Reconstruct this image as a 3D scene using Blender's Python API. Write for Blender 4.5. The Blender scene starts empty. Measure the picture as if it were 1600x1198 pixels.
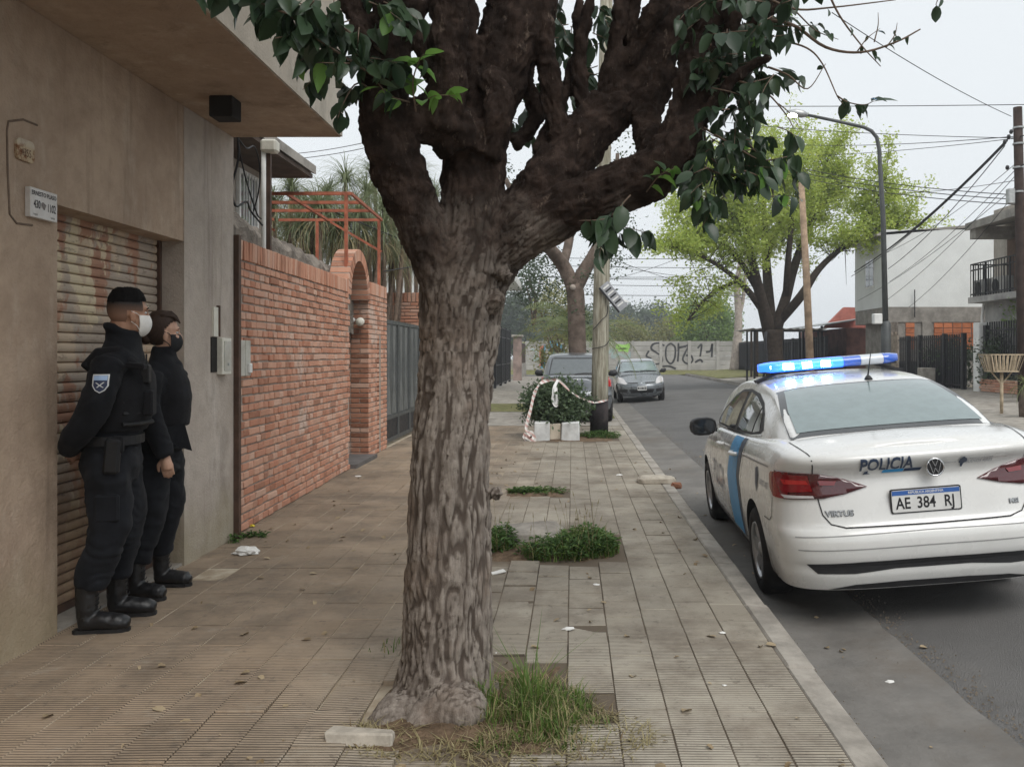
import bpy, bmesh, math, random
import numpy as np
from math import radians as R, sin, cos, pi
from mathutils import Vector, Matrix, noise as mnoise, Euler
from mathutils.bvhtree import BVHTree

scene = bpy.context.scene
COL = scene.collection
# ------------------------------------------------------------------ camera
F, VX, VY, CH = 1300.0, 894.0, 553.0, 1.5      # focal in photo pixels, vanishing point, eye height
cam_d = bpy.data.cameras.new('camera'); cam = bpy.data.objects.new('camera', cam_d); COL.objects.link(cam)
cam.location = (0, 0, CH); cam.rotation_euler = (R(90), 0, 0)
cam_d.sensor_width = 36; cam_d.lens = F * 36 / 1600
cam_d.shift_x = (800 - VX) / 1600; cam_d.shift_y = (VY - 599) / 1600
cam_d.clip_start = 0.05; cam_d.clip_end = 6000
scene.camera = cam
# ------------------------------------------------------------------ sky and sun (overcast)
world = bpy.data.worlds.new('World'); scene.world = world; world.use_nodes = True
wn = world.node_tree.nodes; wl = world.node_tree.links
for n in list(wn): wn.remove(n)
wo = wn.new('ShaderNodeOutputWorld'); wb = wn.new('ShaderNodeBackground')
ws = wn.new('ShaderNodeTexSky'); ws.sky_type = 'NISHITA'; ws.sun_disc = False
ws.sun_elevation = R(52); ws.sun_rotation = R(150); ws.dust_density = 6; ws.air_density = 1.5; ws.ozone_density = 1
wh = wn.new('ShaderNodeHueSaturation'); wh.inputs['Saturation'].default_value = 0.25
wm = wn.new('ShaderNodeMix'); wm.data_type = 'RGBA'; wm.inputs[0].default_value = 0.88
wl.new(ws.outputs[0], wh.inputs['Color']); wl.new(wh.outputs[0], wm.inputs[6])
wm.inputs[7].default_value = (7.35, 7.75, 8.05, 1)          # even cloud layer
wl.new(wm.outputs[2], wb.inputs[0]); wb.inputs[1].default_value = 0.1
wl.new(wb.outputs[0], wo.inputs[0])
sun_d = bpy.data.lights.new('sun', 'SUN'); sun = bpy.data.objects.new('sun', sun_d); COL.objects.link(sun)
sun_d.energy = 1.5; sun_d.angle = R(40); sun_d.color = (1, 0.97, 0.93)
sun.rotation_euler = (R(38), 0, R(30)); sun.location = (0, 0, 30)
scene.view_settings.view_transform = 'Standard'; scene.view_settings.look = 'None'
scene.view_settings.exposure = 0.35; scene.view_settings.gamma = 1.0
scene.view_settings.use_curve_mapping = False

# ------------------------------------------------------------------ helpers
rnd = random.Random(7)
def P(x, y, Y):                                 # photo pixel at a known distance -> point
    return Vector(((x - VX) * Y / F, Y, CH - (y - VY) * Y / F))
def lerp(a, b, t): return a + (b - a) * t
def ramp(x, pts):
    if x <= pts[0][0]: return pts[0][1]
    for (a, va), (b, vb) in zip(pts, pts[1:]):
        if x <= b: return va + (vb - va) * (x - a) / (b - a)
    return pts[-1][1]
def sramp(x, pts):                              # smooth (Catmull-Rom) version of ramp
    n = len(pts)
    if x <= pts[0][0]: return pts[0][1]
    if x >= pts[-1][0]: return pts[-1][1]
    for i in range(n - 1):
        if x <= pts[i + 1][0]:
            x0, y0 = pts[i]; x1, y1 = pts[i + 1]
            m0 = (pts[i + 1][1] - pts[i - 1][1]) / (pts[i + 1][0] - pts[i - 1][0]) if i > 0 else (y1 - y0) / (x1 - x0)
            m1 = (pts[i + 2][1] - pts[i][1]) / (pts[i + 2][0] - pts[i][0]) if i + 2 < n else (y1 - y0) / (x1 - x0)
            h = x1 - x0; t = (x - x0) / h
            return (2*t**3 - 3*t*t + 1) * y0 + (t**3 - 2*t*t + t) * h * m0 + (-2*t**3 + 3*t*t) * y1 + (t**3 - t*t) * h * m1

class NB:                                       # small node builder
    def __init__(s, name):
        s.m = bpy.data.materials.new(name); s.m.use_nodes = True
        s.t = s.m.node_tree; s.b = s.t.nodes['Principled BSDF']; s.out = s.t.nodes['Material Output']
        s._pos = None
    def n(s, t, **kw):
        x = s.t.nodes.new(t)
        for k, v in kw.items(): setattr(x, k, v)
        return x
    def l(s, a, b): s.t.links.new(a, b)
    def pos(s):
        if s._pos is None: s._pos = s.n('ShaderNodeNewGeometry').outputs['Position']
        return s._pos
    def vec(s, scale=(1, 1, 1), src=None, rot=(0, 0, 0)):
        m = s.n('ShaderNodeMapping'); m.inputs['Scale'].default_value = scale; m.inputs['Rotation'].default_value = rot
        s.l(src or s.pos(), m.inputs[0]); return m.outputs[0]
    def noise(s, scale=5, detail=4, rough=.6, v=None, dist=0):
        x = s.n('ShaderNodeTexNoise'); x.inputs['Scale'].default_value = scale; x.inputs['Detail'].default_value = detail
        x.inputs['Roughness'].default_value = rough; x.inputs['Distortion'].default_value = dist
        s.l(v or s.pos(), x.inputs['Vector']); return x.outputs['Fac']
    def voro(s, scale=5, v=None, feature='F1', out='Distance'):
        x = s.n('ShaderNodeTexVoronoi'); x.feature = feature; x.inputs['Scale'].default_value = scale
        s.l(v or s.pos(), x.inputs['Vector']); return x.outputs[out]
    def rmp(s, f, a=0.3, b=0.7, lo=0, hi=1):
        x = s.n('ShaderNodeMapRange'); x.inputs[1].default_value = a; x.inputs[2].default_value = b
        x.inputs[3].default_value = lo; x.inputs[4].default_value = hi; x.interpolation_type = 'SMOOTHSTEP'
        s.l(f, x.inputs[0]); return x.outputs[0]
    def math(s, op, a, b=None):
        x = s.n('ShaderNodeMath', operation=op)
        for i, v in enumerate((a, b)):
            if v is None: continue
            if isinstance(v, (int, float)): x.inputs[i].default_value = v
            else: s.l(v, x.inputs[i])
        return x.outputs[0]
    def mix(s, f, a, b, blend='MIX'):
        x = s.n('ShaderNodeMix', data_type='RGBA', blend_type=blend)
        for i, v in ((0, f), (6, a), (7, b)):
            if isinstance(v, (int, float)): x.inputs[i].default_value = v
            elif isinstance(v, tuple): x.inputs[i].default_value = (*v[:3], 1)
            else: s.l(v, x.inputs[i])
        return x.outputs[2]
    def rand(s):                                # one random number per piece (object and island)
        g = s.n('ShaderNodeNewGeometry').outputs['Random Per Island']; o = s.n('ShaderNodeObjectInfo').outputs['Random']
        return s.math('FRACT', s.math('ADD', g, o))
    def sep(s, axis=2):
        x = s.n('ShaderNodeSeparateXYZ'); s.l(s.pos(), x.inputs[0]); return x.outputs[axis]
    def bump(s, h, strength=.5, dist=.01, prev=None):
        x = s.n('ShaderNodeBump'); x.inputs['Strength'].default_value = strength; x.inputs['Distance'].default_value = dist
        s.l(h, x.inputs['Height'])
        if prev is not None: s.l(prev, x.inputs['Normal'])
        return x.outputs[0]
    def fin(s, col=None, rough=None, nrm=None, spec=.3, metal=0, **kw):
        def put(k, v):
            if v is None: return
            if isinstance(v, (int, float)): s.b.inputs[k].default_value = v
            elif isinstance(v, tuple): s.b.inputs[k].default_value = (*v[:3], 1)
            else: s.l(v, s.b.inputs[k])
        put('Base Color', col); put('Roughness', rough); put('Normal', nrm); put('Specular IOR Level', spec); put('Metallic', metal)
        for k, v in kw.items(): put(k, v)
        return s.m
def M(name, col, rough=.7, var=.25, scale=6, bump=.2, bscale=40, spec=.3, metal=0, dist=.004, randv=0, dirt=None, **kw):
    """plain surface with tonal variation, fine relief and optional dirt patches"""
    k = NB(name)
    n = k.noise(scale, 5, .65)
    a = tuple(c * (1 - var) for c in col); b = tuple(min(1, c * (1 + var)) for c in col)
    c = k.mix(k.rmp(n, .3, .7), a, b)
    if randv:
        c = k.mix(randv, c, k.mix(k.rand(), tuple(x * .45 for x in col), tuple(min(1, x * 1.45) for x in col)))
    if dirt: c = k.mix(k.math('MULTIPLY', k.rmp(k.noise(scale * .45, 6, .7), .48, .72), dirt[1]), c, dirt[0])
    nr = k.bump(k.noise(bscale, 4, .6), bump, dist) if bump else None
    r = k.rmp(k.noise(scale * 2, 3), .2, .8, max(0.03, rough - .1), min(1, rough + .1))
    return k.fin(c, r, nr, spec, metal, **kw)

def tag(o, label=None, cat=None, group=None, kind=None):
    if label: o['label'] = label
    if cat: o['category'] = cat
    if group: o['group'] = group
    if kind: o['kind'] = kind
    return o
def empty(name, loc=(0, 0, 0), label=None, cat=None, group=None, kind=None):
    o = bpy.data.objects.new(name, None); COL.objects.link(o); o.location = loc; o.empty_display_size = .1
    return tag(o, label, cat, group, kind)
def link(name, me, parent=None, mtx=None):
    o = bpy.data.objects.new(name, me); COL.objects.link(o)
    if parent is not None:
        o.parent = parent
    if mtx is not None: o.matrix_basis = mtx
    return o
def world_parent(o, parent):                    # parent while vertices stay in world space (parent Empties have plain location/rotation)
    o.parent = parent
    o.matrix_parent_inverse = parent_mtx(parent).inverted()
    return o
def parent_mtx(p):
    m = p.matrix_basis.copy()
    if p.parent is not None: m = parent_mtx(p.parent) @ p.matrix_parent_inverse @ m
    return m
def mesh(name, v, f, mats, smooth=False, midx=None):
    me = bpy.data.meshes.new(name); me.from_pydata([tuple(p) for p in v], [], f)
    for m in (mats if isinstance(mats, (list, tuple)) else [mats]): me.materials.append(m)
    if midx is not None: me.polygons.foreach_set('material_index', midx)
    if smooth: me.polygons.foreach_set('use_smooth', [True] * len(me.polygons))
    me.update(); return me
class MB:
    """collects shapes in world (or local) space, builds ONE mesh object"""
    def __init__(s): s.v = []; s.f = []
    def add(s, v, f):
        o = len(s.v); s.v += [Vector(p) for p in v]; s.f += [[i + o for i in q] for q in f]; return s
    def box(s, lo, hi, mtx=None):
        (a, b, c), (d, e, g) = lo, hi
        v = [Vector(p) for p in ((a,b,c),(d,b,c),(d,e,c),(a,e,c),(a,b,g),(d,b,g),(d,e,g),(a,e,g))]
        if mtx is not None: v = [mtx @ p for p in v]
        return s.add(v, [(0,3,2,1),(4,5,6,7),(0,1,5,4),(1,2,6,5),(2,3,7,6),(3,0,4,7)])
    def bar(s, a, b, w, h=None):                # rectangular bar from a to b
        a, b = Vector(a), Vector(b); d = (b - a); L = d.length
        if L < 1e-6: return s
        q = d.to_track_quat('Z', 'Y').to_matrix().to_4x4(); h = h or w
        return s.box((-w/2, -h/2, 0), (w/2, h/2, L), Matrix.Translation(a) @ q)
    def tube(s, pts, rad, n=8, cap=True):
        pts = [Vector(p) for p in pts]; m = len(pts)
        rad = rad if isinstance(rad, (list, tuple)) else [rad] * m
        o = len(s.v); up = None
        for i, p in enumerate(pts):
            t = (pts[min(i + 1, m - 1)] - pts[max(i - 1, 0)]).normalized()
            if up is None:
                up = t.orthogonal().normalized()
            else:
                up = (up - t * up.dot(t)).normalized()
            w = t.cross(up)
            for k in range(n):
                a = 2 * pi * k / n; s.v.append(p + (up * cos(a) + w * sin(a)) * rad[i])
        for i in range(m - 1):
            for k in range(n):
                a = o + i * n + k; b = o + i * n + (k + 1) % n
                s.f.append([a, b, b + n, a + n])
        if cap:
            s.f.append([o + k for k in range(n)][::-1]); s.f.append([o + (m - 1) * n + k for k in range(n)])
        return s
    def prism(s, poly, z0, z1, mtx=None):       # polygon in xy, extruded in z
        n = len(poly); v = [Vector((x, y, z0)) for x, y in poly] + [Vector((x, y, z1)) for x, y in poly]
        if mtx is not None: v = [mtx @ p for p in v]
        return s.add(v, [list(range(n))[::-1], list(range(n, 2 * n))] + [[i, (i + 1) % n, (i + 1) % n + n, i + n] for i in range(n)])
    def build(s, name, mat, parent=None, smooth=False, world=True, bevel=0):
        me = mesh(name, s.v, s.f, mat, smooth)
        if bevel:
            bm = bmesh.new(); bm.from_mesh(me)
            es = [e for e in bm.edges if len(e.link_faces) == 2 and e.calc_face_angle(0) > .6]
            bmesh.ops.bevel(bm, geom=es, offset=bevel, segments=1, affect='EDGES', clamp_overlap=True)
            bm.to_mesh(me); bm.free()
        o = link(name, me)
        if parent is not None:
            if world: world_parent(o, parent)
            else: o.parent = parent
        return o
def rough_box(lo, hi, j=.003, bev=.006, seed=0, sub=0):
    """a box mesh with bevelled, slightly irregular edges (brick, stone, tile); local space"""
    bm = bmesh.new(); r = random.Random(seed)
    b = MB().box(lo, hi); vs = [bm.verts.new(p) for p in b.v]
    for q in b.f: bm.faces.new([vs[i] for i in q])
    for v in bm.verts: v.co += Vector((r.uniform(-j, j), r.uniform(-j, j), r.uniform(-j, j)))
    if bev: bmesh.ops.bevel(bm, geom=bm.edges[:], offset=bev, segments=1, affect='EDGES', clamp_overlap=True)
    if sub: bmesh.ops.subdivide_edges(bm, edges=bm.edges[:], cuts=sub, use_grid_fill=True)
    return bm
def bm_mesh(bm, name, mat, smooth=False):
    me = bpy.data.meshes.new(name); bm.to_mesh(me); bm.free()
    me.materials.append(mat)
    if smooth: me.polygons.foreach_set('use_smooth', [True] * len(me.polygons))
    return me
def remesh(mb, voxel, smooth_it=4, name='tmp'):
    """voxel union of everything in an MB -> (verts ndarray, faces list)"""
    me = mesh(name, mb.v, mb.f, []); o = bpy.data.objects.new(name, me); COL.objects.link(o)
    m = o.modifiers.new('r', 'REMESH'); m.mode = 'VOXEL'; m.voxel_size = voxel; m.adaptivity = 0
    if smooth_it:
        sm = o.modifiers.new('s', 'SMOOTH'); sm.factor = .5; sm.iterations = smooth_it
    dg = bpy.context.evaluated_depsgraph_get(); dg.update()
    e = o.evaluated_get(dg); em = e.to_mesh()
    v = np.empty(len(em.vertices) * 3); em.vertices.foreach_get('co', v); v = v.reshape(-1, 3)
    nn = np.empty(len(em.vertices) * 3); em.vertex_normals.foreach_get('vector', nn); nn = nn.reshape(-1, 3)
    f = [list(p.vertices) for p in em.polygons]
    e.to_mesh_clear(); bpy.data.objects.remove(o); bpy.data.meshes.remove(me)
    return v, nn, f
def text_mesh(txt, size, mat, mtx, name, parent=None, depth=0, space=1.0, align='CENTER', shear=0, bold=0, sx=1):
    c = bpy.data.curves.new(name, 'FONT'); c.body = txt; c.size = size; c.align_x = align; c.align_y = 'CENTER'
    c.extrude = depth; c.space_character = space; c.shear = shear; c.offset = bold; c.resolution_u = 3
    o = bpy.data.objects.new(name, c); COL.objects.link(o)
    dg = bpy.context.evaluated_depsgraph_get(); dg.update()
    me = bpy.data.meshes.new_from_object(o.evaluated_get(dg)); bpy.data.objects.remove(o); bpy.data.curves.remove(c)
    me.materials.clear(); me.materials.append(mat)
    me.transform(Matrix.Diagonal((sx, 1, 1, 1))); me.transform(mtx)
    n = link(name, me)
    if parent is not None: world_parent(n, parent)
    return n
# ------------------------------------------------------------------ materials of the setting
def mat_stucco(name, c1, c2, c3, zdirt=True):
    k = NB(name)
    n1 = k.noise(1.3, 7, .68); n2 = k.noise(9, 5, .7); n3 = k.noise(3.2, 6, .7, v=k.vec((1, 1, .35)))
    c = k.mix(k.rmp(n1, .32, .68), c1, c2)
    c = k.mix(k.math('MULTIPLY', k.rmp(n3, .5, .72), .6), c, c3)
    c = k.mix(k.math('MULTIPLY', k.rmp(n2, .35, .75), .35), c, tuple(x * .72 for x in c2))
    c = k.mix(k.math('MULTIPLY', k.rmp(k.noise(.9, 8, .75, v=k.vec((1, 1, .55))), .52, .66), .5), c, tuple(x * .55 for x in c2))
    st = k.noise(5, 6, .7, v=k.vec((1, 1, .07)))
    c = k.mix(k.math('MULTIPLY', k.rmp(st, .54, .68), .42), c, tuple(x * .5 for x in c2))
    c = k.mix(k.math('MULTIPLY', k.rmp(k.noise(4, 6, .7, v=k.vec((1, 1, .1))), .6, .72), .3), c, tuple(min(1, x * 1.25) for x in c3))
    if zdirt:                                   # splash stains along the foot of the wall
        z = k.sep(2); s = k.math('ADD', z, k.math('MULTIPLY', k.noise(2.5, 5), -.9))
        c = k.mix(k.math('MULTIPLY', k.rmp(s, -.45, .15, 1, 0), .55), c, (.30, .26, .16))
    h = k.math('ADD', k.math('MULTIPLY', k.noise(4, 5), 1.6), k.noise(60, 4))
    return k.fin(c, .92, k.bump(h, .55, .012), .15)
m_stucco = mat_stucco('weathered_render', (.49, .375, .28), (.36, .265, .195), (.56, .465, .37))
m_stucco_light = mat_stucco('pale_render', (.56, .51, .43), (.47, .415, .345), (.64, .60, .52), False)
m_pilaster = mat_stucco('grey_render', (.50, .44, .385), (.40, .345, .295), (.58, .53, .48))
m_concrete = M('concrete', (.31, .285, .25), .9, .28, 4, .6, 50, .2, dirt=((.17, .145, .12), .75))
m_gutter = M('gutter_concrete', (.165, .156, .144), .9, .25, 1.6, .5, 40, .2, dirt=((.13, .11, .09), .8), dist=.010)
m_mortar = M('mortar', (.36, .31, .265), .95, .2, 12, .6, 90, .1)
m_dirt = M('dry_soil', (.15, .105, .07), .97, .35, 14, .9, 70, .1, dist=.012)
def mat_brick(name, a, b):
    k = NB(name); r = k.rand()
    c = k.mix(r, a, b); r7 = k.math('FRACT', k.math('MULTIPLY', r, 7.31)); c = k.mix(k.math('MULTIPLY', k.rmp(r7, .80, .9), .65), c, tuple(x * .55 for x in a)); c = k.mix(k.math('MULTIPLY', k.rmp(r7, .2, .1), .5), c, (.62, .45, .36))
    c = k.mix(k.math('MULTIPLY', k.rmp(k.noise(28, 5, .7), .42, .75), .45), c, (.47, .28, .19))
    c = k.mix(k.math('MULTIPLY', k.rmp(k.noise(1.1, 5, .7), .58, .70), .75), c, (.60, .49, .42))      # lime bloom
    c = k.mix(k.math('MULTIPLY', k.rmp(k.noise(6, 4), .55, .8), .4), c, (.20, .11, .075))
    return k.fin(c, .9, k.bump(k.noise(130, 4, .7), .6, .006), .15)
m_brick = mat_brick('red_brick', (.49, .225, .145), (.61, .36, .26))
m_brick_dark = mat_brick('brown_brick', (.30, .125, .075), (.40, .20, .13))
m_black_metal = M('black_metal', (.022, .022, .025), .5, .3, 8, .1, 60, .4)
m_brown_metal = M('brown_painted_metal', (.085, .05, .036), .6, .3, 8, .2, 60, .3)
m_steel = M('galvanised_steel', (.42, .43, .43), .45, .2, 10, .1, 60, .5, .6)
m_white_paint = M('white_paint', (.74, .74, .72), .6, .1, 5, .1, 50, .3, dirt=((.5, .48, .44), .4))
m_dark = M('dark_cavity', (.02, .018, .016), .9, .2, 6, 0)
m_wire = M('black_cable', (.025, .025, .027), .6, .2, 6, 0)
def mat_asphalt():
    k = NB('asphalt')
    c = k.mix(k.rmp(k.noise(.6, 6, .65), .3, .7), (.13, .126, .122), (.175, .170, .164))
    c = k.mix(k.math('MULTIPLY', k.rmp(k.voro(170), .0, .45, 1, 0), .35), c, (.26, .25, .24))
    c = k.mix(k.math('MULTIPLY', k.rmp(k.noise(2.4, 6, .75, v=k.vec((1, .25, 1))), .55, .75), .5), c, (.21, .20, .185))
    c = k.mix(k.math('MULTIPLY', k.rmp(k.noise(.8, 5, .7), .58, .7), .45), c, (.085, .083, .082))
    h = k.math('ADD', k.voro(150), k.math('MULTIPLY', k.noise(9, 4), .8))
    return k.fin(c, .88, k.bump(h, .8, .012), .25)
m_asphalt = mat_asphalt()
def mat_tile():
    k = NB('ridged_paving_tile'); r = k.rand()
    xg = k.rmp(k.math('ADD', k.sep(0), k.math('MULTIPLY', k.noise(.9, 4), 1.3)), -.9, .5)     # ochre tiles by the houses, grey ones by the kerb
    a = k.mix(r, (.35, .265, .185), (.39, .30, .215)); b = k.mix(r, (.375, .335, .27), (.425, .385, .315))
    c = k.mix(xg, a, b)
    c = k.mix(k.math('MULTIPLY', k.rmp(k.noise(1.3, 8, .72), .40, .68), .75), c, (.165, .132, .10))
    c = k.mix(k.math('MULTIPLY', k.rmp(k.noise(14, 6, .75), .56, .66), .5), c, (.12, .10, .08))
    c = k.mix(k.math('MULTIPLY', k.rmp(k.noise(5, 6, .75), .55, .72), .35), c, (.47, .43, .36))
    w = k.n('ShaderNodeTexWave', wave_type='BANDS', bands_direction='Y', wave_profile='SIN'); k.l(k.pos(), w.inputs['Vector'])
    w.inputs['Scale'].default_value = 314.16 / 20 / 1.0; w.inputs['Distortion'].default_value = .25; w.inputs['Detail'].default_value = 2; w.inputs['Detail Scale'].default_value = 2
    ridge = k.rmp(w.outputs['Fac'], .05, .45)
    worn = k.rmp(k.noise(1.1, 4, .6), .36, .56, .35, 1)
    c = k.mix(k.math('MULTIPLY', k.rmp(w.outputs['Fac'], .0, .34, .92, 0), worn), c, (.07, .055, .042))   # grooves coloured darker than the ridges
    h = k.math('ADD', k.math('MULTIPLY', ridge, worn), k.math('MULTIPLY', k.noise(80, 3), .35))
    return k.fin(c, k.rmp(k.noise(3, 4), .3, .7, .62, .9), k.bump(h, .9, .008), .25)
m_tile = mat_tile()
m_grassground = M('dry_verge', (.17, .17, .075), .95, .4, 5, .8, 60, .1, dirt=((.22, .17, .11), .7), dist=.02)
m_groundsheet = M('earth', (.20, .17, .12), .95, .3, .5, .3, 10, .1)

# ------------------------------------------------------------------ ground, road, gutter, pavements
ROADZ = [(1.17, -.165), (1.87, -.135), (3.0, -.055), (4.5, 0.0), (6, .03), (7.6, .05)]
def roadz(x): return sramp(x, ROADZ)
def sheet(name, xs, ys, zf, mat, smooth=True):
    v = []; f = []; nx = len(xs)
    for y in ys:
        for x in xs: v.append((x, y, zf(x, y)))
    for j in range(len(ys) - 1):
        for i in range(nx - 1): f.append((j*nx+i, j*nx+i+1, (j+1)*nx+i+1, (j+1)*nx+i))
    o = link(name, mesh(name, v, f, mat, smooth)); o['kind'] = 'structure'; return o
def frange(a, b, n): return [a + (b - a) * i / n for i in range(n + 1)]
sheet('ground', [-300, -60, 60, 300], [-300, -30, 90, 300], lambda x, y: -.45, m_groundsheet)
def road_noise(x, y): return .006 * mnoise.noise(Vector((x * .9, y * .5, 3)))
sheet('road', frange(1.80, 7.62, 24), frange(-6, 56, 160), lambda x, y: roadz(x) + road_noise(x, y), m_asphalt)
sheet('cross_street', frange(-60, 60, 12), frange(56, 61.2, 4), lambda x, y: -.01 + .02 * (y - 56) / 5, m_asphalt)
# the gutter's broken edge lies on the asphalt
v = []; f = []; n = 420
for i in range(n + 1):
    y = lerp(-6, 56, i / n); e = 1.87 + .035 * mnoise.noise(Vector((0, y * 2.2, 0))) + .02 * mnoise.noise(Vector((4, y * 9, 0)))
    v += [(1.10, y, -.172), (1.5, y, -.158), (e - .02, y, roadz(e) + .012), (e, y, roadz(e) - .02)]
for i in range(n):
    for k in range(3): a = i*4+k; f.append((a, a+1, a+5, a+4))
o = link('gutter', mesh('gutter', v, f, m_gutter, True)); o['kind'] = 'structure'
# pavement: mortar bed, with every tile on top
WALKEND = 56
k = NB('grout_and_soil'); xg = k.rmp(k.math('ADD', k.sep(0), k.math('MULTIPLY', k.noise(2, 4), .9)), -.7, .2)
c = k.mix(xg, k.mix(k.rmp(k.noise(7, 4), .35, .65), (.46, .40, .31), (.30, .24, .17)), (.13, .105, .08))
m_grout = k.fin(c, .95, k.bump(k.noise(90), .5, .006), .1)
pave = sheet('pavement', frange(-3.6, 1.03, 8), frange(-6, WALKEND, 60), lambda x, y: -.004, m_grout)
sheet('pavement_far_side', frange(7.74, 12.6, 8), frange(6, WALKEND, 30), lambda x, y: lerp(.19, .45, (x - 7.74) / 4.9), m_concrete)
sheet('pavement_beyond_tiles', [-3.6, -1.2, 1.03], frange(17.4, WALKEND, 30), lambda x, y: .002, m_concrete)
TW, TL = .21, .31
# open soil squares around the tree, the weeds and the planter
def in_soil(x, y):
    if math.hypot((x + .42) / .52, (y - 3.5) / .55) < 1: return True
    return (-.75 < x < .33 and 5.95 < y < 7.05) or (-.75 < x < -.05 and 8.75 < y < 9.25) or (-.6 < x < .85 and 14.2 < y < 15.8)
tile_bm = []
tile_meshes = []
for s in range(5):
    bm = rough_box((-TW/2 + .0032, -TL/2 + .0013, -.03), (TW/2 - .0032, TL/2 - .0013, 0), .0010, .0022, s)
    tile_meshes.append(bm_mesh(bm, 'tile', m_tile))
cells = []
ncol = int((1.035 + 3.06) / TW)
for c in range(ncol):
    x = 1.028 - TW/2 - c * TW
    off = rnd.uniform(0, TL) if x > -.55 else (0.07 if x > -1.5 else .18)
    y = 2.45 - off
    while y < 17.3:
        if not in_soil(x, y): cells.append((x, y))
        y += TL
vis = [c for c in cells if c[1] > 2.6 and abs(c[0]) / c[1] < .75]
def tile_mtx(x, y):
    r2 = random.Random(int(x * 1000) * 7919 + int(y * 1000))
    big = max(0, 1 - math.hypot(x + .55, y - 3.6) / 1.3) + max(0, 1 - math.hypot(x + .3, y - 6.3) / 1.1)   # lifted by roots
    lift = .0018 * r2.uniform(-1, 1) + .03 * big * r2.random() + .004 * mnoise.noise(Vector((x, y, 0)))
    t = .004 + .05 * big
    return Matrix.Translation((x, y, lift)) @ Euler((r2.uniform(-t, t), r2.uniform(-t, t), r2.uniform(-.006, .006))).to_matrix().to_4x4()
vis.sort(key=lambda c: c[1] + abs(c[0]) * .2)
near = set(vis[:300])
for i, c in enumerate(vis[:300]):
    link('tile', tile_meshes[i % 5], pave, tile_mtx(*c))
far = MB()
for i, c in enumerate(cells):
    if c in near: continue
    me = tile_meshes[i % 5]; mt = tile_mtx(*c)
    far.add([mt @ v.co for v in me.vertices], [list(p.vertices) for p in me.polygons])
o = far.build('tile_field', m_tile, pave); o['kind'] = 'stuff'
# soil in the open squares
sb = MB()
for (a, b, c, d) in ((-.9, .02, 3.0, 4.1), (-.8, .36, 5.9, 7.1), (-.8, 0, 8.7, 9.3), (-.65, .9, 14.15, 15.85)):
    n = 22; vv = []; ff = []
    for j in range(n + 1):
        for i in range(n + 1):
            x = lerp(a, b, i/n); y = lerp(c, d, j/n); e = min(i, n-i, j, n-j) / (n/2)
            vv.append((x, y, -.02 + .035 * min(1, e * 2) + .022 * mnoise.noise(Vector((x * 9, y * 9, 1))) * min(1, e * 3)))
    for j in range(n):
        for i in range(n): q = j*(n+1)+i; ff.append((q, q+1, q+n+2, q+n+1))
    sb.add(vv, ff)
o = sb.build('soil', m_dirt, pave, smooth=True); o['kind'] = 'stuff'
# kerbs: stone by stone
kerb = empty('kerb', (1.1, 0, 0), kind='structure')
kme = [bm_mesh(rough_box((1.032, .004, -.3), (1.17, .996, -.004), .004, .014, s + 20), 'kerb_stone', m_concrete) for s in range(4)]
for i in range(0, 30):
    o = link('kerb_stone', kme[i % 4]); o.location = (rnd.uniform(-.006, .006), i, rnd.uniform(-.004, .004)); world_parent(o, kerb)
o = MB().box((1.035, 30, -.3), (1.17, WALKEND, -.004)).build('kerb_run', m_concrete, kerb)
kerb2 = empty('kerb_far_side', (7.7, 0, 0), kind='structure')
for i in range(8, 34):
    o = link('kerb_stone', kme[i % 4]); o.location = (6.58, i, .19); world_parent(o, kerb2)
o = MB().box((7.62, 34, -.1), (7.745, WALKEND, .19)).build('kerb_run', m_concrete, kerb2)

# ------------------------------------------------------------------ the rendered building with its roller shutter
WX = -2.76
bl = empty('corner_building', (-4.5, 3, 0), 'two storey building in stained brown render with an overhanging upper floor', 'building')
SY0, SY1, SZ = 4.46, 5.91, 2.30                 # shutter opening
BE = 6.77                                       # end of the building
m_ = MB(); m_.box((-9, -6, -.1), (WX, SY0, 3.26)); m_.box((-9, SY0, SZ), (WX, SY1, 3.26)); m_.box((-9, SY0, -.1), (WX - .42, SY1, SZ))
m_.build('wall', m_stucco, bl)
MB().box((-9, SY1, -.1), (WX + .004, BE, 3.26)).build('corner_pier', m_pilaster, bl)
MB().box((-9.0, -6, 3.263), (-1.885, BE + .003, 3.40)).build('balcony_slab', m_stucco, bl)
MB().box((-2.1, -6, 3.27), (-1.872, BE + .012, 4.6)).box((-9, BE - .2, 3.41), (-2.1, BE + .008, 4.6)).build('balcony_parapet', m_stucco_light, bl)
MB().box((-9, -6, 3.4), (-3.2, BE - .3, 6.3)).build('upper_wall', m_stucco_light, bl)
MB().box((WX - .42, SY0 - .0, -.05), (WX - .01, SY1, .018)).build('threshold', m_concrete, bl)
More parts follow.
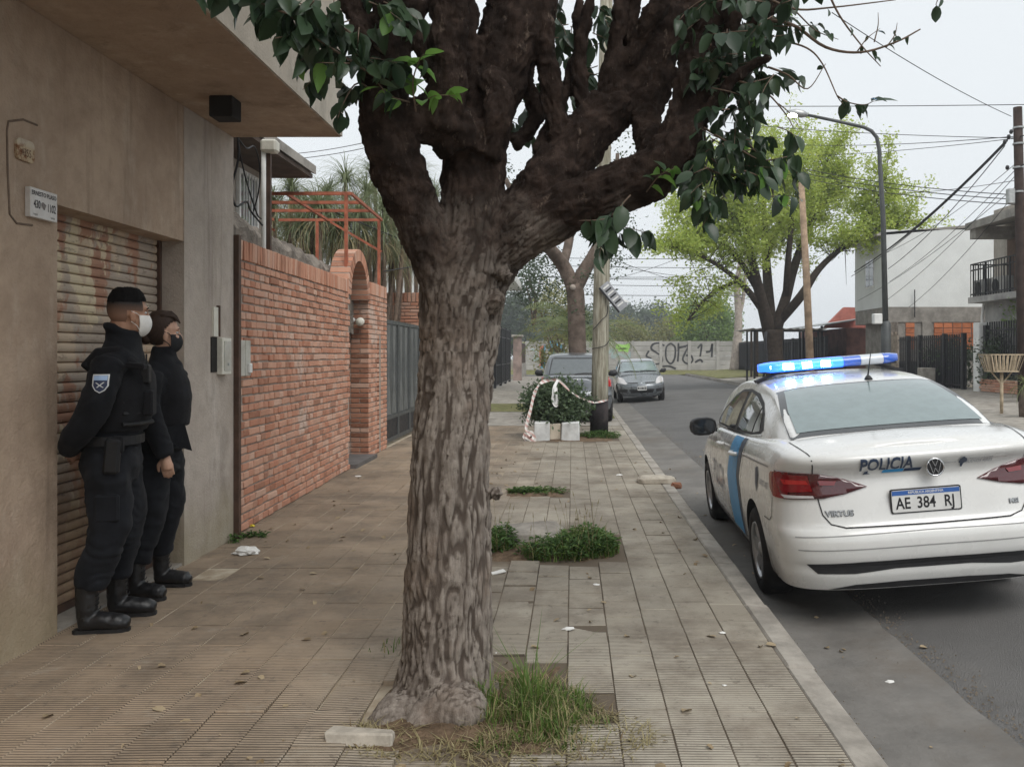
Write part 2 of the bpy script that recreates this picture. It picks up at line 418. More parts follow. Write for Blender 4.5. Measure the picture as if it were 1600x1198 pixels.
# roller shutter: slat by slat
def mat_shutter():
    k = NB('rusty_shutter_steel')
    n = k.noise(2.1, 5, .6, v=k.vec((1, 1.3, .8)))
    c = k.mix(k.rmp(n, .4, .52), (.56, .44, .32), (.42, .35, .285))
    c = k.mix(k.math('MULTIPLY', k.rmp(k.noise(1.7, 4, .6, v=k.vec((1, 2.4, 1.1), rot=(.7, 0, 0))), .52, .58), .75), c, (.38, .17, .10))
    c = k.mix(k.math('MULTIPLY', k.rmp(k.noise(1.9, 4, .6, v=k.vec((1, 2.2, 1.0), rot=(.72, 0, 0))), .60, .63), .8), c, (.66, .57, .40))
    z = k.sep(2)
    c = k.mix(k.math('MULTIPLY', k.rmp(k.math('ADD', z, k.math('MULTIPLY', k.noise(7, 5, .7), .9)), .9, 1.5, 1, 0), .8), c, (.27, .165, .095))
    c = k.mix(k.math('MULTIPLY', k.rmp(k.noise(22, 5, .75, v=k.vec((1, .4, 1.5))), .55, .7), .6), c, (.10, .06, .04))
    return k.fin(c, .72, k.bump(k.noise(90, 4), .35, .003), .3, .15)
sh = empty('roller_shutter', (WX - .2, (SY0 + SY1) / 2, 0), 'rusty roller shutter with faded paint under the stained render wall', 'shutter')
m_sh = mat_shutter(); SP = .058
prof = [(0, 0), (.012, .006), (.016, .02), (.016, .036), (.012, .05), (0, .055)]
sme = MB()
vs = []; fs = []
for y in (SY0 + .004, SY1 - .004):
    vs += [(x, y, z) for x, z in prof] + [(-.004, y, z) for x, z in prof[::-1]]
nn_ = 12
sme.add(vs, [[i, (i + 1) % nn_, (i + 1) % nn_ + nn_, i + nn_] for i in range(nn_)] + [list(range(nn_))[::-1], list(range(nn_, 2 * nn_))])
sl = mesh('slat', sme.v, sme.f, m_sh)
z = .06
while z < SZ - .03:
    o = link('slat', sl); o.location = (WX - .19, 0, z); world_parent(o, sh); z += SP
MB().box((WX - .205, SY0, .02), (WX - .165, SY1, .062)).build('bottom_rail', m_brown_metal, sh)
MB().box((WX - .2, SY1 - .03, .02), (WX - .155, SY1 + .0, SZ)).build('guide_rail', m_brown_metal, sh)
MB().box((WX - .30, SY0, .03), (WX - .21, SY1, SZ)).build('backing', m_dark, sh)
# box lamp on the soffit
p = P(352, 150, 5.75)
o = MB().box((p.x - .08, p.y - .08, 3.12), (p.x + .08, p.y + .08, 3.263)).build('ceiling_lamp', m_dark, bevel=.006); tag(o, 'dark square box lamp fixed under the overhanging balcony', 'lamp')
# wall plates
def yz(Y, z, x=WX): return Matrix(((0, 0, 1, x), (1, 0, 0, Y), (0, 1, 0, z), (0, 0, 0, 1)))    # text plane on the wall, read from the street
m_sign = M('enamel_sign', (.66, .64, .62), .45, .08, 10, 0, dirt=((.45, .40, .36), .4))
m_ink = M('dark_sign_ink', (.035, .03, .035), .6, .2, 30, 0)
sg = empty('street_number_sign', (WX, 4.3, 2.27), 'small white street sign with a name and house numbers on the stained wall', 'sign')
MB().box((WX - .0, 4.195, 2.195), (WX + .028, 4.415, 2.345)).build('plate', m_sign, sg, bevel=.002)
text_mesh('ERNESTO PLASO', .031, m_ink, yz(4.305, 2.318, WX + .0295), 'lettering', sg, sx=.86, bold=.0006)
text_mesh('430', .058, m_ink, yz(4.247, 2.262, WX + .0295), 'lettering', sg, sx=.62, bold=.0008)
text_mesh('1102', .058, m_ink, yz(4.365, 2.257, WX + .0295), 'lettering', sg, sx=.62, bold=.0008)
for y0_, t_ in ((4.235, 'hospital'), (4.375, 'quilmes')):
    text_mesh(t_, .016, m_ink, yz(y0_, 2.212, WX + .0295), 'lettering', sg, sx=.7)
pl = [(4.30 + .017 * cos(a) * (1 + .3 * sin(3 * a)), 2.262 + .02 * sin(a) * (1 + .25 * cos(2 * a + 1))) for a in frange(0, 2 * pi, 14)[:-1]]
m_smear = M('grey_smear', (.22, .20, .19), .8, .3, 40, 0)
link_o = mesh('smear', [(WX + .030, a, b) for a, b in pl], [list(range(len(pl)))], m_smear); world_parent(link('smear', link_o), sg)
k = NB('rusted_enamel')
c = k.mix(k.rmp(k.noise(16, 6, .7), .42, .58), (.50, .40, .27), (.20, .075, .03)); c = k.mix(k.math('MULTIPLY', k.rmp(k.sep(2), 2.53, 2.56), .7), c, (.58, .52, .42))
m_rustplate = k.fin(c, .8, k.bump(k.noise(60), .3, .003), .2)
def rrect(w, h, r, n=5):
    out = []
    for cx, cy, a0 in ((w/2-r, h/2-r, 0), (-w/2+r, h/2-r, pi/2), (-w/2+r, -h/2+r, pi), (w/2-r, -h/2+r, 1.5*pi)):
        out += [(cx + r * cos(a0 + pi/2 * i/n), cy + r * sin(a0 + pi/2 * i/n)) for i in range(n + 1)]
    return out
rs = empty('house_number_plate', (WX, 4.18, 2.52), 'rusted rounded house number plate above the white street sign', 'sign')
MB().prism(rrect(.135, .108, .025), 0, .014, yz(4.183, 2.522)).build('plate', m_rustplate, rs)
text_mesh('4355', .055, M('faded_brown_ink', (.12, .06, .035), .8, .2, 20, 0), yz(4.185, 2.508, WX + .0155), 'lettering', rs, sx=.7)
m_trace = M('sealed_crack', (.17, .125, .095), .9, .2, 20, 0)
pts = [P(58, 196, 4.29), P(36, 187, 4.18), P(12, 190, 4.07), P(10, 205, 4.06), P(11, 270, 4.065), P(15, 335, 4.08), P(24, 349, 4.13), P(50, 352, 4.25)]
pts = [Vector((WX + .001, p.y, p.z)) for p in pts]
o = MB().tube(pts, .006, 5).build('old_cable_conduit', m_trace); tag(o, 'thin old conduit looping around the number plates on the wall', 'conduit')
# utility boxes on the pier and on the brick wall
m_box = M('grey_box_enamel', (.50, .49, .44), .5, .1, 12, .1, 40, dirt=((.3, .26, .2), .5))
m_boxframe = M('cream_frame', (.68, .66, .58), .5, .1, 12, 0)
mb_ = empty('meter_box', (WX, 6.5, 1.4), 'grey meter box with a pale frame in the building pier', 'meter box')
MB().box((WX + .0, 6.45, 1.34), (WX + .05, 6.62, 1.625)).build('frame', m_boxframe, mb_, bevel=.004)
MB().box((WX + .04, 6.475, 1.37), (WX + .056, 6.598, 1.60)).build('door', m_box, mb_)
MB().box((WX + .056, 6.53, 1.41), (WX + .064, 6.55, 1.43)).build('lock', m_steel, mb_)
MB().box((WX + .003, 6.34, 1.36), (WX + .012, 6.44, 1.63)).build('niche', m_dark, mb_)
iv = empty('intercom_panel', (WX, 6.4, 1.75), 'narrow pale metal panel set above the meter box on the pier', 'panel')
MB().box((WX + .003, 6.365, 1.635), (WX + .02, 6.445, 1.86)).build('plate', m_boxframe, iv)
MB().box((WX + .003, 6.445, 1.635), (WX + .03, 6.462, 1.875)).build('flange', m_brown_metal, iv)
o = MB().bar((WX + .02, BE + .03, 0), (WX + .02, BE + .03, 2.47), .05, .05).build('drain_pipe', m_brown_metal); tag(o, 'square brown drain channel between the pier and the brick wall', 'pipe')
# ------------------------------------------------------------------ brick garden wall, brick by brick
A0 = Vector((-2.785, 6.84, 0)); A1 = Vector((-2.905, 10.87, 0))
wdir = (A1 - A0).normalized(); wnrm = Vector((wdir.y, -wdir.x, 0))          # towards the street
WL = (A1 - A0).length; WH = 2.296; CR = .0715
def wallm(origin, d=wdir, nrm=wnrm):                                       # local x along the wall, y out of it, z up
    return Matrix(((d.x, nrm.x, 0, origin.x), (d.y, nrm.y, 0, origin.y), (0, 0, 1, origin.z), (0, 0, 0, 1)))
WMt = wallm(A0)
bw = empty('brick_wall', (-2.9, 8.8, 0), 'red brick garden wall with a soldier course on top and an arched gateway', 'garden wall')
MB().box((0, -.26, -.05), (WL - .006, -.010, WH + .16), WMt).build('mortar_bed', m_mortar, bw)
b_head = [bm_mesh(rough_box((.001, -.03, 0), (.118, .001, .056), .0035, .005, s + 40), 'brick', m_brick) for s in range(6)]
b_str = [bm_mesh(rough_box((.001, -.03, 0), (.244, .001, .056), .0035, .005, s + 50), 'brick', m_brick) for s in range(4)]
b_sol = [bm_mesh(rough_box((.001, -.03, 0), (.056, .006, .165), .003, .004, s + 60), 'brick', m_brick) for s in range(4)]
bricks = []
nc = 32
for c in range(nc):
    x = -rnd.uniform(0, .12); zc = .008 + c * CR
    while x < WL - .03:
        st = rnd.random() < .16
        L = .244 if st else .118
        if x + L > WL: st = False; L = .118
        if x + L > WL + .02: break
        if x > -.03: bricks.append((x, zc, 's' if st else 'h'))
        x += L + .015
x = .0
while x < WL - .06: bricks.append((x, WH + .0, 't')); x += .0675
def in_box(b): return .03 < b[0] < .33 and 1.30 < b[1] < 1.63 and b[2] != 't'
stuff = MB(); count = 0
bricks.sort(key=lambda b: b[0] * (1.0 if b[2] != 'h' else 1.15))
for i, (x, zc, k_) in enumerate(bricks):
    r2 = random.Random(i)
    me = {'h': b_head, 's': b_str, 't': b_sol}[k_]; me = me[i % len(me)]
    mt = WMt @ Matrix.Translation((x, r2.uniform(.001, .011), zc + r2.uniform(-.002, .002))) @ Euler((r2.uniform(-.02, .02), r2.uniform(-.012, .012), r2.uniform(-.02, .02))).to_matrix().to_4x4()
    if count < 290 and k_ != 't' or (k_ == 't' and i < 330):
        o = link('brick', me); o.matrix_basis = mt; world_parent(o, bw); count += 1
    else: stuff.add([mt @ v.co for v in me.vertices], [list(p.vertices) for p in me.polygons])
o = stuff.build('brick_field', m_brick, bw); o['kind'] = 'stuff'
# arch over the garden door, and the pier beyond it
PY0, PY1 = 12.05, 13.22
def wx(y): return lerp(A0.x, A1.x, (y - A0.y) / (A1.y - A0.y))
arch = empty('arch', (wx(11.4), 11.4, 2.3)); world_parent(arch, bw)
ac = Vector((wx(11.42), 11.42, 2.27)); am = wallm(ac)
ri, ro = .50, .66; nb = 21
for i in range(nb):
    a0 = pi * i / nb + .012; a1 = pi * (i + 1) / nb - .012
    pv = []
    for yy in (-.25, .012):
        for rr, aa in ((ri, a0), (ro, a0), (ro, a1), (ri, a1)): pv.append(am @ Vector((-rr * cos(aa), yy, rr * sin(aa))))
    MB().add(pv, [(0,1,2,3),(7,6,5,4),(0,4,5,1),(1,5,6,2),(2,6,7,3),(3,7,4,0)]).build('brick', m_brick, arch, bevel=.004)
MB().add([am @ Vector((-r_ * cos(pi*i/24), yy, r_ * sin(pi*i/24))) for yy in (-.245, .004) for i in range(25) for r_ in (ri + .004, ro - .006)],
         [[2*i, 2*i+1, 2*i+3, 2*i+2] for i in range(24)] + [[50+2*i, 50+2*i+2, 50+2*i+3, 50+2*i+1] for i in range(24)] + [[2*i+1, 50+2*i+1, 50+2*i+3, 2*i+3] for i in range(24)] + [[2*i, 2*i+2, 50+2*i+2, 50+2*i] for i in range(24)]).build('arch_mortar', m_mortar, arch)
pier = empty('gate_pier', (wx(12.6) - .1, 12.6, 0)); world_parent(pier, bw)
px = wx(12.3) + .005
MB().box((px - .52, PY0 + .012, -.05), (px - .012, PY1, 2.52)).build('pier_mortar', m_mortar, pier)
for c in range(33):
    zc = .01 + c * CR + (0.0)
    full = c % 2 == 0
    xs = [(-.262, -.006)] if full else [(-.262, -.138), (-.126, -.006)]
    xs = xs + [(-.52, -.275)]
    for a, b in xs:
        bm = rough_box((px + a, PY0 - .004, zc), (px + b, PY0 + .03, zc + .057), .003, .005, c * 3 + int(a * 100))
        world_parent(link('brick', bm_mesh(bm, 'brick', m_brick_dark)), pier)
    y = PY0 + .004
    while y < PY1 - .05:
        L = .118
        if not (.46 < (y - PY0) / (PY1 - PY0) < .60 and zc < 1.75):
            bm = rough_box((px - .04, y, zc), (px + .0, y + L, zc + .057), .003, .005, c * 7 + int(y * 50))
            world_parent(link('brick', bm_mesh(bm, 'brick', m_brick)), pier)
        y += L + .013
y = PY0
while y < PY1 - .03:
    bm = rough_box((px - .25, y, 2.37), (px + .006, y + .057, 2.55), .003, .004, int(y * 77))
    world_parent(link('brick', bm_mesh(bm, 'brick', m_brick)), pier); y += .0675
bm = rough_box((px - .25, PY0 - .006, 2.37), (px - .135, PY0, 2.55), .003, .004, 9); world_parent(link('brick', bm_mesh(bm, 'brick', m_brick)), pier)
MB().box((px - .055, PY0 + .55, .0), (px - .012, PY0 + .69, 1.78)).build('door_slot', m_brown_metal, pier)
MB().box((-3.5, A1.y, -.05), (wx(11.4) + .1, PY0, .055)).build('door_step', M('dark_step', (.13, .12, .115), .7, .2, 8, .3), bw)
dr = empty('garden_door', (-3.15, 11.4, 0), 'dark metal door recessed in the arched gateway of the brick wall', 'door')
MB().box((-3.3, A1.y, .055), (-3.25, PY0, 2.35)).build('leaf', m_black_metal, dr)
# boxes on the brick wall
for j, (a, b, lid) in enumerate(((.06, .17, 0), (.185, .30, 1))):
    t = empty('service_box', (WMt @ Vector((a, 0, 1.45))), ('scratched grey service box on the brick wall beside the drain channel', 'scratched grey service box with a white lock plate on the brick wall')[lid], 'service box', 'service boxes on the brick wall')
    MB().box((a, -.01, 1.315), (b, .035, 1.615), WMt).build('door', m_box, t, bevel=.004)
    if lid: MB().box((a + .04, .035, 1.34), (b - .01, .055, 1.42), WMt).build('lock_plate', m_white_paint, t, bevel=.004)
sp = P(563, 498, 12.0)
sl_ = empty('security_lamp', (sp.x, 12.04, sp.z), 'small round pale security lamps fixed beside the arched gateway', 'lamp')
MB().tube([(sp.x + .02, 12.045, 1.97), (sp.x + .02, 11.93, 1.965), (sp.x + .02, 11.86, 1.955)], [.03, .06, .055], 12).build('housing', m_boxframe, sl_, smooth=True)
MB().tube([(sp.x - .11, 12.045, 1.99), (sp.x - .11, 11.96, 1.99)], [.03, .04], 12).build('sensor', m_white_paint, sl_, smooth=True)
# sliding metal gate of the driveway
m_gate = M('grey_gate_paint', (.075, .08, .08), .42, .2, 4, .15, 30, .4)
m_gate2 = M('pale_gate_paint', (.15, .155, .15), .4, .2, 4, .1, 30, .4)
gt = empty('driveway_gate', (-3.0, 14.8, 0), 'dark grey sheet metal driveway gate with pale spear shapes', 'gate')
gx = -3.03
MB().box((gx - .05, 13.30, .02), (gx + .03, 13.42, 2.12)).build('post', m_brown_metal, gt)
MB().bar((gx, 13.36, 2.30), (gx, 13.62, 2.30), .05).bar((gx, 13.36, 2.1), (gx, 13.36, 2.32), .05).build('guide_bracket', m_brown_metal, gt)
for j in range(4):
    y0 = 13.46 + j * 1.0; y1 = y0 + .98
    lf = empty('leaf_panel', (gx, y0, 0)); world_parent(lf, gt)
    b_ = MB(); b_.box((gx - .02, y0, .05), (gx + .02, y0 + .05, 2.06)); b_.box((gx - .02, y1 - .05, .05), (gx + .02, y1, 2.06)); b_.box((gx - .02, y0 + .05, 2.0), (gx + .02, y1 - .05, 2.06)); b_.box((gx - .02, y0 + .05, .05), (gx + .02, y1 - .05, .11)); b_.box((gx - .02, y0 + .05, .42), (gx + .02, y1 - .05, .48))
    b_.build('frame', m_gate, lf)
    MB().box((gx - .012, y0 + .05, .48), (gx + .002, y1 - .05, 2.0)).build('sheet', m_gate, lf)
    MB().box((gx - .012, y0 + .05, .11), (gx + .004, y1 - .05, .42)).build('kick_panel', m_black_metal, lf)
    for yc, w_ in ((y0 + .27, .17), (y0 + .70, .17)):
        MB().add([(gx + .002, yc - w_, .5), (gx + .002, yc + w_, .5), (gx + .002, yc, 1.35), (gx + .022, yc, .5)], [(0, 3, 2), (3, 1, 2), (0, 2, 1), (0, 1, 3)]).build('spear', m_gate2, lf)
        MB().add([(gx + .002, yc - .12, 1.98), (gx + .002, yc + .12, 1.98), (gx + .002, yc, 1.0), (gx + .018, yc, 1.98)], [(0, 2, 3), (3, 2, 1), (0, 1, 2), (0, 3, 1)]).build('spear', m_gate2, lf)
# ------------------------------------------------------------------ the street tree
def mat_bark():
    k = NB('fissured_bark')
    at = k.n('ShaderNodeAttribute'); at.attribute_name = 'plate'; h = at.outputs['Fac']
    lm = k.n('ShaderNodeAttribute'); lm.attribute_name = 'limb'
    v = k.vec((1, 1, .22))
    n1 = k.noise(30, 6, .7, v=v); n2 = k.noise(3, 5, .65)
    inner = k.mix(k.rmp(n2, .3, .7), (.072, .056, .046), (.115, .092, .076))
    outer = k.mix(k.rmp(n1, .3, .72), (.175, .146, .124), (.335, .295, .256))
    outer = k.mix(k.math('MULTIPLY', k.rmp(n2, .5, .7), .5), outer, (.19, .135, .10))
    c = k.mix(k.rmp(h, .26, .70), inner, outer)
    limb = k.mix(k.rmp(k.noise(11, 6, .7), .38, .72), (.022, .015, .012), (.066, .045, .036))  # dark limb bark, with the crown's shade also put into the colour
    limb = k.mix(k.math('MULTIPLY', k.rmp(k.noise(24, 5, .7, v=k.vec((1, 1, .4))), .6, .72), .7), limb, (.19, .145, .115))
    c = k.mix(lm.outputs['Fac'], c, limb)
    hh = k.math('ADD', k.noise(70, 5, .7, v=v), k.math('MULTIPLY', k.noise(190, 3), .4))
    return k.fin(c, .93, k.bump(hh, .75, .012), .12)
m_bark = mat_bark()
m_twig = M('smooth_twig_bark', (.16, .115, .085), .8, .3, 20, .3, 80)
def mat_leaf(name, a, b, rough=.38, tr=.3):
    k = NB(name); c = k.mix(k.rand(), a, b)
    c = k.mix(k.math('MULTIPLY', k.rmp(k.noise(45, 3), .55, .75), .3), c, tuple(x * .6 for x in a))
    k.fin(c, rough, k.bump(k.noise(120, 2), .15, .002), .45)
    t = k.n('ShaderNodeBsdfTranslucent'); k.l(k.mix(.5, c, tuple(min(1, x * 2.2) for x in b)), t.inputs[0])
    ms = k.n('ShaderNodeMixShader'); ms.inputs[0].default_value = tr
    k.l(k.b.outputs[0], ms.inputs[1]); k.l(t.outputs[0], ms.inputs[2]); k.l(ms.outputs[0], k.out.inputs[0]); return k.m
m_leaf = mat_leaf('dark_glossy_leaf', (.022, .045, .024), (.050, .085, .042), .34, .15)
m_leaf_new = mat_leaf('young_leaf', (.11, .24, .045), (.17, .33, .07), .4, .35)
TY = 3.66
limbs = [  # photo x, y, distance, radius in pixels
    [(676, 1150, 3.63, 96), (690, 1105, 3.64, 88), (697, 1040, TY, 78), (700, 960, TY, 73), (702, 850, TY, 69), (704, 720, TY, 64), (708, 620, TY, 60), (710, 540, TY, 61), (714, 470, TY, 66), (722, 420, TY, 66), (730, 380, TY, 58)],
    [(752, 640, 3.70, 16), (760, 540, 3.70, 20), (768, 470, 3.70, 24), (790, 405, 3.68, 30), (830, 352, 3.68, 36)],   # rib on the flank
    [(704, 460, 3.64, 44), (676, 390, 3.6, 44), (645, 320, 3.55, 44), (622, 260, 3.5, 46), (606, 200, 3.45, 44), (600, 140, 3.42, 36), (612, 80, 3.4, 30), (640, 20, 3.4, 27), (655, -60, 3.38, 26), (640, -260, 3.3, 22), (560, -520, 3.1, 14)],
    [(606, 200, 3.46, 34), (650, 190, 3.5, 40), (700, 190, 3.55, 46), (725, 230, 3.6, 46)],
    [(690, 200, 3.5, 38), (700, 130, 3.45, 33), (702, 60, 3.42, 32), (705, -10, 3.4, 32), (715, -150, 3.35, 28), (720, -400, 3.3, 20)],
    [(728, 430, TY, 60), (736, 340, 3.68, 55), (742, 260, 3.7, 54), (756, 180, 3.72, 52), (782, 100, 3.75, 54), (808, 40, 3.78, 56), (828, -20, 3.8, 50), (850, -150, 3.85, 42), (860, -420, 3.9, 26)],
    [(600, 140, 3.42, 26), (575, 90, 3.35, 22), (560, 30, 3.3, 19), (530, -40, 3.2, 15), (440, -160, 3.0, 10)],
    [(738, 440, TY, 34), (785, 372, 3.7, 46), (832, 315, 3.74, 50), (880, 258, 3.8, 50), (925, 200, 3.86, 46), (975, 150, 3.92, 44), (1020, 85, 3.96, 45), (1055, 25, 4.0, 46), (1080, -40, 4.0, 40), (1110, -250, 4.1, 26)],
    [(765, 420, 3.68, 32), (825, 362, 3.66, 46), (890, 325, 3.64, 48), (950, 302, 3.6, 46), (1005, 278, 3.58, 46), (1050, 245, 3.56, 47), (1072, 190, 3.58, 42), (1085, 120, 3.62, 34), (1100, 60, 3.66, 36), (1130, 0, 3.7, 34), (1165, -70, 3.7, 26), (1260, -300, 3.7, 14)],
    [(1030, 110, 3.95, 36), (1010, 190, 3.85, 28), (1025, 250, 3.7, 28)],
    [(800, 222, 3.9, 15), (828, 205, 3.92, 14), (836, 170, 3.94, 13), (822, 130, 3.95, 13), (838, 60, 4.0, 13), (850, -20, 4.0, 11)],
    [(880, 250, 3.8, 24), (866, 180, 3.76, 21), (856, 110, 3.74, 19), (850, 40, 3.72, 17), (845, -40, 3.7, 15)],
    [(940, 200, 3.85, 18), (952, 120, 3.84, 17), (966, 40, 3.82, 14), (972, -30, 3.8, 12)],
    [(968, 118, 3.86, 15), (995, 70, 3.8, 18), (1028, 10, 3.76, 19), (1050, -50, 3.75, 15)],
    [(1085, 150, 3.62, 24), (1120, 110, 3.6, 20), (1150, 70, 3.58, 17), (1190, 30, 3.55, 14), (1230, -20, 3.5, 10)],
    [(755, 240, 3.58, 30), (780, 170, 3.55, 26), (770, 120, 3.6, 26)],
    [(640, 230, 3.5, 16), (610, 150, 3.4, 15), (575, 80, 3.3, 12), (545, 20, 3.25, 9), (520, -60, 3.2, 7)], [(612, 90, 3.4, 16), (590, 50, 3.35, 13), (600, -10, 3.3, 12), (610, -80, 3.3, 10)],
    [(690, 140, 3.46, 15), (660, 80, 3.42, 13), (650, 10, 3.4, 12), (645, -60, 3.4, 10)], [(760, 170, 3.7, 17), (735, 100, 3.68, 15), (730, 30, 3.66, 14), (728, -50, 3.65, 12)], [(800, 70, 3.76, 18), (780, 10, 3.72, 16), (770, -60, 3.7, 13)],
    [(820, 330, 3.74, 14), (845, 270, 3.8, 12), (850, 215, 3.82, 11), (880, 150, 3.86, 10), (900, 80, 3.9, 8), (905, 0, 3.9, 7)], [(925, 205, 3.86, 14), (905, 140, 3.84, 13), (910, 70, 3.82, 11), (925, -10, 3.8, 9)], [(1000, 110, 3.92, 16), (985, 50, 3.9, 14), (990, -20, 3.88, 12)],
    [(1085, 140, 3.6, 17), (1130, 80, 3.56, 14), (1145, 20, 3.54, 12), (1150, -50, 3.5, 10)], [(1070, 190, 3.56, 15), (1110, 170, 3.5, 11), (1150, 120, 3.46, 9), (1200, 90, 3.42, 6)], [(1060, 60, 3.95, 16), (1100, 10, 3.9, 14), (1130, -40, 3.9, 12)],
    # root flare
    [(650, 1110, 3.55, 46), (612, 1135, 3.45, 40), (582, 1150, 3.4, 24)], [(690, 1120, 3.48, 50), (722, 1110, 3.42, 40), (740, 1130, 3.42, 26)],
    [(740, 1080, 3.7, 40), (775, 1095, 3.72, 24), (800, 1110, 3.72, 10)], [(665, 1130, 3.45, 46), (655, 1160, 3.35, 30)],
]
tmb = MB(); segs = []
def smooth_path(pts, k=4):
    out = []; m = len(pts)
    ts = list(range(m))
    for i in range((m - 1) * k + 1):
        t = i / k; out.append(tuple(sramp(t, [(a, pts[a][c]) for a in ts]) for c in range(4)))
    return out
for li_, L in enumerate(limbs):
    if 0 < li_ < 16: L = [(a, b, c, d * ((.90 if b < 330 else .92) if li_ in (2, 3, 4, 5) else (.84 if b < 330 else .86))) for a, b, c, d in L]
    if li_ == 0: L = [(a, b, c, d * (.93 if b > 600 else .86)) for a, b, c, d in L]
    sp_ = smooth_path(L); pts = [P(a, b, c) for a, b, c, d in sp_]; rr = [d * c / F for a, b, c, d in sp_]
    tmb.tube(pts, rr, 14)
    for i in range(len(pts) - 1): segs.append((pts[i], pts[i + 1], rr[i]))
for (x, y, Y, r) in ((790, 430, 3.6, 14), (1060, 240, 3.52, 24), (930, 295, 3.57, 18), (870, 270, 3.78, 22), (1000, 130, 3.9, 22), (775, 770, 3.64, 12), (770, 470, 3.62, 20)):
    c = P(x, y, Y); tmb.tube([c + Vector((0, 0, -1)) * r * Y / F * .9, c, c + Vector((0, 0, 1)) * r * Y / F * .9], [r * Y / F * .4, r * Y / F, r * Y / F * .4], 10)
tv, tn, tf = remesh(tmb, .0095, 2)
sa = np.array([s[0] for s in segs]); sb_ = np.array([s[1] for s in segs]); sd = sb_ - sa; sl2 = (sd ** 2).sum(1); sr = np.array([s[2] for s in segs])
plate = np.zeros(len(tv)); limbw = np.zeros(len(tv)); disp = np.zeros(len(tv))
CH_ = 20000
tdir = np.zeros_like(tv)
for a in range(0, len(tv), CH_):
    q = tv[a:a + CH_]
    t = np.clip(((q[:, None, :] - sa) * sd).sum(2) / sl2, 0, 1)
    d = np.linalg.norm(q[:, None, :] - (sa + t[:, :, None] * sd), axis=2) - sr
    i = d.argmin(1); tdir[a:a + CH_] = sd[i] / np.sqrt(sl2[i])[:, None]
low_ = np.clip((1.5 - tv[:, 2]) / .4, 0, 1)[:, None]; tdir = tdir * (1 - low_) + np.array([[0, 0, 1.0]]) * low_; tdir /= np.linalg.norm(tdir, axis=1)[:, None]
al = (tv * tdir).sum(1); qa = tv - tdir * (al * .885)[:, None]
nz = mnoise.noise
for i in range(len(tv)):
    x, y, z = qa[i]; X, Y, Z = tv[i]; x += .55; y -= 3.65
    w1_ = nz((X * 5, Y * 5, Z * 2.5)); w2_ = nz((X * 14 + 3, Y * 14, Z * 5)); sc_ = 1 + .3 * nz((X * 2.2, Y * 2.2, Z * 1.4 + 5))
    r1 = 1 - abs(nz((x * 36 * sc_ + w1_ * .9, y * 36 * sc_ + w2_ * .4, z * 36 + w1_))) * 2.3
    r2 = 1 - abs(nz((x * 80 + 7 + w2_, y * 80 + w1_, z * 80))) * 1.9
    cut = 1 - abs(nz((X * 12 + w2_, Y * 12, Z * 26 + w1_ * 3))) * 2.6
    g_ = nz((x * 110, y * 110, z * 110)) * .25
    p = 1 - max(r1, r2 * .74 + g_, cut * .62 + g_)
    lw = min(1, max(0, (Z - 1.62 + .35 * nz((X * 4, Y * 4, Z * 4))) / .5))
    if Z < .14: lump_ = min(1, (.14 - Z + .05 * w1_) / .06); p = lerp(p, .62 + .15 * w2_, max(0, lump_) * .45)
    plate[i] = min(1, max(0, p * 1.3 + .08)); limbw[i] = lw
    lump = nz((X * 8, Y * 8, Z * 8)) * .013 + nz((X * 19, Y * 19, Z * 17)) * .012
    disp[i] = lerp((plate[i] - .45) * .015 + lump * .45, lump * 1.15 + (plate[i] - .5) * .016, lw)
tv2 = tv + tn * disp[:, None]
tr = empty('street_tree', (P(690, 1110, 3.65).x, 3.65, 0), 'old street tree with fissured trunk and twisted dark limbs in the pavement', 'tree')
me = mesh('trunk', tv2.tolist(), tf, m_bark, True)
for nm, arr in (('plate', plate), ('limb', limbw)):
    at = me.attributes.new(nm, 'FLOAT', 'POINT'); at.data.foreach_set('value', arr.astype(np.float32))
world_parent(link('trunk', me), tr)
# ---- leaves
def leaf_data(L, W, fold=.35, bend=.25, seed=0):
    r = random.Random(seed); v = []; f = []
    st = [(0, .05), (.18, .74), (.46, 1.0), (.72, .80), (.90, .34), (1.0, .0)]
    for i, (t, w) in enumerate(st):
        z = -bend * t * t * L; wv = w * W / 2
        v += [Vector((t * L, -wv, z + wv * fold)), Vector((t * L, 0, z)), Vector((t * L, wv, z + wv * fold))]
    for i in range(5):
        a = i * 3; f += [(a, a+3, a+4, a+1), (a+1, a+4, a+5, a+2)]
    v.append(Vector((-.018, 0, .004))); f.append((0, 1, 18)); f.append((1, 2, 18))
    return v, f
leaf_kinds = [leaf_data(.098, .062, .35, .3), leaf_data(.088, .055, .6, .55), leaf_data(.105, .064, .2, .2), leaf_data(.072, .045, .7, .8)]
leaf_me = [mesh('leaf', v, f, m_leaf, True) for v, f in leaf_kinds]
leaf_me_new = [mesh('leaf', v, f, m_leaf_new, True) for v, f in leaf_kinds]
LR = random.Random(11)
leaves = []                                     # (matrix, kind, young)
def orient(d, roll):
    d = d.normalized(); up = Vector((0, 0, 1))
    if abs(d.z) > .95: up = Vector((LR.uniform(-1, 1), LR.uniform(-1, 1), .2))
    s = up.cross(d).normalized(); u = d.cross(s)
    m = Matrix((d, s, u)).transposed().to_4x4()
    return m @ Matrix.Rotation(roll, 4, 'X')
twig_n = 0
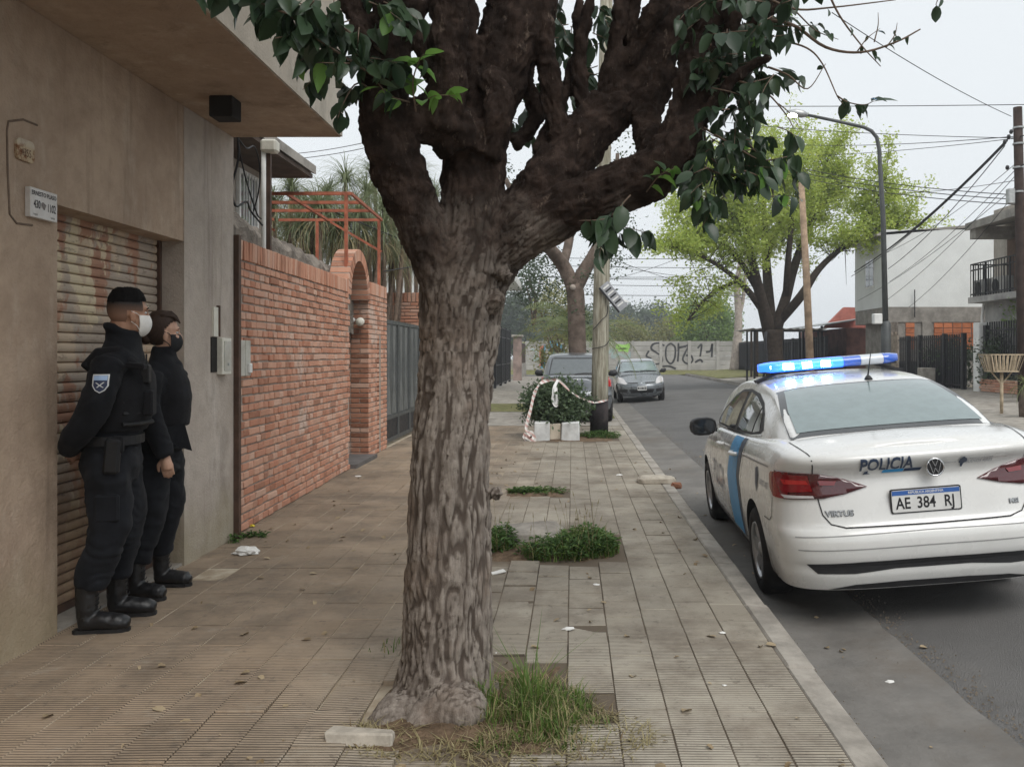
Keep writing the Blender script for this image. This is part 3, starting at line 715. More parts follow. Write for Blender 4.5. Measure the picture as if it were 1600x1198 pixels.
def twig(path, n, size=1.0, young=0, r=.0045, droop=.7, spread=.9, t0=.15, part=True):
    pts = [P(*p) for p in path]
    k = 5; m = len(pts); cv = []
    for i in range((m - 1) * k + 1):
        t = i / k; cv.append(Vector([sramp(t, [(a, pts[a][c]) for a in range(m)]) for c in range(3)]))
    if part:
        b = MB().tube(cv, [lerp(r, r * .35, i / (len(cv) - 1)) for i in range(len(cv))], 6)
        b.build('twig', m_twig, tr, smooth=True)
    for j in range(n):
        t = lerp(t0, 1, (j + LR.random() * .8) / n); i = min(len(cv) - 2, int(t * (len(cv) - 1)))
        p = cv[i].lerp(cv[i + 1], t * (len(cv) - 1) - i); d = (cv[i + 1] - cv[i]).normalized()
        o = Vector((LR.gauss(0, 1), LR.gauss(0, 1), LR.gauss(0, .6))).normalized()
        dd = d * .5 + o * spread + Vector((0, 0, -droop))
        leaves.append((Matrix.Translation(p + o * .008) @ orient(dd, LR.uniform(-.9, .9)) @ Matrix.Scale(size * LR.uniform(.75, 1.2), 4), LR.randrange(4), LR.random() < young))
def mass(x0, x1, y0, y1, Y0, Y1, n, size=1, young=0.02, droop=.8):
    for _ in range(n // 7):
        x = LR.uniform(x0, x1); y = LR.uniform(y0, y1); Y = LR.uniform(Y0, Y1); a = LR.uniform(-.6, pi + .6); L = LR.uniform(35, 75)
        twig([(x, y, Y), (x + cos(a) * L * .5, y + sin(a) * L * .3, Y + LR.uniform(-.08, .08)), (x + cos(a) * L, y + sin(a) * L * .8, Y + LR.uniform(-.15, .15))], 7, size, young, .0028, droop)
# over the balcony corner
twig([(640, 110, 3.4), (560, 60, 3.25), (470, 30, 3.1), (380, -5, 3.0), (300, -30, 2.95)], 26, 1.0, .02, .007)
twig([(600, 130, 3.38), (540, 90, 3.2), (480, 55, 3.1), (430, 60, 3.05)], 20, 1.0, .02, .006)
twig([(560, 60, 3.2), (500, 20, 3.1), (430, -10, 3.0)], 16, 1.0, .02)
twig([(600, 160, 3.38), (560, 130, 3.3), (535, 165, 3.25), (528, 185, 3.22)], 10, .8, .02)
mass(350, 560, -30, 40, 2.95, 3.25, 62); mass(470, 620, -10, 100, 3.1, 3.35, 74); mass(520, 600, 60, 150, 3.15, 3.35, 42)
twig([(650, 175, 3.38), (645, 130, 3.3), (655, 95, 3.24), (662, 85, 3.2)], 10, .9, .75, .004, .05)
twig([(640, 160, 3.36), (610, 150, 3.25), (590, 130, 3.2)], 9, .95, .45, .004, .3)
twig([(650, 165, 3.36), (680, 150, 3.28), (712, 150, 3.24)], 7, .7, .8, .003, .1)
# backlit leaves between the limbs
mass(790, 965, -10, 190, 4.0, 4.6, 210, 1.0, 0); mass(640, 720, -20, 60, 3.7, 4.2, 35, 1, 0); mass(810, 900, -20, 120, 4.1, 4.5, 42, 1.05, 0)
mass(930, 960, 150, 240, 4.0, 4.2, 14, .9, 0); mass(890, 985, 330, 365, 3.5, 3.7, 28, 1, 0, 1.2); mass(900, 960, 180, 260, 4.0, 4.1, 10, .9, 0)
twig([(985, 305, 3.5), (950, 340, 3.45), (905, 345, 3.42)], 9, 1.1, 0, .004, 1.2)
twig([(1010, 300, 3.5), (1030, 275, 3.42), (1055, 262, 3.4)], 9, .75, .7, .003, .1)
# the hanging mass at the street end
mass(1090, 1220, -20, 120, 3.35, 3.8, 230, .8, .01); mass(1095, 1235, 80, 240, 3.3, 3.7, 240, .8, .03); mass(1085, 1200, 210, 310, 3.35, 3.6, 126, .8, .05); mass(1150, 1250, -40, 60, 3.3, 3.6, 49, .95, .03)
twig([(1100, 200, 3.5), (1150, 230, 3.42), (1190, 250, 3.4), (1230, 245, 3.38)], 14, .8, .2, .005)
twig([(1080, 250, 3.5), (1120, 270, 3.42), (1150, 275, 3.4), (1180, 285, 3.38)], 14, .9, .05, .005, 1.1)
twig([(1080, 270, 3.5), (1080, 295, 3.42), (1110, 315, 3.4)], 12, 1.0, .1, .004, 1.0)
twig([(1130, 120, 3.5), (1190, 140, 3.4), (1225, 175, 3.38), (1240, 200, 3.38)], 9, .85, .05, .005)
# bare twigs against the sky
twig([(1190, 30, 3.55), (1240, 40, 3.5), (1290, 74, 3.45), (1345, 82, 3.42), (1400, 66, 3.4), (1438, 46, 3.4)], 3, .5, 0, .008, .3, .9, .6)
twig([(1185, -10, 3.5), (1240, 14, 3.45), (1300, 12, 3.42), (1400, 0, 3.4)], 2, .5, 0, .006)
twig([(1290, -20, 3.4), (1312, 25, 3.4), (1345, 70, 3.4), (1376, 104, 3.4)], 2, .45, 0, .005)
twig([(1215, 62, 3.5), (1260, 75, 3.45), (1285, 100, 3.42), (1308, 150, 3.4), (1318, 163, 3.4)], 1, .4, 0, .0045, .5, .9, .9)
twig([(1308, 150, 3.4), (1325, 160, 3.38), (1350, 164, 3.37), (1366, 158, 3.37)], 10, .72, 0, .0035, .15)
twig([(1200, 105, 3.5), (1232, 118, 3.45), (1262, 139, 3.44), (1290, 100, 3.44)], 1, .4, 0, .0045, .5, .9, .95)
twig([(1340, 80, 3.42), (1355, 60, 3.42), (1375, 45, 3.42)], 3, .35, 0, .003); twig([(1385, 74, 3.4), (1398, 55, 3.4), (1402, 36, 3.4)], 3, .35, 0, .003)
twig([(1366, 66, 3.4), (1372, 40, 3.4), (1372, 20, 3.4)], 0, .5, 0, .003); twig([(1245, 20, 3.48), (1275, 48, 3.45), (1310, 62, 3.44)], 4, .42, 0, .0035)
twig([(1470, -20, 3.35), (1465, 0, 3.35), (1462, 8, 3.35)], 2, .6, 0, .003, 1.2)
inview = []; extra = []
for q in leaves:
    p = q[0].translation; x = VX + F * p.x / p.y; y = VY - F * (p.z - CH) / p.y
    if 1205 < x < 1290 and 128 < y < 205: continue
    (inview if -20 < x < 1620 and -20 < y else extra).append(q)
inview.sort(key=lambda q: q[0].translation.y)
lstuff = {0: MB(), 1: MB()}
for i, (mt, k_, yg) in enumerate(inview):
    if i < 300: world_parent(link('leaf', (leaf_me_new if yg else leaf_me)[k_], None, mt), tr)
    else: extra.append((mt, k_, yg))
CRr = random.Random(5)
for _ in range(2200):                           # the crown above the picture
    a = CRr.uniform(0, 2 * pi); rr = 3.0 * math.sqrt(CRr.random()); z = CRr.uniform(3.6, 6.4)
    p = Vector((-.2 + rr * cos(a), 3.9 + rr * .85 * sin(a), z + .25 * nz((rr * cos(a), rr * sin(a), 0)) * 2))
    if CH + F * 0 + (553 + 25) * p.y / F > p.z - .0 and p.y > .3: continue      # keep it above what the photo shows
    extra.append((Matrix.Translation(p) @ orient(Vector((CRr.gauss(0, 1), CRr.gauss(0, 1), -.5)), CRr.uniform(-1, 1)) @ Matrix.Scale(1.5, 4), CRr.randrange(4), False))
for mt, k_, yg in extra:
    v, f = leaf_kinds[k_]; lstuff[1 if yg else 0].add([mt @ p for p in v], f)
o = lstuff[0].build('foliage', m_leaf, tr, smooth=True); o['kind'] = 'stuff'
if lstuff[1].v: o = lstuff[1].build('young_foliage', m_leaf_new, tr, smooth=True); o['kind'] = 'stuff'

# ------------------------------------------------------------------ grass and weeds
def mat_grass(name, a, b, c3):
    k = NB(name); r = k.rand(); c = k.mix(r, a, b); c = k.mix(k.rmp(r, .80, .9), c, c3)
    k.fin(c, .6, None, .3)
    t = k.n('ShaderNodeBsdfTranslucent'); k.l(c, t.inputs[0]); ms = k.n('ShaderNodeMixShader'); ms.inputs[0].default_value = .3
    k.l(k.b.outputs[0], ms.inputs[1]); k.l(t.outputs[0], ms.inputs[2]); k.l(ms.outputs[0], k.out.inputs[0]); return k.m
m_grass = mat_grass('fresh_grass', (.075, .14, .025), (.16, .235, .055), (.33, .29, .14))
m_straw = mat_grass('dry_grass', (.30, .255, .13), (.40, .35, .2), (.22, .16, .09))
m_weed = mat_grass('weed_leaf', (.05, .105, .025), (.10, .18, .045), (.13, .2, .05))
GR = random.Random(3)
def blades(mb, n, dist_fn, h0, h1, w=.004, lean=.5):
    for _ in range(n):
        x, y, z, s = dist_fn(); h = GR.uniform(h0, h1) * s * max(.25, 1 + 1.1 * mnoise.noise(Vector((x * 9, y * 9, 0)))); a = GR.uniform(0, 2 * pi); l = GR.uniform(.1, 1) * lean * h
        d = Vector((cos(a), sin(a), 0)); s_ = Vector((-sin(a), cos(a), 0)) * w * GR.uniform(.6, 1.3); b = Vector((x, y, z - .01))
        p1 = b + d * l * .3 + Vector((0, 0, h * .55)); p2 = b + d * l + Vector((0, 0, h * GR.uniform(.75, 1)))
        mb.add([b - s_, b + s_, p1 + s_ * .8, p1 - s_ * .8, p2], [(0, 1, 2, 3), (3, 2, 4)])
def ell(cx, cy, rx, ry, z=0, fall=.6):
    def fn():
        a = GR.uniform(0, 2 * pi); r = math.sqrt(GR.random())
        return cx + rx * r * cos(a), cy + ry * r * sin(a), z, 1 - fall * r
    return fn
g = MB(); blades(g, 1700, ell(-.21, 3.5, .30, .32, 0, .75), .05, .24, .003, 1.1); blades(g, 900, ell(-.16, 3.36, .34, .26), .03, .1, .003, 1.2); blades(g, 60, ell(-.86, 4.2, .2, .15), .04, .14, .003, .8)
gt_ = empty('grass_clump', (-.2, 3.5, 0), kind='stuff'); o = g.build('blades', m_grass, gt_)
g = MB(); blades(g, 2600, ell(-.28, 3.28, .62, .3, .005, .2), .006, .04, .003, 4); blades(g, 700, ell(-.18, 3.46, .34, .34), .03, .2, .002, 1.6); g.build('dry_blades', m_straw, gt_)
tag(gt_, 'green and straw coloured grass growing at the foot of the street tree', 'grass')
def weedpatch(name, ells, label, leafn, hh, stalks=0):
    t = empty(name, (ells[0][0], ells[0][1], 0), kind='stuff'); tag(t, label, 'weeds'); b = MB()
    for i in range(leafn):
        e = ells[GR.randrange(len(ells))]; x, y, z, s = ell(*e, 0, .5)()
        base = Vector((x, y, GR.uniform(0, hh * s)))
        a = GR.uniform(0, 2 * pi); d = Vector((cos(a), sin(a), GR.uniform(-.2, .9))).normalized(); L = GR.uniform(.03, .075); w = L * .2
        sd_ = d.cross(Vector((0, 0, 1))).normalized() * w
        b.add([base, base + d * L * .5 + sd_, base + d * L - Vector((0, 0, L * .25)), base + d * L * .5 - sd_], [(0, 1, 2, 3)])
    b.build('leaf_mass', m_weed, t)
    g = MB()
    for e in ells: blades(g, leafn // 6, ell(*e, 0, .4), hh * .4, hh * 1.1, .004, .8)
    g.build('blades', m_grass, t)
    if stalks:
        s = MB()
        for i in range(stalks):
            e = ells[GR.randrange(len(ells))]; x, y, z, q = ell(*e, 0, .3)(); h = GR.uniform(.18, .36); dx = GR.uniform(-.06, .06)
            s.tube([(x, y, 0), (x + dx * .4, y, h * .6), (x + dx, y, h)], [.002, .0015, .001], 4); s.tube([(x + dx, y, h), (x + dx * 1.2, y, h + .04)], [.004, .001], 5)
        s.build('stalks', m_straw, t)
    return t
weedpatch('weed_patch', [(.1, 6.45, .22, .3), (-.1, 6.2, .3, .2), (-.55, 6.5, .12, .25), (.15, 6.3, .2, .2)], 'leafy green weeds around a concrete lump in the pavement', 3000, .19, 30)
weedpatch('weed_strip', [(-.35, 9.0, .3, .15), (-.5, 9.0, .2, .12)], 'low strip of weeds in a gap between pale paving tiles', 700, .07)
weedpatch('grass_tuft', [(.5, 15.0, .36, .35)], 'grass tuft round the foot of the wooden utility pole', 900, .14)
weedpatch('wall_weeds', [(-2.72, 6.72, .08, .14), (-2.6, 6.85, .1, .06)], 'small weeds at the foot of the drain channel', 160, .05)
# concrete lump and broken kerb piece
def rock(name, c, s, mat, seed, label, cat, flat=.6, amp=.25):
    bm = bmesh.new(); bmesh.ops.create_icosphere(bm, subdivisions=4, radius=1)
    for v in bm.verts:
        n = v.co.normalized(); r_ = 1 + amp * nz((n.x * 1.3 + seed, n.y * 1.3, n.z * 1.3)) + amp * .35 * nz((n.x * 5, n.y * 5 + seed, n.z * 5))
        q = Vector([math.copysign(abs(c_) ** flat, c_) for c_ in n]) * r_; v.co = Vector((q.x * s[0], q.y * s[1], q.z * s[2]))
    o = link(name, bm_mesh(bm, name, mat, True)); o.location = c; tag(o, label, cat); return o
rock('concrete_lump', (-.34, 6.72, .02), (.30, .24, .10), m_concrete, 3, 'rounded grey concrete lump among the weeds in the pavement', 'lump')
o = link('broken_kerb_piece', bm_mesh(rough_box((-.13, -.04, 0), (.13, .04, .05), .012, .008, 77, 2), 'piece', M('pale_stone', (.44, .40, .34), .9, .2, 14, .7, 50, .1))); o.location = (-.82, 3.22, 0.0); o.rotation_euler = (0, .03, -.06)
tag(o, 'short pale broken stone block lying before the street tree', 'stone')
rock('stone_slab', (.98, 9.75, .03), (.22, .15, .045), M('slab_stone', (.40, .36, .30), .9, .2, 14, .6, 50, .1), 9, 'flat pale stone slab lying across the kerb', 'stone', .55, .12)
rock('stone_fragment', (1.19, 9.5, .0), (.06, .05, .035), m_brick_dark, 5, 'small brown stone beside the flat slab on the kerb', 'stone')
# ------------------------------------------------------------------ vehicles
def mat_paint(name, col, rough=.28, coat=.6, dust=.25, metal=0):
    k = NB(name); n = k.noise(3, 5, .65)
    c = k.mix(k.rmp(n, .3, .7), tuple(x * .97 for x in col), tuple(min(1, x * 1.03) for x in col))
    c = k.mix(k.math('MULTIPLY', k.rmp(k.noise(1.8, 6, .7), .45, .75), dust), c, tuple(lerp(x, y, .55) for x, y in zip(col, (.42, .38, .32))))
    r = k.rmp(k.noise(5, 4), .3, .7, rough * .85, rough * 1.3)
    k.fin(c, r, None, .5, metal); k.b.inputs['Coat Weight'].default_value = coat; k.b.inputs['Coat Roughness'].default_value = .12; return k.m
def mat_flat(name, col, rough=.4, spec=.4, metal=0, coat=0, emit=None, es=0):
    k = NB(name); c = k.mix(k.rmp(k.noise(12, 4), .3, .7), tuple(x * .93 for x in col), tuple(min(1, x * 1.07) for x in col))
    k.fin(c, rough, None, spec, metal); k.b.inputs['Coat Weight'].default_value = coat
    if emit: k.b.inputs['Emission Color'].default_value = (*emit, 1); k.b.inputs['Emission Strength'].default_value = es
    return k.m
m_carwhite = mat_paint('white_car_paint', (.74, .74, .72), .26, 1.0, .3)
m_cargrey = mat_paint('slate_grey_car_paint', (.17, .185, .20), .3, .8, .3, .5)
m_cargrey2 = mat_paint('blue_grey_car_paint', (.20, .22, .24), .28, .9, .25, .5)
m_rubber = M('tyre_rubber', (.022, .021, .021), .85, .3, 20, .3, 60, .2, dirt=((.08, .07, .06), .5))
m_plastic = M('black_plastic', (.03, .03, .032), .55, .2, 20, .1, 80, .35)
m_glassdark = mat_flat('dark_tinted_glass', (.02, .024, .025), .05, .8, 0, 1.0)
m_glassgrey = mat_flat('grey_green_glass', (.19, .245, .245), .14, .7, 0, .8)  # one even grey-green base colour for the rear glass
m_glassedge = mat_flat('black_glass_border', (.028, .03, .031), .25, .6, 0, .5)
m_windscreen = mat_flat('windscreen_glass', (.22, .28, .29), .08, .8, 0, 1.0)
m_redlens = mat_flat('red_lamp_lens', (.20, .008, .012), .12, .6, 0, 1.0)
m_redlens2 = mat_flat('bright_red_lamp_lens', (.42, .022, .02), .12, .6, 0, 1.0)
m_darkred = mat_flat('smoked_red_lens', (.075, .006, .010), .12, .6, 0, 1.0)
m_clearlens = mat_flat('clear_lamp_lens', (.55, .52, .52), .15, .7, 0, 1.0)
m_seam = mat_flat('panel_gap', (.04, .04, .042), .8, .1)
m_crease_shade = mat_flat('panel_crease_shade', (.30, .30, .295), .6, .2)  # grey strips paint the shade along the body creases
m_chrome = mat_flat('chrome', (.75, .76, .78), .12, .5, 1)
m_rim = mat_flat('silver_wheel', (.42, .43, .44), .35, .5, .7)
m_navy = mat_flat('navy_decal', (.035, .055, .10), .4)
m_sky = mat_flat('sky_blue_decal', (.05, .30, .60), .4)
m_paledecal = mat_flat('grey_decal', (.20, .22, .26), .4)
m_plateblue = mat_flat('plate_blue', (.05, .14, .42), .4)
m_platewhite = mat_flat('plate_white', (.72, .72, .70), .4)
m_ink2 = mat_flat('plate_black', (.02, .02, .022), .5)

class Car:
    """body = lower loft (plan outlines stacked in height) + greenhouse loft (sections along the length)"""
    def __init__(s, p): s.p = p; s.build()
    def outline(s, z):
        p = s.p; vr = sramp(z, p['rear']); vf = p['len'] - sramp(z, p['front']); W = sramp(z, p['half'])
        D, nr, Df, nf = p['D'], p['nr'], p['Df'], p['nf']; pts = []
        N = 14
        for i in range(N + 1):
            t = (pi / 2) * (i / N); pts.append((W * sin(t) ** (2 / nr), vr + D * (1 - cos(t) ** (2 / nr))))
        a, b = vr + D, vf - Df
        for i in range(1, 30): pts.append((W, lerp(a, b, i / 30)))
        for i in range(N, -1, -1):
            t = (pi / 2) * (i / N); pts.append((W * sin(t) ** (2 / nf), vf - Df * (1 - cos(t) ** (2 / nf))))
        mid = p['len'] / 2
        return [(u * (1 - p.get('taper', .03) * ((v - mid) / mid) ** 2), v) for u, v in pts]
    def top(s, v): return sramp(v, s.p['deck'])
    def build(s):
        p = s.p; zs = p['levels']; zt = zs[-1]; zb = p.get('zmap', .45)
        V = []; Fc = []; rings = []
        for z in zs:
            ol = s.outline(z); ring = []
            for sg_ in (1, -1):
                part = ol if sg_ == 1 else ol[::-1][1:-1]
                for u, v in part:
                    t = s.top(v); zz = z if z < zb else zb + (z - zb) * (t - zb) / (zt - zb)
                    ring.append(len(V)); V.append(Vector((u * sg_, v, zz)))
            rings.append(ring)
        n = len(rings[0])
        for a, b in zip(rings, rings[1:]):
            for i in range(n): j = (i + 1) % n; Fc.append([a[i], a[j], b[j], b[i]])
        h = len(s.outline(zs[0]))                     # cap: rows across
        def cap(ring, up):
            cols = 6
            rows = []
            for i in range(h):
                r_ = ring[i]; l_ = ring[(2 * h - 2 - i) % n] if 0 < i < h - 1 else r_
                if i in (0, h - 1): rows.append([r_]); continue
                row = [r_]
                for c in range(1, cols):
                    t = c / cols; q = V[r_].lerp(V[l_], t); crown = p.get('crown', .03) * (1 - (2 * t - 1) ** 2) * min(1, V[r_].x / .5)
                    row.append(len(V)); V.append(Vector((q.x, q.y, q.z + (crown if up else 0))))
                row.append(l_); rows.append(row)
            for a, b in zip(rows, rows[1:]):
                if len(a) == 1:
                    for c in range(len(b) - 1): Fc.append([a[0], b[c], b[c + 1]][::1 if up else -1])
                elif len(b) == 1:
                    for c in range(len(a) - 1): Fc.append([a[c + 1], a[c], b[0]][::1 if up else -1])
                else:
                    for c in range(len(a) - 1): Fc.append([a[c], b[c], b[c + 1], a[c + 1]][::1 if up else -1])
        cap(rings[-1], True); cap(rings[0], False)
        me = mesh('low', V, Fc, []); bm = bmesh.new(); bm.from_mesh(me); bmesh.ops.recalc_face_normals(bm, faces=bm.faces[:]); bm.to_mesh(me); bm.free()
        o = bpy.data.objects.new('low', me); COL.objects.link(o)
        cb = MB(); wr = p['wr'] + .045
        for v in p['axles']:
            for sg_ in (1, -1):
                cb.tube([(sg_ * .52, v, p['wr'] + .01), (sg_ * 1.2, v, p['wr'] + .01)], wr, 40)
        cm = mesh('cut', cb.v, cb.f, []); bm = bmesh.new(); bm.from_mesh(cm); bmesh.ops.recalc_face_normals(bm, faces=bm.faces[:]); bm.to_mesh(cm); bm.free()
        co = bpy.data.objects.new('cut', cm); COL.objects.link(co)
        md = o.modifiers.new('b', 'BOOLEAN'); md.operation = 'DIFFERENCE'; md.object = co; md.solver = 'EXACT'
        dg = bpy.context.evaluated_depsgraph_get(); dg.update(); e = o.evaluated_get(dg).to_mesh()
        V = [v.co.copy() for v in e.vertices]; Fc = [list(q.vertices) for q in e.polygons]
        mi = []
        for q in e.polygons:
            c = q.center; well = abs(c.x) < p['half'][2][1] - .03 and any(abs(math.hypot(c.y - v, c.z - p['wr'] - .01) - wr) < .02 or (math.hypot(c.y - v, c.z - p['wr'] - .01) < wr and abs(abs(c.x) - .52) < .02) for v in p['axles'])
            mi.append(1 if well or c.z < p['levels'][0] + .002 else 0)
        bpy.data.objects.remove(o); bpy.data.objects.remove(co)
        # greenhouse
        st = p['stations']; N1, N2 = 9, 12; base = len(V); rows = []
        for v in st:
            T = sramp(v, p['roof']); Bw = sramp(v, p['gbase']); Rw = sramp(v, p['groof']); Bz = s.top(v) - .10
            Ze = T - min(sramp(v, p['gdrop']), max(.02, T - Bz) * .6); row = []
            half = []
            for i in range(N1):
                t = i / N1; half.append((lerp(Bw, Rw, t) + .025 * sin(pi * t), lerp(Bz, Ze, t)))
            for i in range(N2 + 1):
                a = (pi / 2) * i / N2; half.append((Rw * cos(a) ** (2 / 2.7) if i < N2 else 0, Ze + (T - Ze) * sin(a) ** (2 / 2.7)))
            for u, z in half: row.append((u, z))
            for u, z in half[::-1][1:]: row.append((-u, z))
            rows.append([len(V) + i for i in range(len(row))]); V += [Vector((u, v, z)) for u, z in row]
        for a, b in zip(rows, rows[1:]):
            for i in range(len(a) - 1): Fc.append([a[i], a[i + 1], b[i + 1], b[i]]); mi.append(0)
        Fc.append(rows[0][::-1]); mi.append(0); Fc.append(rows[-1]); mi.append(0)
        s.V, s.F, s.mi = V, Fc, mi
        s.bvh = BVHTree.FromPolygons(V, Fc)
    def obj(s, root, mat):
        me = mesh('body', s.V, s.F, [mat, m_plastic], True, s.mi)
        bm = bmesh.new(); bm.from_mesh(me); bmesh.ops.recalc_face_normals(bm, faces=bm.faces[:]); bm.to_mesh(me); bm.free()
        me.set_sharp_from_angle(angle=R(38)); o = link('body', me, root); return o
    def cast(s, a, b, view):                         # (a,b) in a view -> point and normal on the body
        if view == 'rear': o, d = Vector((a, -2, b)), Vector((0, 1, 0))
        elif view == 'front': o, d = Vector((a, s.p['len'] + 2, b)), Vector((0, -1, 0))
        elif view == 'left': o, d = Vector((-3, a, b)), Vector((1, 0, 0))
        elif view == 'right': o, d = Vector((3, a, b)), Vector((-1, 0, 0))
        else: o, d = Vector((a, b, 4)), Vector((0, 0, -1))
        h, n, i, _ = s.bvh.ray_cast(o, d)
        if h is None: return None
        if n.dot(d) > 0: n = -n
        return h, n
    def project(s, bm, view, off):
        bad = []
        for v in bm.verts:
            q = s.cast(v.co.x, v.co.y, view)
            if q is None: bad.append(v); continue
            v.co = q[0] + q[1] * (off + v.co.z)
        if bad: bmesh.ops.delete(bm, geom=bad, context='VERTS')
    def patch(s, name, poly, view, mat, root, off=.004, res=.05, thick=0, smooth=True):
        bm = bmesh.new(); f = bm.faces.new([bm.verts.new((x, y, 0)) for x, y in poly])
        xs = [p_[0] for p_ in poly]; ys = [p_[1] for p_ in poly]
        for ax, lo, hi in ((0, min(xs), max(xs)), (1, min(ys), max(ys))):
            k = lo + res
            while k < hi:
                co = [0, 0, 0]; no = [0, 0, 0]; co[ax] = k; no[ax] = 1
                bmesh.ops.bisect_plane(bm, geom=bm.verts[:] + bm.edges[:] + bm.faces[:], plane_co=co, plane_no=no); k += res
        s.project(bm, view, off)
        if thick:
            r_ = bmesh.ops.extrude_face_region(bm, geom=bm.faces[:])
            d = {'rear': Vector((0, 1, 0)), 'front': Vector((0, -1, 0)), 'left': Vector((1, 0, 0)), 'right': Vector((-1, 0, 0)), 'top': Vector((0, 0, -1))}[view]
            for v in r_['geom']:
                if isinstance(v, bmesh.types.BMVert): v.co += d * thick
        bmesh.ops.recalc_face_normals(bm, faces=bm.faces[:])
        if not thick:                                # face the viewer of that side
            d = {'rear': Vector((0, -1, 0)), 'front': Vector((0, 1, 0)), 'left': Vector((-1, 0, 0)), 'right': Vector((1, 0, 0)), 'top': Vector((0, 0, 1))}[view]
            if sum(f.normal.dot(d) for f in bm.faces) < 0: bmesh.ops.reverse_faces(bm, faces=bm.faces[:])
        return link(name, bm_mesh(bm, name, mat, smooth), root)
    def line(s, name, path, view, mat, root, w=.006, off=.0025, closed=False, res=.03):
        pts = [Vector(p_) for p_ in path] + ([Vector(path[0])] if closed else []); q = [pts[0]]
        for a, b in zip(pts, pts[1:]):
            n = max(1, int((b - a).length / res)); q += [a.lerp(b, i / n) for i in range(1, n + 1)]
        bm = bmesh.new(); prev = None
        for i, p_ in enumerate(q):
            t = (q[min(i + 1, len(q) - 1)] - q[max(i - 1, 0)]).normalized(); nn = Vector((-t.y, t.x)) * w / 2
            cur = (bm.verts.new((p_.x + nn.x, p_.y + nn.y, 0)), bm.verts.new((p_.x - nn.x, p_.y - nn.y, 0)))
            if prev: bm.faces.new((prev[0], cur[0], cur[1], prev[1]))
            prev = cur
        s.project(bm, view, off); return link(name, bm_mesh(bm, name, mat, True), root)
    def text(s, txt, size, at, view, mat, root, name='lettering', off=.005, sx=1, bold=0, space=1, shear=0, flip=False, slope=0):
        c = bpy.data.curves.new('t', 'FONT'); c.body = txt; c.size = size; c.align_x = 'CENTER'; c.align_y = 'CENTER'; c.offset = bold; c.space_character = space; c.shear = shear; c.resolution_u = 3
        o = bpy.data.objects.new('t', c); COL.objects.link(o); dg = bpy.context.evaluated_depsgraph_get(); dg.update()
        me = bpy.data.meshes.new_from_object(o.evaluated_get(dg)); bpy.data.objects.remove(o)
        bm = bmesh.new(); bm.from_mesh(me)
        for v in bm.verts: v.co = Vector(((-1 if flip else 1) * v.co.x * sx + at[0], v.co.y + at[1] + slope * v.co.x, 0))
        for ax in (0, 1):
            lo = min(v.co[ax] for v in bm.verts); hi = max(v.co[ax] for v in bm.verts); k = lo + .012
            while k < hi:
                co = [0, 0, 0]; no = [0, 0, 0]; co[ax] = k; no[ax] = 1
                bmesh.ops.bisect_plane(bm, geom=bm.verts[:] + bm.edges[:] + bm.faces[:], plane_co=co, plane_no=no); k += (.012 if size < .2 else .04)
        s.project(bm, view, off); return link(name, bm_mesh(bm, name, mat), root)
def wheel(root, u, v, r, w, rim_mat, spokes=5, seed=0):
    sg_ = -1 if u < 0 else 1
    t = bpy.data.objects.new('wheel', None); COL.objects.link(t); t.parent = root; t.location = (u, v, r)
    prof = [(r * .62, -w * .42), (r * .70, -w * .5), (r * .88, -w * .52), (r * .97, -w * .42), (r, -w * .25), (r, w * .25), (r * .97, w * .42), (r * .88, w * .52), (r * .70, w * .5), (r * .62, w * .42)]
    def lathe(name, pr, mat, n=36):
        b = MB(); vv = []; ff = []; m = len(pr)
        for k in range(n):
            a = 2 * pi * k / n
            for q, x in pr: vv.append((x * sg_, q * cos(a), q * sin(a)))
        for k in range(n):
            for i in range(m - 1):
                a = k * m + i; c = ((k + 1) % n) * m + i; ff.append([a, a + 1, c + 1, c])
        me = mesh(name, vv, ff, mat, True); bm = bmesh.new(); bm.from_mesh(me); bmesh.ops.recalc_face_normals(bm, faces=bm.faces[:]); bm.to_mesh(me); bm.free()
        return link(name, me, t)
    lathe('tyre', prof, m_rubber)
    lathe('rim', [(r * .64, w * .45), (r * .62, w * .38), (r * .58, w * .1), (.0, w * .05)], m_dark)
    for k in range(spokes):
        a = 2 * pi * k / spokes + .3
        mt = Matrix.Rotation(a, 4, 'X')
        MB().add([mt @ Vector((sg_ * x, y, z)) for x, y, z in ((w*.34, -.035, .03), (w*.34, .035, .03), (w*.40, .05, r*.62), (w*.40, -.05, r*.62), (w*.2, -.04, .03), (w*.2, .04, .03), (w*.25, .055, r*.62), (w*.25, -.055, r*.62))],
                 [(0,1,2,3), (7,6,5,4), (0,4,5,1), (1,5,6,2), (2,6,7,3), (3,7,4,0)]).build('spoke', rim_mat, t, world=False)
    lathe('rim_edge', [(r * .65, w * .44), (r * .64, w * .50), (r * .60, w * .46), (r * .585, w * .3)], rim_mat)
    lathe('hub_cap', [(.055, w * .34), (.05, w * .40), (.0, w * .42)], rim_mat, 16)
    return t

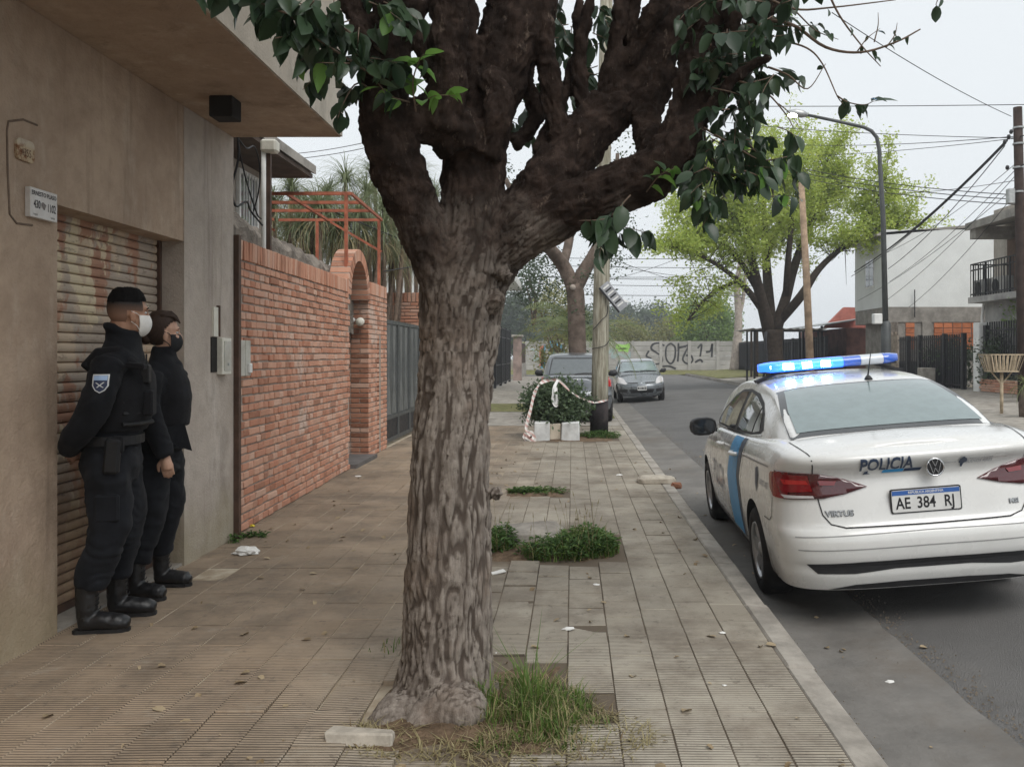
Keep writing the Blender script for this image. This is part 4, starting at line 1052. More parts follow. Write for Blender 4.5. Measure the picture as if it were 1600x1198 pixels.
# ---------------- police saloon
PC = dict(len=4.48, D=.43, nr=3.7, Df=.75, nf=2.5, taper=.035, wr=.305, axles=(.98, 3.58),
    rear=[(.17, .15), (.24, .085), (.30, .05), (.345, .033), (.40, .03), (.43, .012), (.50, .0), (.56, .0), (.60, .018), (.63, .05), (.70, .068), (.80, .085), (.88, .108), (.905, .112), (.95, .098), (.985, .066), (1.01, .046), (1.035, .044), (1.05, .054), (1.062, .09), (1.07, .17)],
    front=[(.17, .25), (.3, .08), (.5, .02), (.7, .06), (.85, .22), (.95, .5), (1.07, .95)],
    half=[(.17, .80), (.24, .835), (.30, .852), (.45, .870), (.60, .876), (.72, .872), (.84, .86), (.92, .848), (.97, .836), (1.02, .812), (1.05, .785), (1.07, .73)],
    levels=[.245, .255, .27, .285, .30, .325, .345, .37, .40, .415, .43, .46, .50, .54, .575, .60, .615, .63, .66, .70, .75, .80, .84, .87, .89, .905, .93, .95, .975, 1.0, 1.02, 1.035, 1.05, 1.06, 1.07], zmap=.60,
    deck=[(0, 1.055), (.3, 1.085), (.6, 1.105), (1.0, 1.09), (2.0, 1.04), (3.0, 1.0), (3.5, .985), (3.9, .93), (4.3, .80), (4.48, .70)], crown=.03,
    stations=frange(.44, 3.70, 90),
    roof=[(.44, 1.085), (.56, 1.135), (.70, 1.195), (.90, 1.278), (1.10, 1.352), (1.25, 1.395), (1.42, 1.428), (1.75, 1.46), (2.1, 1.472), (2.5, 1.462), (2.75, 1.43), (2.95, 1.37), (3.3, 1.2), (3.6, 1.03), (3.7, .97)],
    gbase=[(.44, .66), (.7, .735), (1.0, .775), (1.6, .80), (2.4, .80), (3.0, .785), (3.5, .74), (3.7, .66)],
    groof=[(.44, .63), (.7, .645), (1.0, .63), (1.3, .60), (1.8, .59), (2.4, .585), (2.8, .60), (3.2, .66), (3.7, .64)],
    gdrop=[(.44, .02), (.8, .035), (1.3, .06), (2.0, .07), (2.7, .06), (3.3, .03), (3.7, .02)])
pc = Car(PC)
pcar = empty('police_car', (0, 0, 0), 'white police saloon with lit blue light bar parked along the kerb', 'car')
PCX, PCY = 2.155, 4.86
pcar.rotation_euler = (R(0), R(-4.8), R(-2.0)); pcar.rotation_mode = 'XYZ'
pcar.location = (PCX, PCY, -.112)
pc.obj(pcar, m_carwhite)
for v in PC['axles']:
    for u in (-.762, .762): wheel(pcar, u, v, .305, .205, m_rim, 7)
MB().box((-.62, .5, .19), (.62, 4.0, .26)).build('underbody', m_dark, pcar, world=False)
# rear window
def gw(v): return ramp(v, [(.60, .625), (.9, .605), (1.245, .545)])
def toppatch(car, name, v0, v1, uf, mat, root, off, n=14, m=16):
    vv = []; ff = []
    for j in range(n + 1):
        v = lerp(v0, v1, j / n); ue = uf(v) + .03
        while ue > uf(v) - .08 and car.cast(ue, v, 'top')[1].z < .55: ue -= .004
        ue = min(ue, uf(v))
        for i in range(m + 1):
            u = lerp(-ue, ue, i / m); q = car.cast(u, v, 'top'); vv.append(q[0] + q[1] * off)
    for j in range(n):
        for i in range(m): a = j * (m + 1) + i; ff.append((a, a + 1, a + m + 2, a + m + 1))
    return link(name, mesh(name, vv, ff, mat, True), root)
rw = toppatch(pc, 'rear_window', .545, 1.30, lambda v: gw(v) + .028, m_glassedge, pcar, .003)
o = toppatch(pc, 'rear_glass', .60, 1.265, lambda v: gw(v) - .022, m_glassgrey, rw, .0055)
toppatch(pc, 'windscreen', 2.86, 3.52, lambda v: ramp(v, [(2.86, .54), (3.5, .62)]), m_glassdark, pcar, .004)
# side glass
for view in ('left', 'right'):
    sw = pc.patch('side_window', [(1.13, 1.10), (1.06, 1.13), (1.24, 1.23), (1.42, 1.30), (1.7, 1.355), (2.1, 1.375), (2.45, 1.355), (2.7, 1.30), (3.0, 1.17), (3.22, 1.045), (3.18, 1.01), (2.2, 1.035), (1.35, 1.07)], view, m_plastic, pcar, .003)
    for poly, nm in (([(1.16, 1.115), (1.27, 1.215), (1.36, 1.255), (1.36, 1.09)], 'quarter_glass'), ([(1.40, 1.09), (1.40, 1.27), (1.72, 1.33), (2.02, 1.352), (2.02, 1.055)], 'rear_door_glass'), ([(2.14, 1.05), (2.14, 1.352), (2.42, 1.335), (2.66, 1.28), (2.95, 1.16), (3.1, 1.075), (3.08, 1.03)], 'front_door_glass')):
        pc.patch(nm, poly, view, m_glassdark, sw, .006)
    pc.line('window_trim', [(1.06, 1.098), (1.4, 1.064), (2.2, 1.028), (3.2, 1.0)], view, m_chrome, pcar, .012, .006)
    for nm, path in (('door_gap', [(2.08, 1.03), (2.09, .8), (2.07, .5), (2.05, .29)]), ('door_gap', [(1.33, 1.06), (1.36, .9), (1.44, .75), (1.46, .62), (1.40, .45), (1.38, .30)]), ('door_gap', [(3.17, .98), (3.2, .7), (3.16, .4), (3.1, .30)]), ('sill_gap', [(1.38, .31), (2.05, .30), (3.1, .30)]), ('bumper_gap', [(.60, .62), (.44, .625), (.38, .66), (.36, .78)])):
        pc.line(nm, path, view, m_seam, pcar, .006)
    pc.line('body_crease_shade', [(.5, .955), (1.4, .925), (2.4, .90), (3.4, .86)], view, m_crease_shade, pcar, .010, .002)
    pc.patch('sill', [(1.38, .25), (1.40, .275), (3.12, .275), (3.14, .25)], view, m_plastic, pcar, .004)
    # livery: sky blue band over the rear door, navy edge, faded grey lower part
    pc.patch('blue_stripe', [(1.52, 1.035), (1.90, 1.02), (2.06, .70), (1.98, .30), (1.50, .30), (1.56, .62), (1.62, .74)], view, m_sky, pcar, .0035)
    pc.patch('navy_stripe', [(1.36, 1.045), (1.50, 1.037), (1.60, .74), (1.54, .62), (1.48, .30), (1.43, .30), (1.47, .62), (1.53, .74)], view, m_navy, pcar, .0035)
    pc.text('POLICIA', .30, (2.62, .60), view, m_paledecal, pcar, sx=.62, flip=(view == 'left'), off=.004)
    pc.text('BUENOS AIRES', .055, (.60, .83), view, m_paledecal, pcar, sx=.7, flip=(view == 'left'), off=.004)
    pc.patch('emblem', [(.82, .74), (.86, .80), (.87, .90), (.81, .92), (.77, .86), (.79, .80)], view, m_navy, pcar, .004)
    for v in (1.60, 2.33):
        q = pc.cast(v, .905, view); sg_ = -1 if view == 'left' else 1
        h_ = MB().tube([q[0] + Vector((0, 0, 0)), q[0] + Vector((sg_ * .04, .02, .004)), q[0] + Vector((sg_ * .045, .12, .0)), q[0] + Vector((sg_ * .035, .19, -.004)), q[0] + Vector((0, .21, -.004))], [.016, .017, .017, .016, .014], 8)
        h_.build('door_handle', m_carwhite, pcar, smooth=True, world=False)
    # mirror
    mr = bpy.data.objects.new('mirror', None); COL.objects.link(mr); mr.parent = pcar; mr.location = (sg_ * .82, 2.92, .985)
    b = MB(); nseg = 14
    prof = [(.00, .055, .045), (.02, .075, .06), (.06, .105, .075), (.11, .105, .078), (.15, .09, .07), (.175, .06, .05)]
    sec = []
    vv = []; ff = []
    for i, (y, hx, hz) in enumerate([(-.07, .115, .078), (-.05, .125, .085), (.0, .125, .085), (.05, .10, .07), (.08, .05, .03)]):
        for k_ in range(nseg):
            a = 2 * pi * k_ / nseg; ca, sa_ = cos(a), sin(a)
            vv.append((sg_ * .13 + hx * math.copysign(abs(ca) ** .7, ca), y, .035 + hz * math.copysign(abs(sa_) ** .75, sa_)))
    for i in range(4):
        for k_ in range(nseg): a = i * nseg + k_; c = i * nseg + (k_ + 1) % nseg; ff.append([a, c, c + nseg, a + nseg])
    ff.append(list(range(nseg))); ff.append(list(range(4 * nseg, 5 * nseg))[::-1])
    me = mesh('mirror_shell', vv, ff, m_plastic, True); me.set_sharp_from_angle(angle=R(40)); link('mirror_shell', me, mr)
    MB().prism([(sg_ * .13 + .10 * math.copysign(abs(cos(a)) ** .7, cos(a)), .035 + .066 * math.copysign(abs(sin(a)) ** .75, sin(a))) for a in frange(0, 2 * pi, 20)[:-1]], .071, .074, Matrix.Rotation(pi / 2, 4, 'X')).build('mirror_glass', mat_flat('mirror_glass', (.05, .055, .06), .05, .5, .6), mr, world=False)
    MB().bar((0, .01, -.01), (sg_ * .08, 0, .01), .05, .035).build('mirror_arm', m_plastic, mr, world=False)
# rear end: lamps
for sg_ in (-1, 1):
    fl = lambda pts: [(sg_ * a, b) for a, b in pts]
    tl = pc.patch('tail_lamp', fl([(.812, .955), (.60, .945), (.485, .915), (.325, .850), (.46, .815), (.585, .795), (.79, .79), (.805, .83)]), 'rear', m_darkred, pcar, .010, .03, .03)
    pc.patch('lamp_wrap', [(.235, .955), (.40, .94), (.43, .92), (.40, .84), (.33, .795), (.215, .79)], 'left' if sg_ < 0 else 'right', m_redlens, tl, .010, .03)
    pc.patch('red_segment', fl([(.812, .942), (.655, .937), (.64, .835), (.795, .83), (.81, .88)]), 'rear', m_redlens, tl, .0145, .04)
    pc.patch('light_bar_segment', fl([(.79, .905), (.665, .90), (.655, .875), (.78, .875)]), 'rear', m_redlens2, tl, .017, .04)
    pc.patch('light_bar_segment', fl([(.60, .90), (.50, .893), (.515, .866), (.595, .87)]), 'rear', m_redlens, tl, .0165, .04)
    pc.patch('reverse_lens', fl([(.80, .815), (.64, .81), (.635, .798), (.785, .797)]), 'rear', m_clearlens, tl, .0145, .03)
    # boot lid gap down and around
    pc.line('boot_gap', fl([(.638, 1.03), (.632, .96), (.615, .79), (.60, .70), (.56, .645), (.48, .622), (0, .618)]), 'rear', m_seam, pcar, .007, .003)
    pc.line('reflector_crease_shade', fl([(.77, .577), (.4, .585), (0, .59)]), 'rear', m_crease_shade, pcar, .006, .002)
    pc.line('boot_side_gap', fl([(.64, .135), (.655, .22), (.675, .36), (.685, .48)]), 'top', m_seam, pcar, .006, .003)
pc.line('bumper_crease_shade', [(-.76, .50), (0, .505), (.76, .50)], 'rear', m_crease_shade, pcar, .006, .002)
bs = pc.patch('bumper_grille', [(-.72, .415), (-.66, .355), (-.45, .352), (-.22, .372), (.22, .372), (.45, .352), (.66, .355), (.72, .415), (.4, .425), (0, .428), (-.4, .425)], 'rear', m_plastic, pcar, .003, .05)
for zz in (.385, .40): pc.line('grille_rib', [(-.66, zz), (0, zz + .005), (.66, zz)], 'rear', m_seam, bs, .005, .005)
pc.patch('diffuser', [(-.60, .252), (-.45, .282), (-.2, .292), (.2, .292), (.45, .282), (.60, .252)], 'rear', m_plastic, pcar, .004, .05)
# number plate
npl = bpy.data.objects.new('number_plate', None); COL.objects.link(npl); npl.parent = pcar
q = pc.cast(0, .755, 'rear'); py = q[0].y - .016; npl.location = (0, py, .755)
def on_plate(z=0): return Matrix(((1, 0, 0, 0), (0, 0, -1, -z), (0, 1, 0, 0), (0, 0, 0, 1)))
MB().prism(rrect(.415, .145, .012), -.010, .0, on_plate()).build('frame', m_plastic, npl, world=False)
MB().prism(rrect(.40, .13, .010), .0, .0022, on_plate()).build('plate', m_platewhite, npl, world=False)
MB().add([on_plate(.0030) @ Vector(p_) for p_ in ((-.198, .035, 0), (.198, .035, 0), (.198, .062, 0), (-.198, .062, 0))], [(0, 1, 2, 3)]).build('band', m_plateblue, npl, world=False)
def ptext(t, size, x, z, mat, sx=1, bold=0, zoff=.0036):
    o = text_mesh(t, size, mat, on_plate(zoff) @ Matrix.Translation((x, z, 0)), 'lettering', None, sx=sx, bold=bold); o.parent = npl
ptext('REPUBLICA ARGENTINA', .020, .0, .0485, m_platewhite, .95, .0005)
for t_, x_ in (('AE', -.135), ('384', .0), ('RJ', .135)): ptext(t_, .095, x_, -.016, m_ink2, .78, .0016)
# lettering and badges on the boot lid
pc.text('POLICIA', .092, (-.215, .985), 'rear', m_navy, pcar, sx=.92, bold=.0022, off=.012)
pc.patch('sky_bar', [(-.235, .927), (-.11, .927), (-.10, .948), (-.225, .948)], 'rear', m_sky, pcar, .007, .015)
pc.patch('navy_bar', [(-.108, .927), (-.008, .927), (.004, .948), (-.098, .948)], 'rear', m_navy, pcar, .007, .015)
pc.patch('bird_mark', [(-.345, .925), (-.30, .925), (-.318, .935), (-.312, .947), (-.335, .94)], 'rear', m_navy, pcar, .007, .015)
pc.text('BUENOS AIRES', .030, (.335, .963), 'rear', m_paledecal, pcar, off=.008, sx=.8)
pc.text('PROVINCIA DE', .013, (.155, .966), 'rear', m_paledecal, pcar, off=.008)
pc.text('GOBIERNO DE LA PROVINCIA', .013, (.335, .984), 'rear', m_paledecal, pcar, off=.008, sx=.9)
pc.patch('province_map', [(.215, .985), (.235, .997), (.258, .985), (.262, .965), (.245, .955), (.238, .93), (.228, .932), (.226, .955), (.214, .96)], 'rear', m_navy, pcar, .008, .012)
by_ = min(pc.cast(.062, z_, 'rear')[0].y for z_ in (.893, .92, .945, .97, .997)); bd = bpy.data.objects.new('badge', None); COL.objects.link(bd); bd.parent = pcar; bd.location = (.062, by_ - .003, .945)
bdm = Matrix.Rotation(R(6), 4, 'X')
rg = [Vector((.050 * cos(a), -.004, .050 * sin(a))) for a in frange(0, 2 * pi, 30)]
MB().tube(rg, .0052, 6, False).build('badge_ring', m_chrome, bd, smooth=True, world=False)
MB().prism([(.047 * cos(a), .047 * sin(a)) for a in frange(0, 2 * pi, 28)[:-1]], 0, .004, on_plate()).build('badge_disc', m_ink2, bd, world=False)
for a, b in (((-.017, .042), (0, .006)), ((.017, .042), (0, .006)), ((-.035, .030), (-.015, -.036)), ((-.015, -.036), (0, -.004)), ((0, -.004), (.015, -.036)), ((.015, -.036), (.035, .030))):
    MB().bar((a[0], -.006, a[1]), (b[0], -.006, b[1]), .0075, .005).build('badge_stroke', m_chrome, bd, world=False)
pc.text('VIRTUS', .046, (-.505, .705), 'rear', m_rim, pcar, off=.007, sx=1.05, bold=.001); pc.text('VIRTUS', .046, (-.5045, .7035), 'rear', m_seam, pcar, off=.004, sx=1.08, bold=.0025)
pc.text('MSI', .036, (.52, .705), 'rear', m_rim, pcar, off=.007, sx=1.1, bold=.001); pc.text('MSI', .036, (.5205, .7035), 'rear', m_seam, pcar, off=.004, sx=1.12, bold=.0022)
# aerial
q = pc.cast(.13, 1.36, 'top')
ae = MB().tube([q[0] + Vector((0, 0, -.005)), q[0] + Vector((0, 0, .012)), q[0] + Vector((0, .004, .03))], [.035, .026, .010], 10); ae.tube([q[0] + Vector((0, .004, .025)), q[0] + Vector((0.045, .02, .215))], [.006, .003], 6)
ae.build('aerial', m_plastic, pcar, smooth=True, world=False)
# light bar
m_bluelens = mat_flat('blue_lens', (.03, .13, .62), .18, .6, 0, 1.0)
m_bluelit = mat_flat('lit_blue_lens', (.04, .22, .75), .2, .6, 0, .8, (.02, .14, 1.0), 2.2)
m_clearbar = mat_flat('clear_lens', (.62, .66, .72), .2, .6, 0, .8)
m_led = mat_flat('lit_led', (.9, .95, 1), .3, .4, 0, 0, (.42, .72, 1.0), 45)
q = pc.cast(0, 1.98, 'top'); lbz = q[0].z + .03
lb = bpy.data.objects.new('light_bar', None); COL.objects.link(lb); lb.parent = pcar; lb.location = (0, 1.98, lbz)
def barlens(name, u0, u1, mat, e0=1, e1=1, h=.09, d=.13):
    n = 16; vv = []; ff = []; us = frange(u0, u1, 8)
    for i, u in enumerate(us):
        t = i / 8; s_ = 1.0
        if e0 < 1: s_ = lerp(e0, 1, sin(min(1, t * 1.2) * pi / 2))
        if e1 < 1: s_ = lerp(e1, 1, sin(min(1, (1 - t) * 1.2) * pi / 2))
        for k_ in range(n):
            a = 2 * pi * k_ / n; ca, sa_ = cos(a), sin(a)
            vv.append((u, d * s_ * math.copysign(abs(ca) ** .6, ca), .045 + h / 2 * (.5 + .5 * s_) * math.copysign(abs(sa_) ** .7, sa_)))
    for i in range(8):
        for k_ in range(n): a = i * n + k_; c = i * n + (k_ + 1) % n; ff.append([a, c, c + n, a + n])
    ff.append(list(range(n))); ff.append(list(range(8 * n, 9 * n))[::-1])
    me = mesh(name, vv, ff, mat, True); bm = bmesh.new(); bm.from_mesh(me); bmesh.ops.recalc_face_normals(bm, faces=bm.faces[:]); bm.to_mesh(me); bm.free()
    me.set_sharp_from_angle(angle=R(50)); return link(name, me, lb)
barlens('end_lens', -.56, -.42, m_bluelit, .45, 1); barlens('lens', -.418, .10, m_bluelit); barlens('lens', .102, .24, m_bluelens); barlens('clear_section', .242, .42, m_clearbar); barlens('end_lens', .422, .56, m_bluelens, 1, .45)
for u, w_ in ((-.345, .085), (-.195, .075), (-.045, .075)):
    for k_ in range(3):
        MB().box((u - w_ / 2 + k_ * w_ / 3 + .001, -.138, .020), (u - w_ / 2 + (k_ + 1) * w_ / 3 - .001, -.131, .070)).build('led', m_led, lb, world=False)
    MB().box((u - w_ / 2 - .004, -.1325, .016), (u + w_ / 2 + .004, -.127, .074)).build('led_housing', m_bluelit, lb, world=False)
MB().box((-.487, -.118, .036), (-.472, -.108, .056)).build('led', m_led, lb, world=False)
MB().box((-.54, -.07, .0), (.54, .07, .012)).build('base_plate', m_plastic, lb, world=False)
for sg_ in (-1, 1):
    MB().add([(sg_ * .40, -.05, .008), (sg_ * .40, .05, .008), (sg_ * .60, .05, -.055), (sg_ * .60, -.05, -.055), (sg_ * .40, -.05, -.012), (sg_ * .40, .05, -.012), (sg_ * .59, .05, -.075), (sg_ * .59, -.05, -.075)], [(0,1,2,3),(4,7,6,5),(0,3,7,4),(1,5,6,2),(2,6,7,3),(0,4,5,1)]).build('mounting_foot', m_plastic, lb, world=False)

# ---------------- grey hatchback parked across the pavement, and the grey car facing us
def road_plate(car_root, loc, face, txt):
    t = bpy.data.objects.new('number_plate', None); COL.objects.link(t); t.parent = car_root; t.location = loc
    s_ = -1 if face == 'rear' else 1
    mt = Matrix(((-s_, 0, 0, 0), (0, 0, s_, 0), (0, 1, 0, 0), (0, 0, 0, 1)))
    MB().prism(rrect(.30, .135, .01), -.008, .0, mt).build('frame', m_platewhite, t, world=False)
    MB().prism(rrect(.275, .085, .008), 0, .002, mt).build('plate', m_ink2, t, world=False)
    o = text_mesh(txt, .085, m_platewhite, mt @ Matrix.Translation((0, 0, .0035)), 'lettering', None, sx=.75, bold=.001); o.parent = t
HB = dict(len=3.85, D=.40, nr=2.7, Df=.7, nf=2.4, taper=.03, wr=.30, axles=(.62, 3.08),
    rear=[(.20, .14), (.3, .04), (.5, .0), (.62, .02), (.66, .06), (.8, .08), (.95, .11), (1.03, .16)],
    front=[(.2, .2), (.3, .08), (.5, .02), (.7, .08), (.9, .35), (1.03, .8)],
    half=[(.2, .74), (.3, .80), (.45, .825), (.62, .83), (.8, .82), (.92, .80), (1.0, .765), (1.03, .73)],
    levels=[.2, .25, .3, .36, .42, .48, .54, .6, .63, .66, .72, .8, .86, .92, .96, 1.0, 1.03], zmap=.62,
    deck=[(0, 1.03), (1, 1.03), (2.6, 1.0), (3.0, .96), (3.5, .86), (3.85, .72)], crown=.02,
    stations=frange(.12, 3.15, 46),
    roof=[(.12, 1.0), (.22, 1.13), (.36, 1.30), (.48, 1.43), (.62, 1.485), (1.1, 1.525), (1.7, 1.53), (2.1, 1.49), (2.35, 1.42), (2.8, 1.14), (3.15, .95)],
    gbase=[(.12, .66), (.5, .74), (1.2, .77), (2.2, .765), (3.15, .66)], groof=[(.12, .62), (.5, .60), (1.2, .59), (2.0, .58), (2.6, .62), (3.15, .6)],
    gdrop=[(.12, .02), (.45, .05), (1.2, .06), (2.3, .05), (3.15, .02)])
CL = dict(HB, len=3.78, Df=.72, nf=2.3, half=[(a, b * .975) for a, b in HB['half']],
    front=[(.2, .14), (.3, .05), (.45, .0), (.58, .01), (.66, .08), (.76, .22), (.86, .45), (.95, .75), (1.03, 1.05)],
    deck=[(0, 1.0), (1, 1.0), (2.4, .985), (2.8, .955), (3.2, .86), (3.55, .72), (3.78, .62)],
    roof=[(.12, .98), (.22, 1.1), (.36, 1.26), (.48, 1.36), (.62, 1.40), (1.1, 1.43), (1.6, 1.43), (1.95, 1.39), (2.15, 1.33), (2.6, 1.06), (2.9, .92)], stations=frange(.12, 2.9, 44), axles=(.6, 3.02), wr=.29)
hb = Car(HB); hroot = empty('grey_hatchback', (.075, 18.0, .0), 'dark grey hatchback parked on the pavement behind the wooden pole', 'car')
hroot.rotation_euler = (0, 0, R(-.5))
hb.obj(hroot, m_cargrey)
for v in HB['axles']:
    for u in (-.72, .72): wheel(hroot, u, v, .30, .19, m_rim, 5)
rwp = hb.patch('rear_window', [(-.60, 1.035), (.60, 1.035), (.53, 1.40), (.45, 1.425), (-.45, 1.425), (-.53, 1.40)], 'rear', m_glassedge, hroot, .003, .06)
hb.patch('rear_glass', [(-.565, 1.06), (.565, 1.06), (.50, 1.385), (-.50, 1.385)], 'rear', mat_flat('grey_reflecting_glass', (.10, .115, .12), .1, .8, 0, 1), rwp, .006, .06)
hb.line('wiper', [(-.02, 1.055), (.2, 1.075), (.5, 1.07)], 'rear', m_plastic, rwp, .02, .012)
hb.line('hatch_gap', [(-.62, 1.03), (-.64, .8), (-.58, .62), (0, .60), (.58, .62), (.64, .8), (.62, 1.03)], 'rear', m_seam, hroot, .008)
for sg_ in (-1, 1):
    hb.patch('tail_lamp', [(sg_ * a, b) for a, b in ((.82, 1.0), (.70, 1.0), (.655, .9), (.67, .80), (.80, .78), (.825, .88))], 'rear', m_redlens2, hroot, .008, .04)
    q = Vector((sg_ * .88, 2.35, 1.03)); MB().tube([q + Vector((-sg_ * .10, 0, -.03)), q + Vector((-sg_ * .03, 0, 0)), q + Vector((sg_ * .08, -.01, .01)), q + Vector((sg_ * .11, 0, 0))], [.03, .075, .08, .05], 10).build('mirror', m_plastic, hroot, smooth=True, world=False)
    view = 'left' if sg_ < 0 else 'right'
    hb.patch('side_window', [(.55, 1.07), (.62, 1.30), (.9, 1.40), (1.7, 1.42), (2.1, 1.36), (2.6, 1.08), (2.6, 1.05)], view, m_glassdark, hroot, .004)
hb.patch('bumper_strip', [(-.78, .60), (.78, .60), (.78, .52), (-.78, .52)], 'rear', m_plastic, hroot, .004, .06)
q = hb.cast(0, .92, 'rear'); MB().tube([Vector((.055 * cos(a), q[0].y - .006, .90 + .055 * sin(a))) for a in frange(0, 2 * pi, 20)], .006, 6, False).build('badge', m_chrome, hroot, smooth=True, world=False)
for a, b in (((-.02, .045), (0, .0)), ((.02, .045), (0, .0)), ((-.04, .03), (-.017, -.042)), ((-.017, -.042), (0, -.005)), ((0, -.005), (.017, -.042)), ((.017, -.042), (.04, .03))):
    MB().bar((a[0], q[0].y - .006, .90 + a[1]), (b[0], q[0].y - .006, .90 + b[1]), .009, .006).build('badge_stroke', m_chrome, hroot, world=False)
hb.text('GOL', .045, (.42, .80), 'rear', m_chrome, hroot) if False else None
cl = Car(CL); croot = empty('grey_compact_car', (0, 0, 0), 'grey compact car parked facing up the street against the kerb', 'car')
croot.rotation_euler = (0, R(2.2), R(180)); croot.location = (2.32, 27.4 + 3.78, -.10)
cl.obj(croot, m_cargrey2)
for v in CL['axles']:
    for u in (-.70, .70): wheel(croot, u, v, .29, .18, m_rim, 5)
wsp = cl.patch('windscreen', [(-.70, .985), (.70, .985), (.62, 1.25), (.54, 1.345), (-.54, 1.345), (-.62, 1.25)], 'front', m_glassedge, croot, .003, .06)
cl.patch('windscreen_glass', [(-.66, 1.005), (.66, 1.005), (.585, 1.24), (.51, 1.325), (-.51, 1.325), (-.585, 1.24)], 'front', m_windscreen, wsp, .006, .06)
for a in (-.02, -.55): cl.line('wiper', [(a, 1.0), (a + .3, 1.02), (a + .52, 1.005)], 'front', m_plastic, wsp, .022, .012)
for sg_ in (-1, 1):
    hl = cl.patch('headlight', [(sg_ * a, b) for a, b in ((.80, .66), (.50, .60), (.47, .63), (.55, .76), (.63, .82), (.72, .84), (.79, .78))], 'front', m_clearlens, croot, .008, .04)
    cl.patch('grille', [(sg_ * a, b) for a, b in ((.10, .60), (.46, .60), (.46, .645), (.44, .66), (.12, .66))], 'front', m_ink2, croot, .006, .05)
    cl.patch('fog_recess', [(sg_ * a, b) for a, b in ((.46, .44), (.74, .46), (.74, .36), (.48, .335))], 'front', m_plastic, croot, .004, .05)
    q = Vector((sg_ * .86, 2.3, 1.0)); MB().tube([q + Vector((-sg_ * .10, 0, -.03)), q + Vector((-sg_ * .03, 0, 0)), q + Vector((sg_ * .08, 0, .01)), q + Vector((sg_ * .11, 0, 0))], [.03, .07, .075, .05], 10).build('mirror', m_plastic, croot, smooth=True, world=False)
    view = 'left' if sg_ < 0 else 'right'
    cl.patch('side_window', [(.55, 1.05), (.62, 1.25), (.9, 1.33), (1.6, 1.34), (1.95, 1.28), (2.4, 1.05)], view, m_glassdark, croot, .004)
    cl.line('bonnet_gap', [(sg_ * .70, 2.75), (sg_ * .66, 3.1), (sg_ * .45, 3.45)], 'top', m_seam, croot, .010)
cl.patch('lower_grille', [(-.42, .44), (.42, .44), (.36, .32), (-.36, .32)], 'front', m_ink2, croot, .005, .05)
cl.patch('nose_panel', [(-.10, .70), (.10, .70), (.15, .575), (-.15, .575)], 'front', m_cargrey2, croot, .012, .05)
q = cl.cast(0, .63, 'front')
MB().add([(0, q[0].y + .02, .685), (.035, q[0].y + .022, .635), (0, q[0].y + .02, .585), (-.035, q[0].y + .022, .635), (0, q[0].y + .035, .635)], [(0, 1, 4), (1, 2, 4), (2, 3, 4), (3, 0, 4)]).build('badge', m_chrome, croot, world=False)
q = cl.cast(0, .47, 'front'); road_plate(croot, (0, q[0].y + .03, .475), 'front', 'JNV 724')
# ------------------------------------------------------------------ the two officers
def mat_skin(name, col):
    k = NB(name); n = k.noise(30, 4); c = k.mix(k.rmp(n, .3, .7), tuple(x * .9 for x in col), tuple(x * 1.08 for x in col))
    k.fin(c, .5, k.bump(k.noise(300, 3), .12, .001), .35); k.b.inputs['Subsurface Weight'].default_value = .12; k.b.inputs['Subsurface Radius'].default_value = (.012, .005, .003); return k.m
def mat_cloth(name, col, sc=500):
    k = NB(name); n = k.noise(7, 5, .65); c = k.mix(k.rmp(n, .3, .7), tuple(x * .75 for x in col), tuple(x * 1.3 for x in col))
    h = k.math('ADD', k.noise(sc, 2), k.math('MULTIPLY', k.noise(22, 4, v=k.vec((1, 1, .5))), 1.2))
    k.fin(c, .88, k.bump(h, .35, .006), .2); k.b.inputs['Sheen Weight'].default_value = .03; return k.m
m_skin1 = mat_skin('tan_skin', (.36, .20, .13)); m_skin2 = mat_skin('fair_skin', (.48, .29, .205))
m_uniform = mat_cloth('navy_black_uniform', (.0075, .0082, .0105)); m_trouser = mat_cloth('navy_trouser_cloth', (.0095, .0105, .0135))
m_vest = mat_cloth('black_vest_nylon', (.0075, .0075, .009), 260)
m_boot = M('black_boot_leather', (.008, .008, .009), .36, .3, 20, .35, 60, .5, dirt=((.03, .028, .026), .3))
m_belt = M('black_belt', (.012, .012, .013), .5, .2, 20, .2)
m_hairb = M('black_hair', (.006, .0055, .0055), .85, .3, 60, .7, 260, .1); m_hairbr = M('dark_brown_hair', (.038, .022, .015), .6, .3, 60, .7, 240, .25)
k = NB('shaved_hair_sides'); at = k.n('ShaderNodeAttribute'); at.attribute_name = 'fade'
m_fade = k.fin(k.mix(k.math('ADD', at.outputs['Fac'], k.math('MULTIPLY', k.math('SUBTRACT', k.noise(220, 3), .5), .35)), (.23, .13, .088), (.012, .010, .009)), .6, k.bump(k.noise(500, 2), .3, .002), .3)
m_maskw = M('white_mask_cloth', (.72, .71, .68), .8, .06, 20, .25, 90, .2); m_maskb = M('black_mask_cloth', (.015, .015, .017), .75, .2, 20, .25, 90, .25)
m_badge1 = mat_flat('badge_navy', (.02, .03, .07), .6); m_badge2 = mat_flat('badge_pale_blue', (.30, .42, .62), .6); m_badge3 = mat_flat('badge_white', (.55, .56, .56), .6)
def ellipsoid(mb, c, r, n=14, mtx=None):
    vv = []; ff = []; m = n // 2
    for i in range(m + 1):
        t = pi * i / m
        for k in range(n):
            a = 2 * pi * k / n; p = Vector((r[0] * sin(t) * cos(a), r[1] * sin(t) * sin(a), r[2] * cos(t)))
            if mtx is not None: p = mtx @ p
            vv.append(Vector(c) + p)
    for i in range(m):
        for k in range(n): a = i * n + k; b = i * n + (k + 1) % n; ff.append([a, a + n, b + n, b])
    return mb.add(vv, ff)
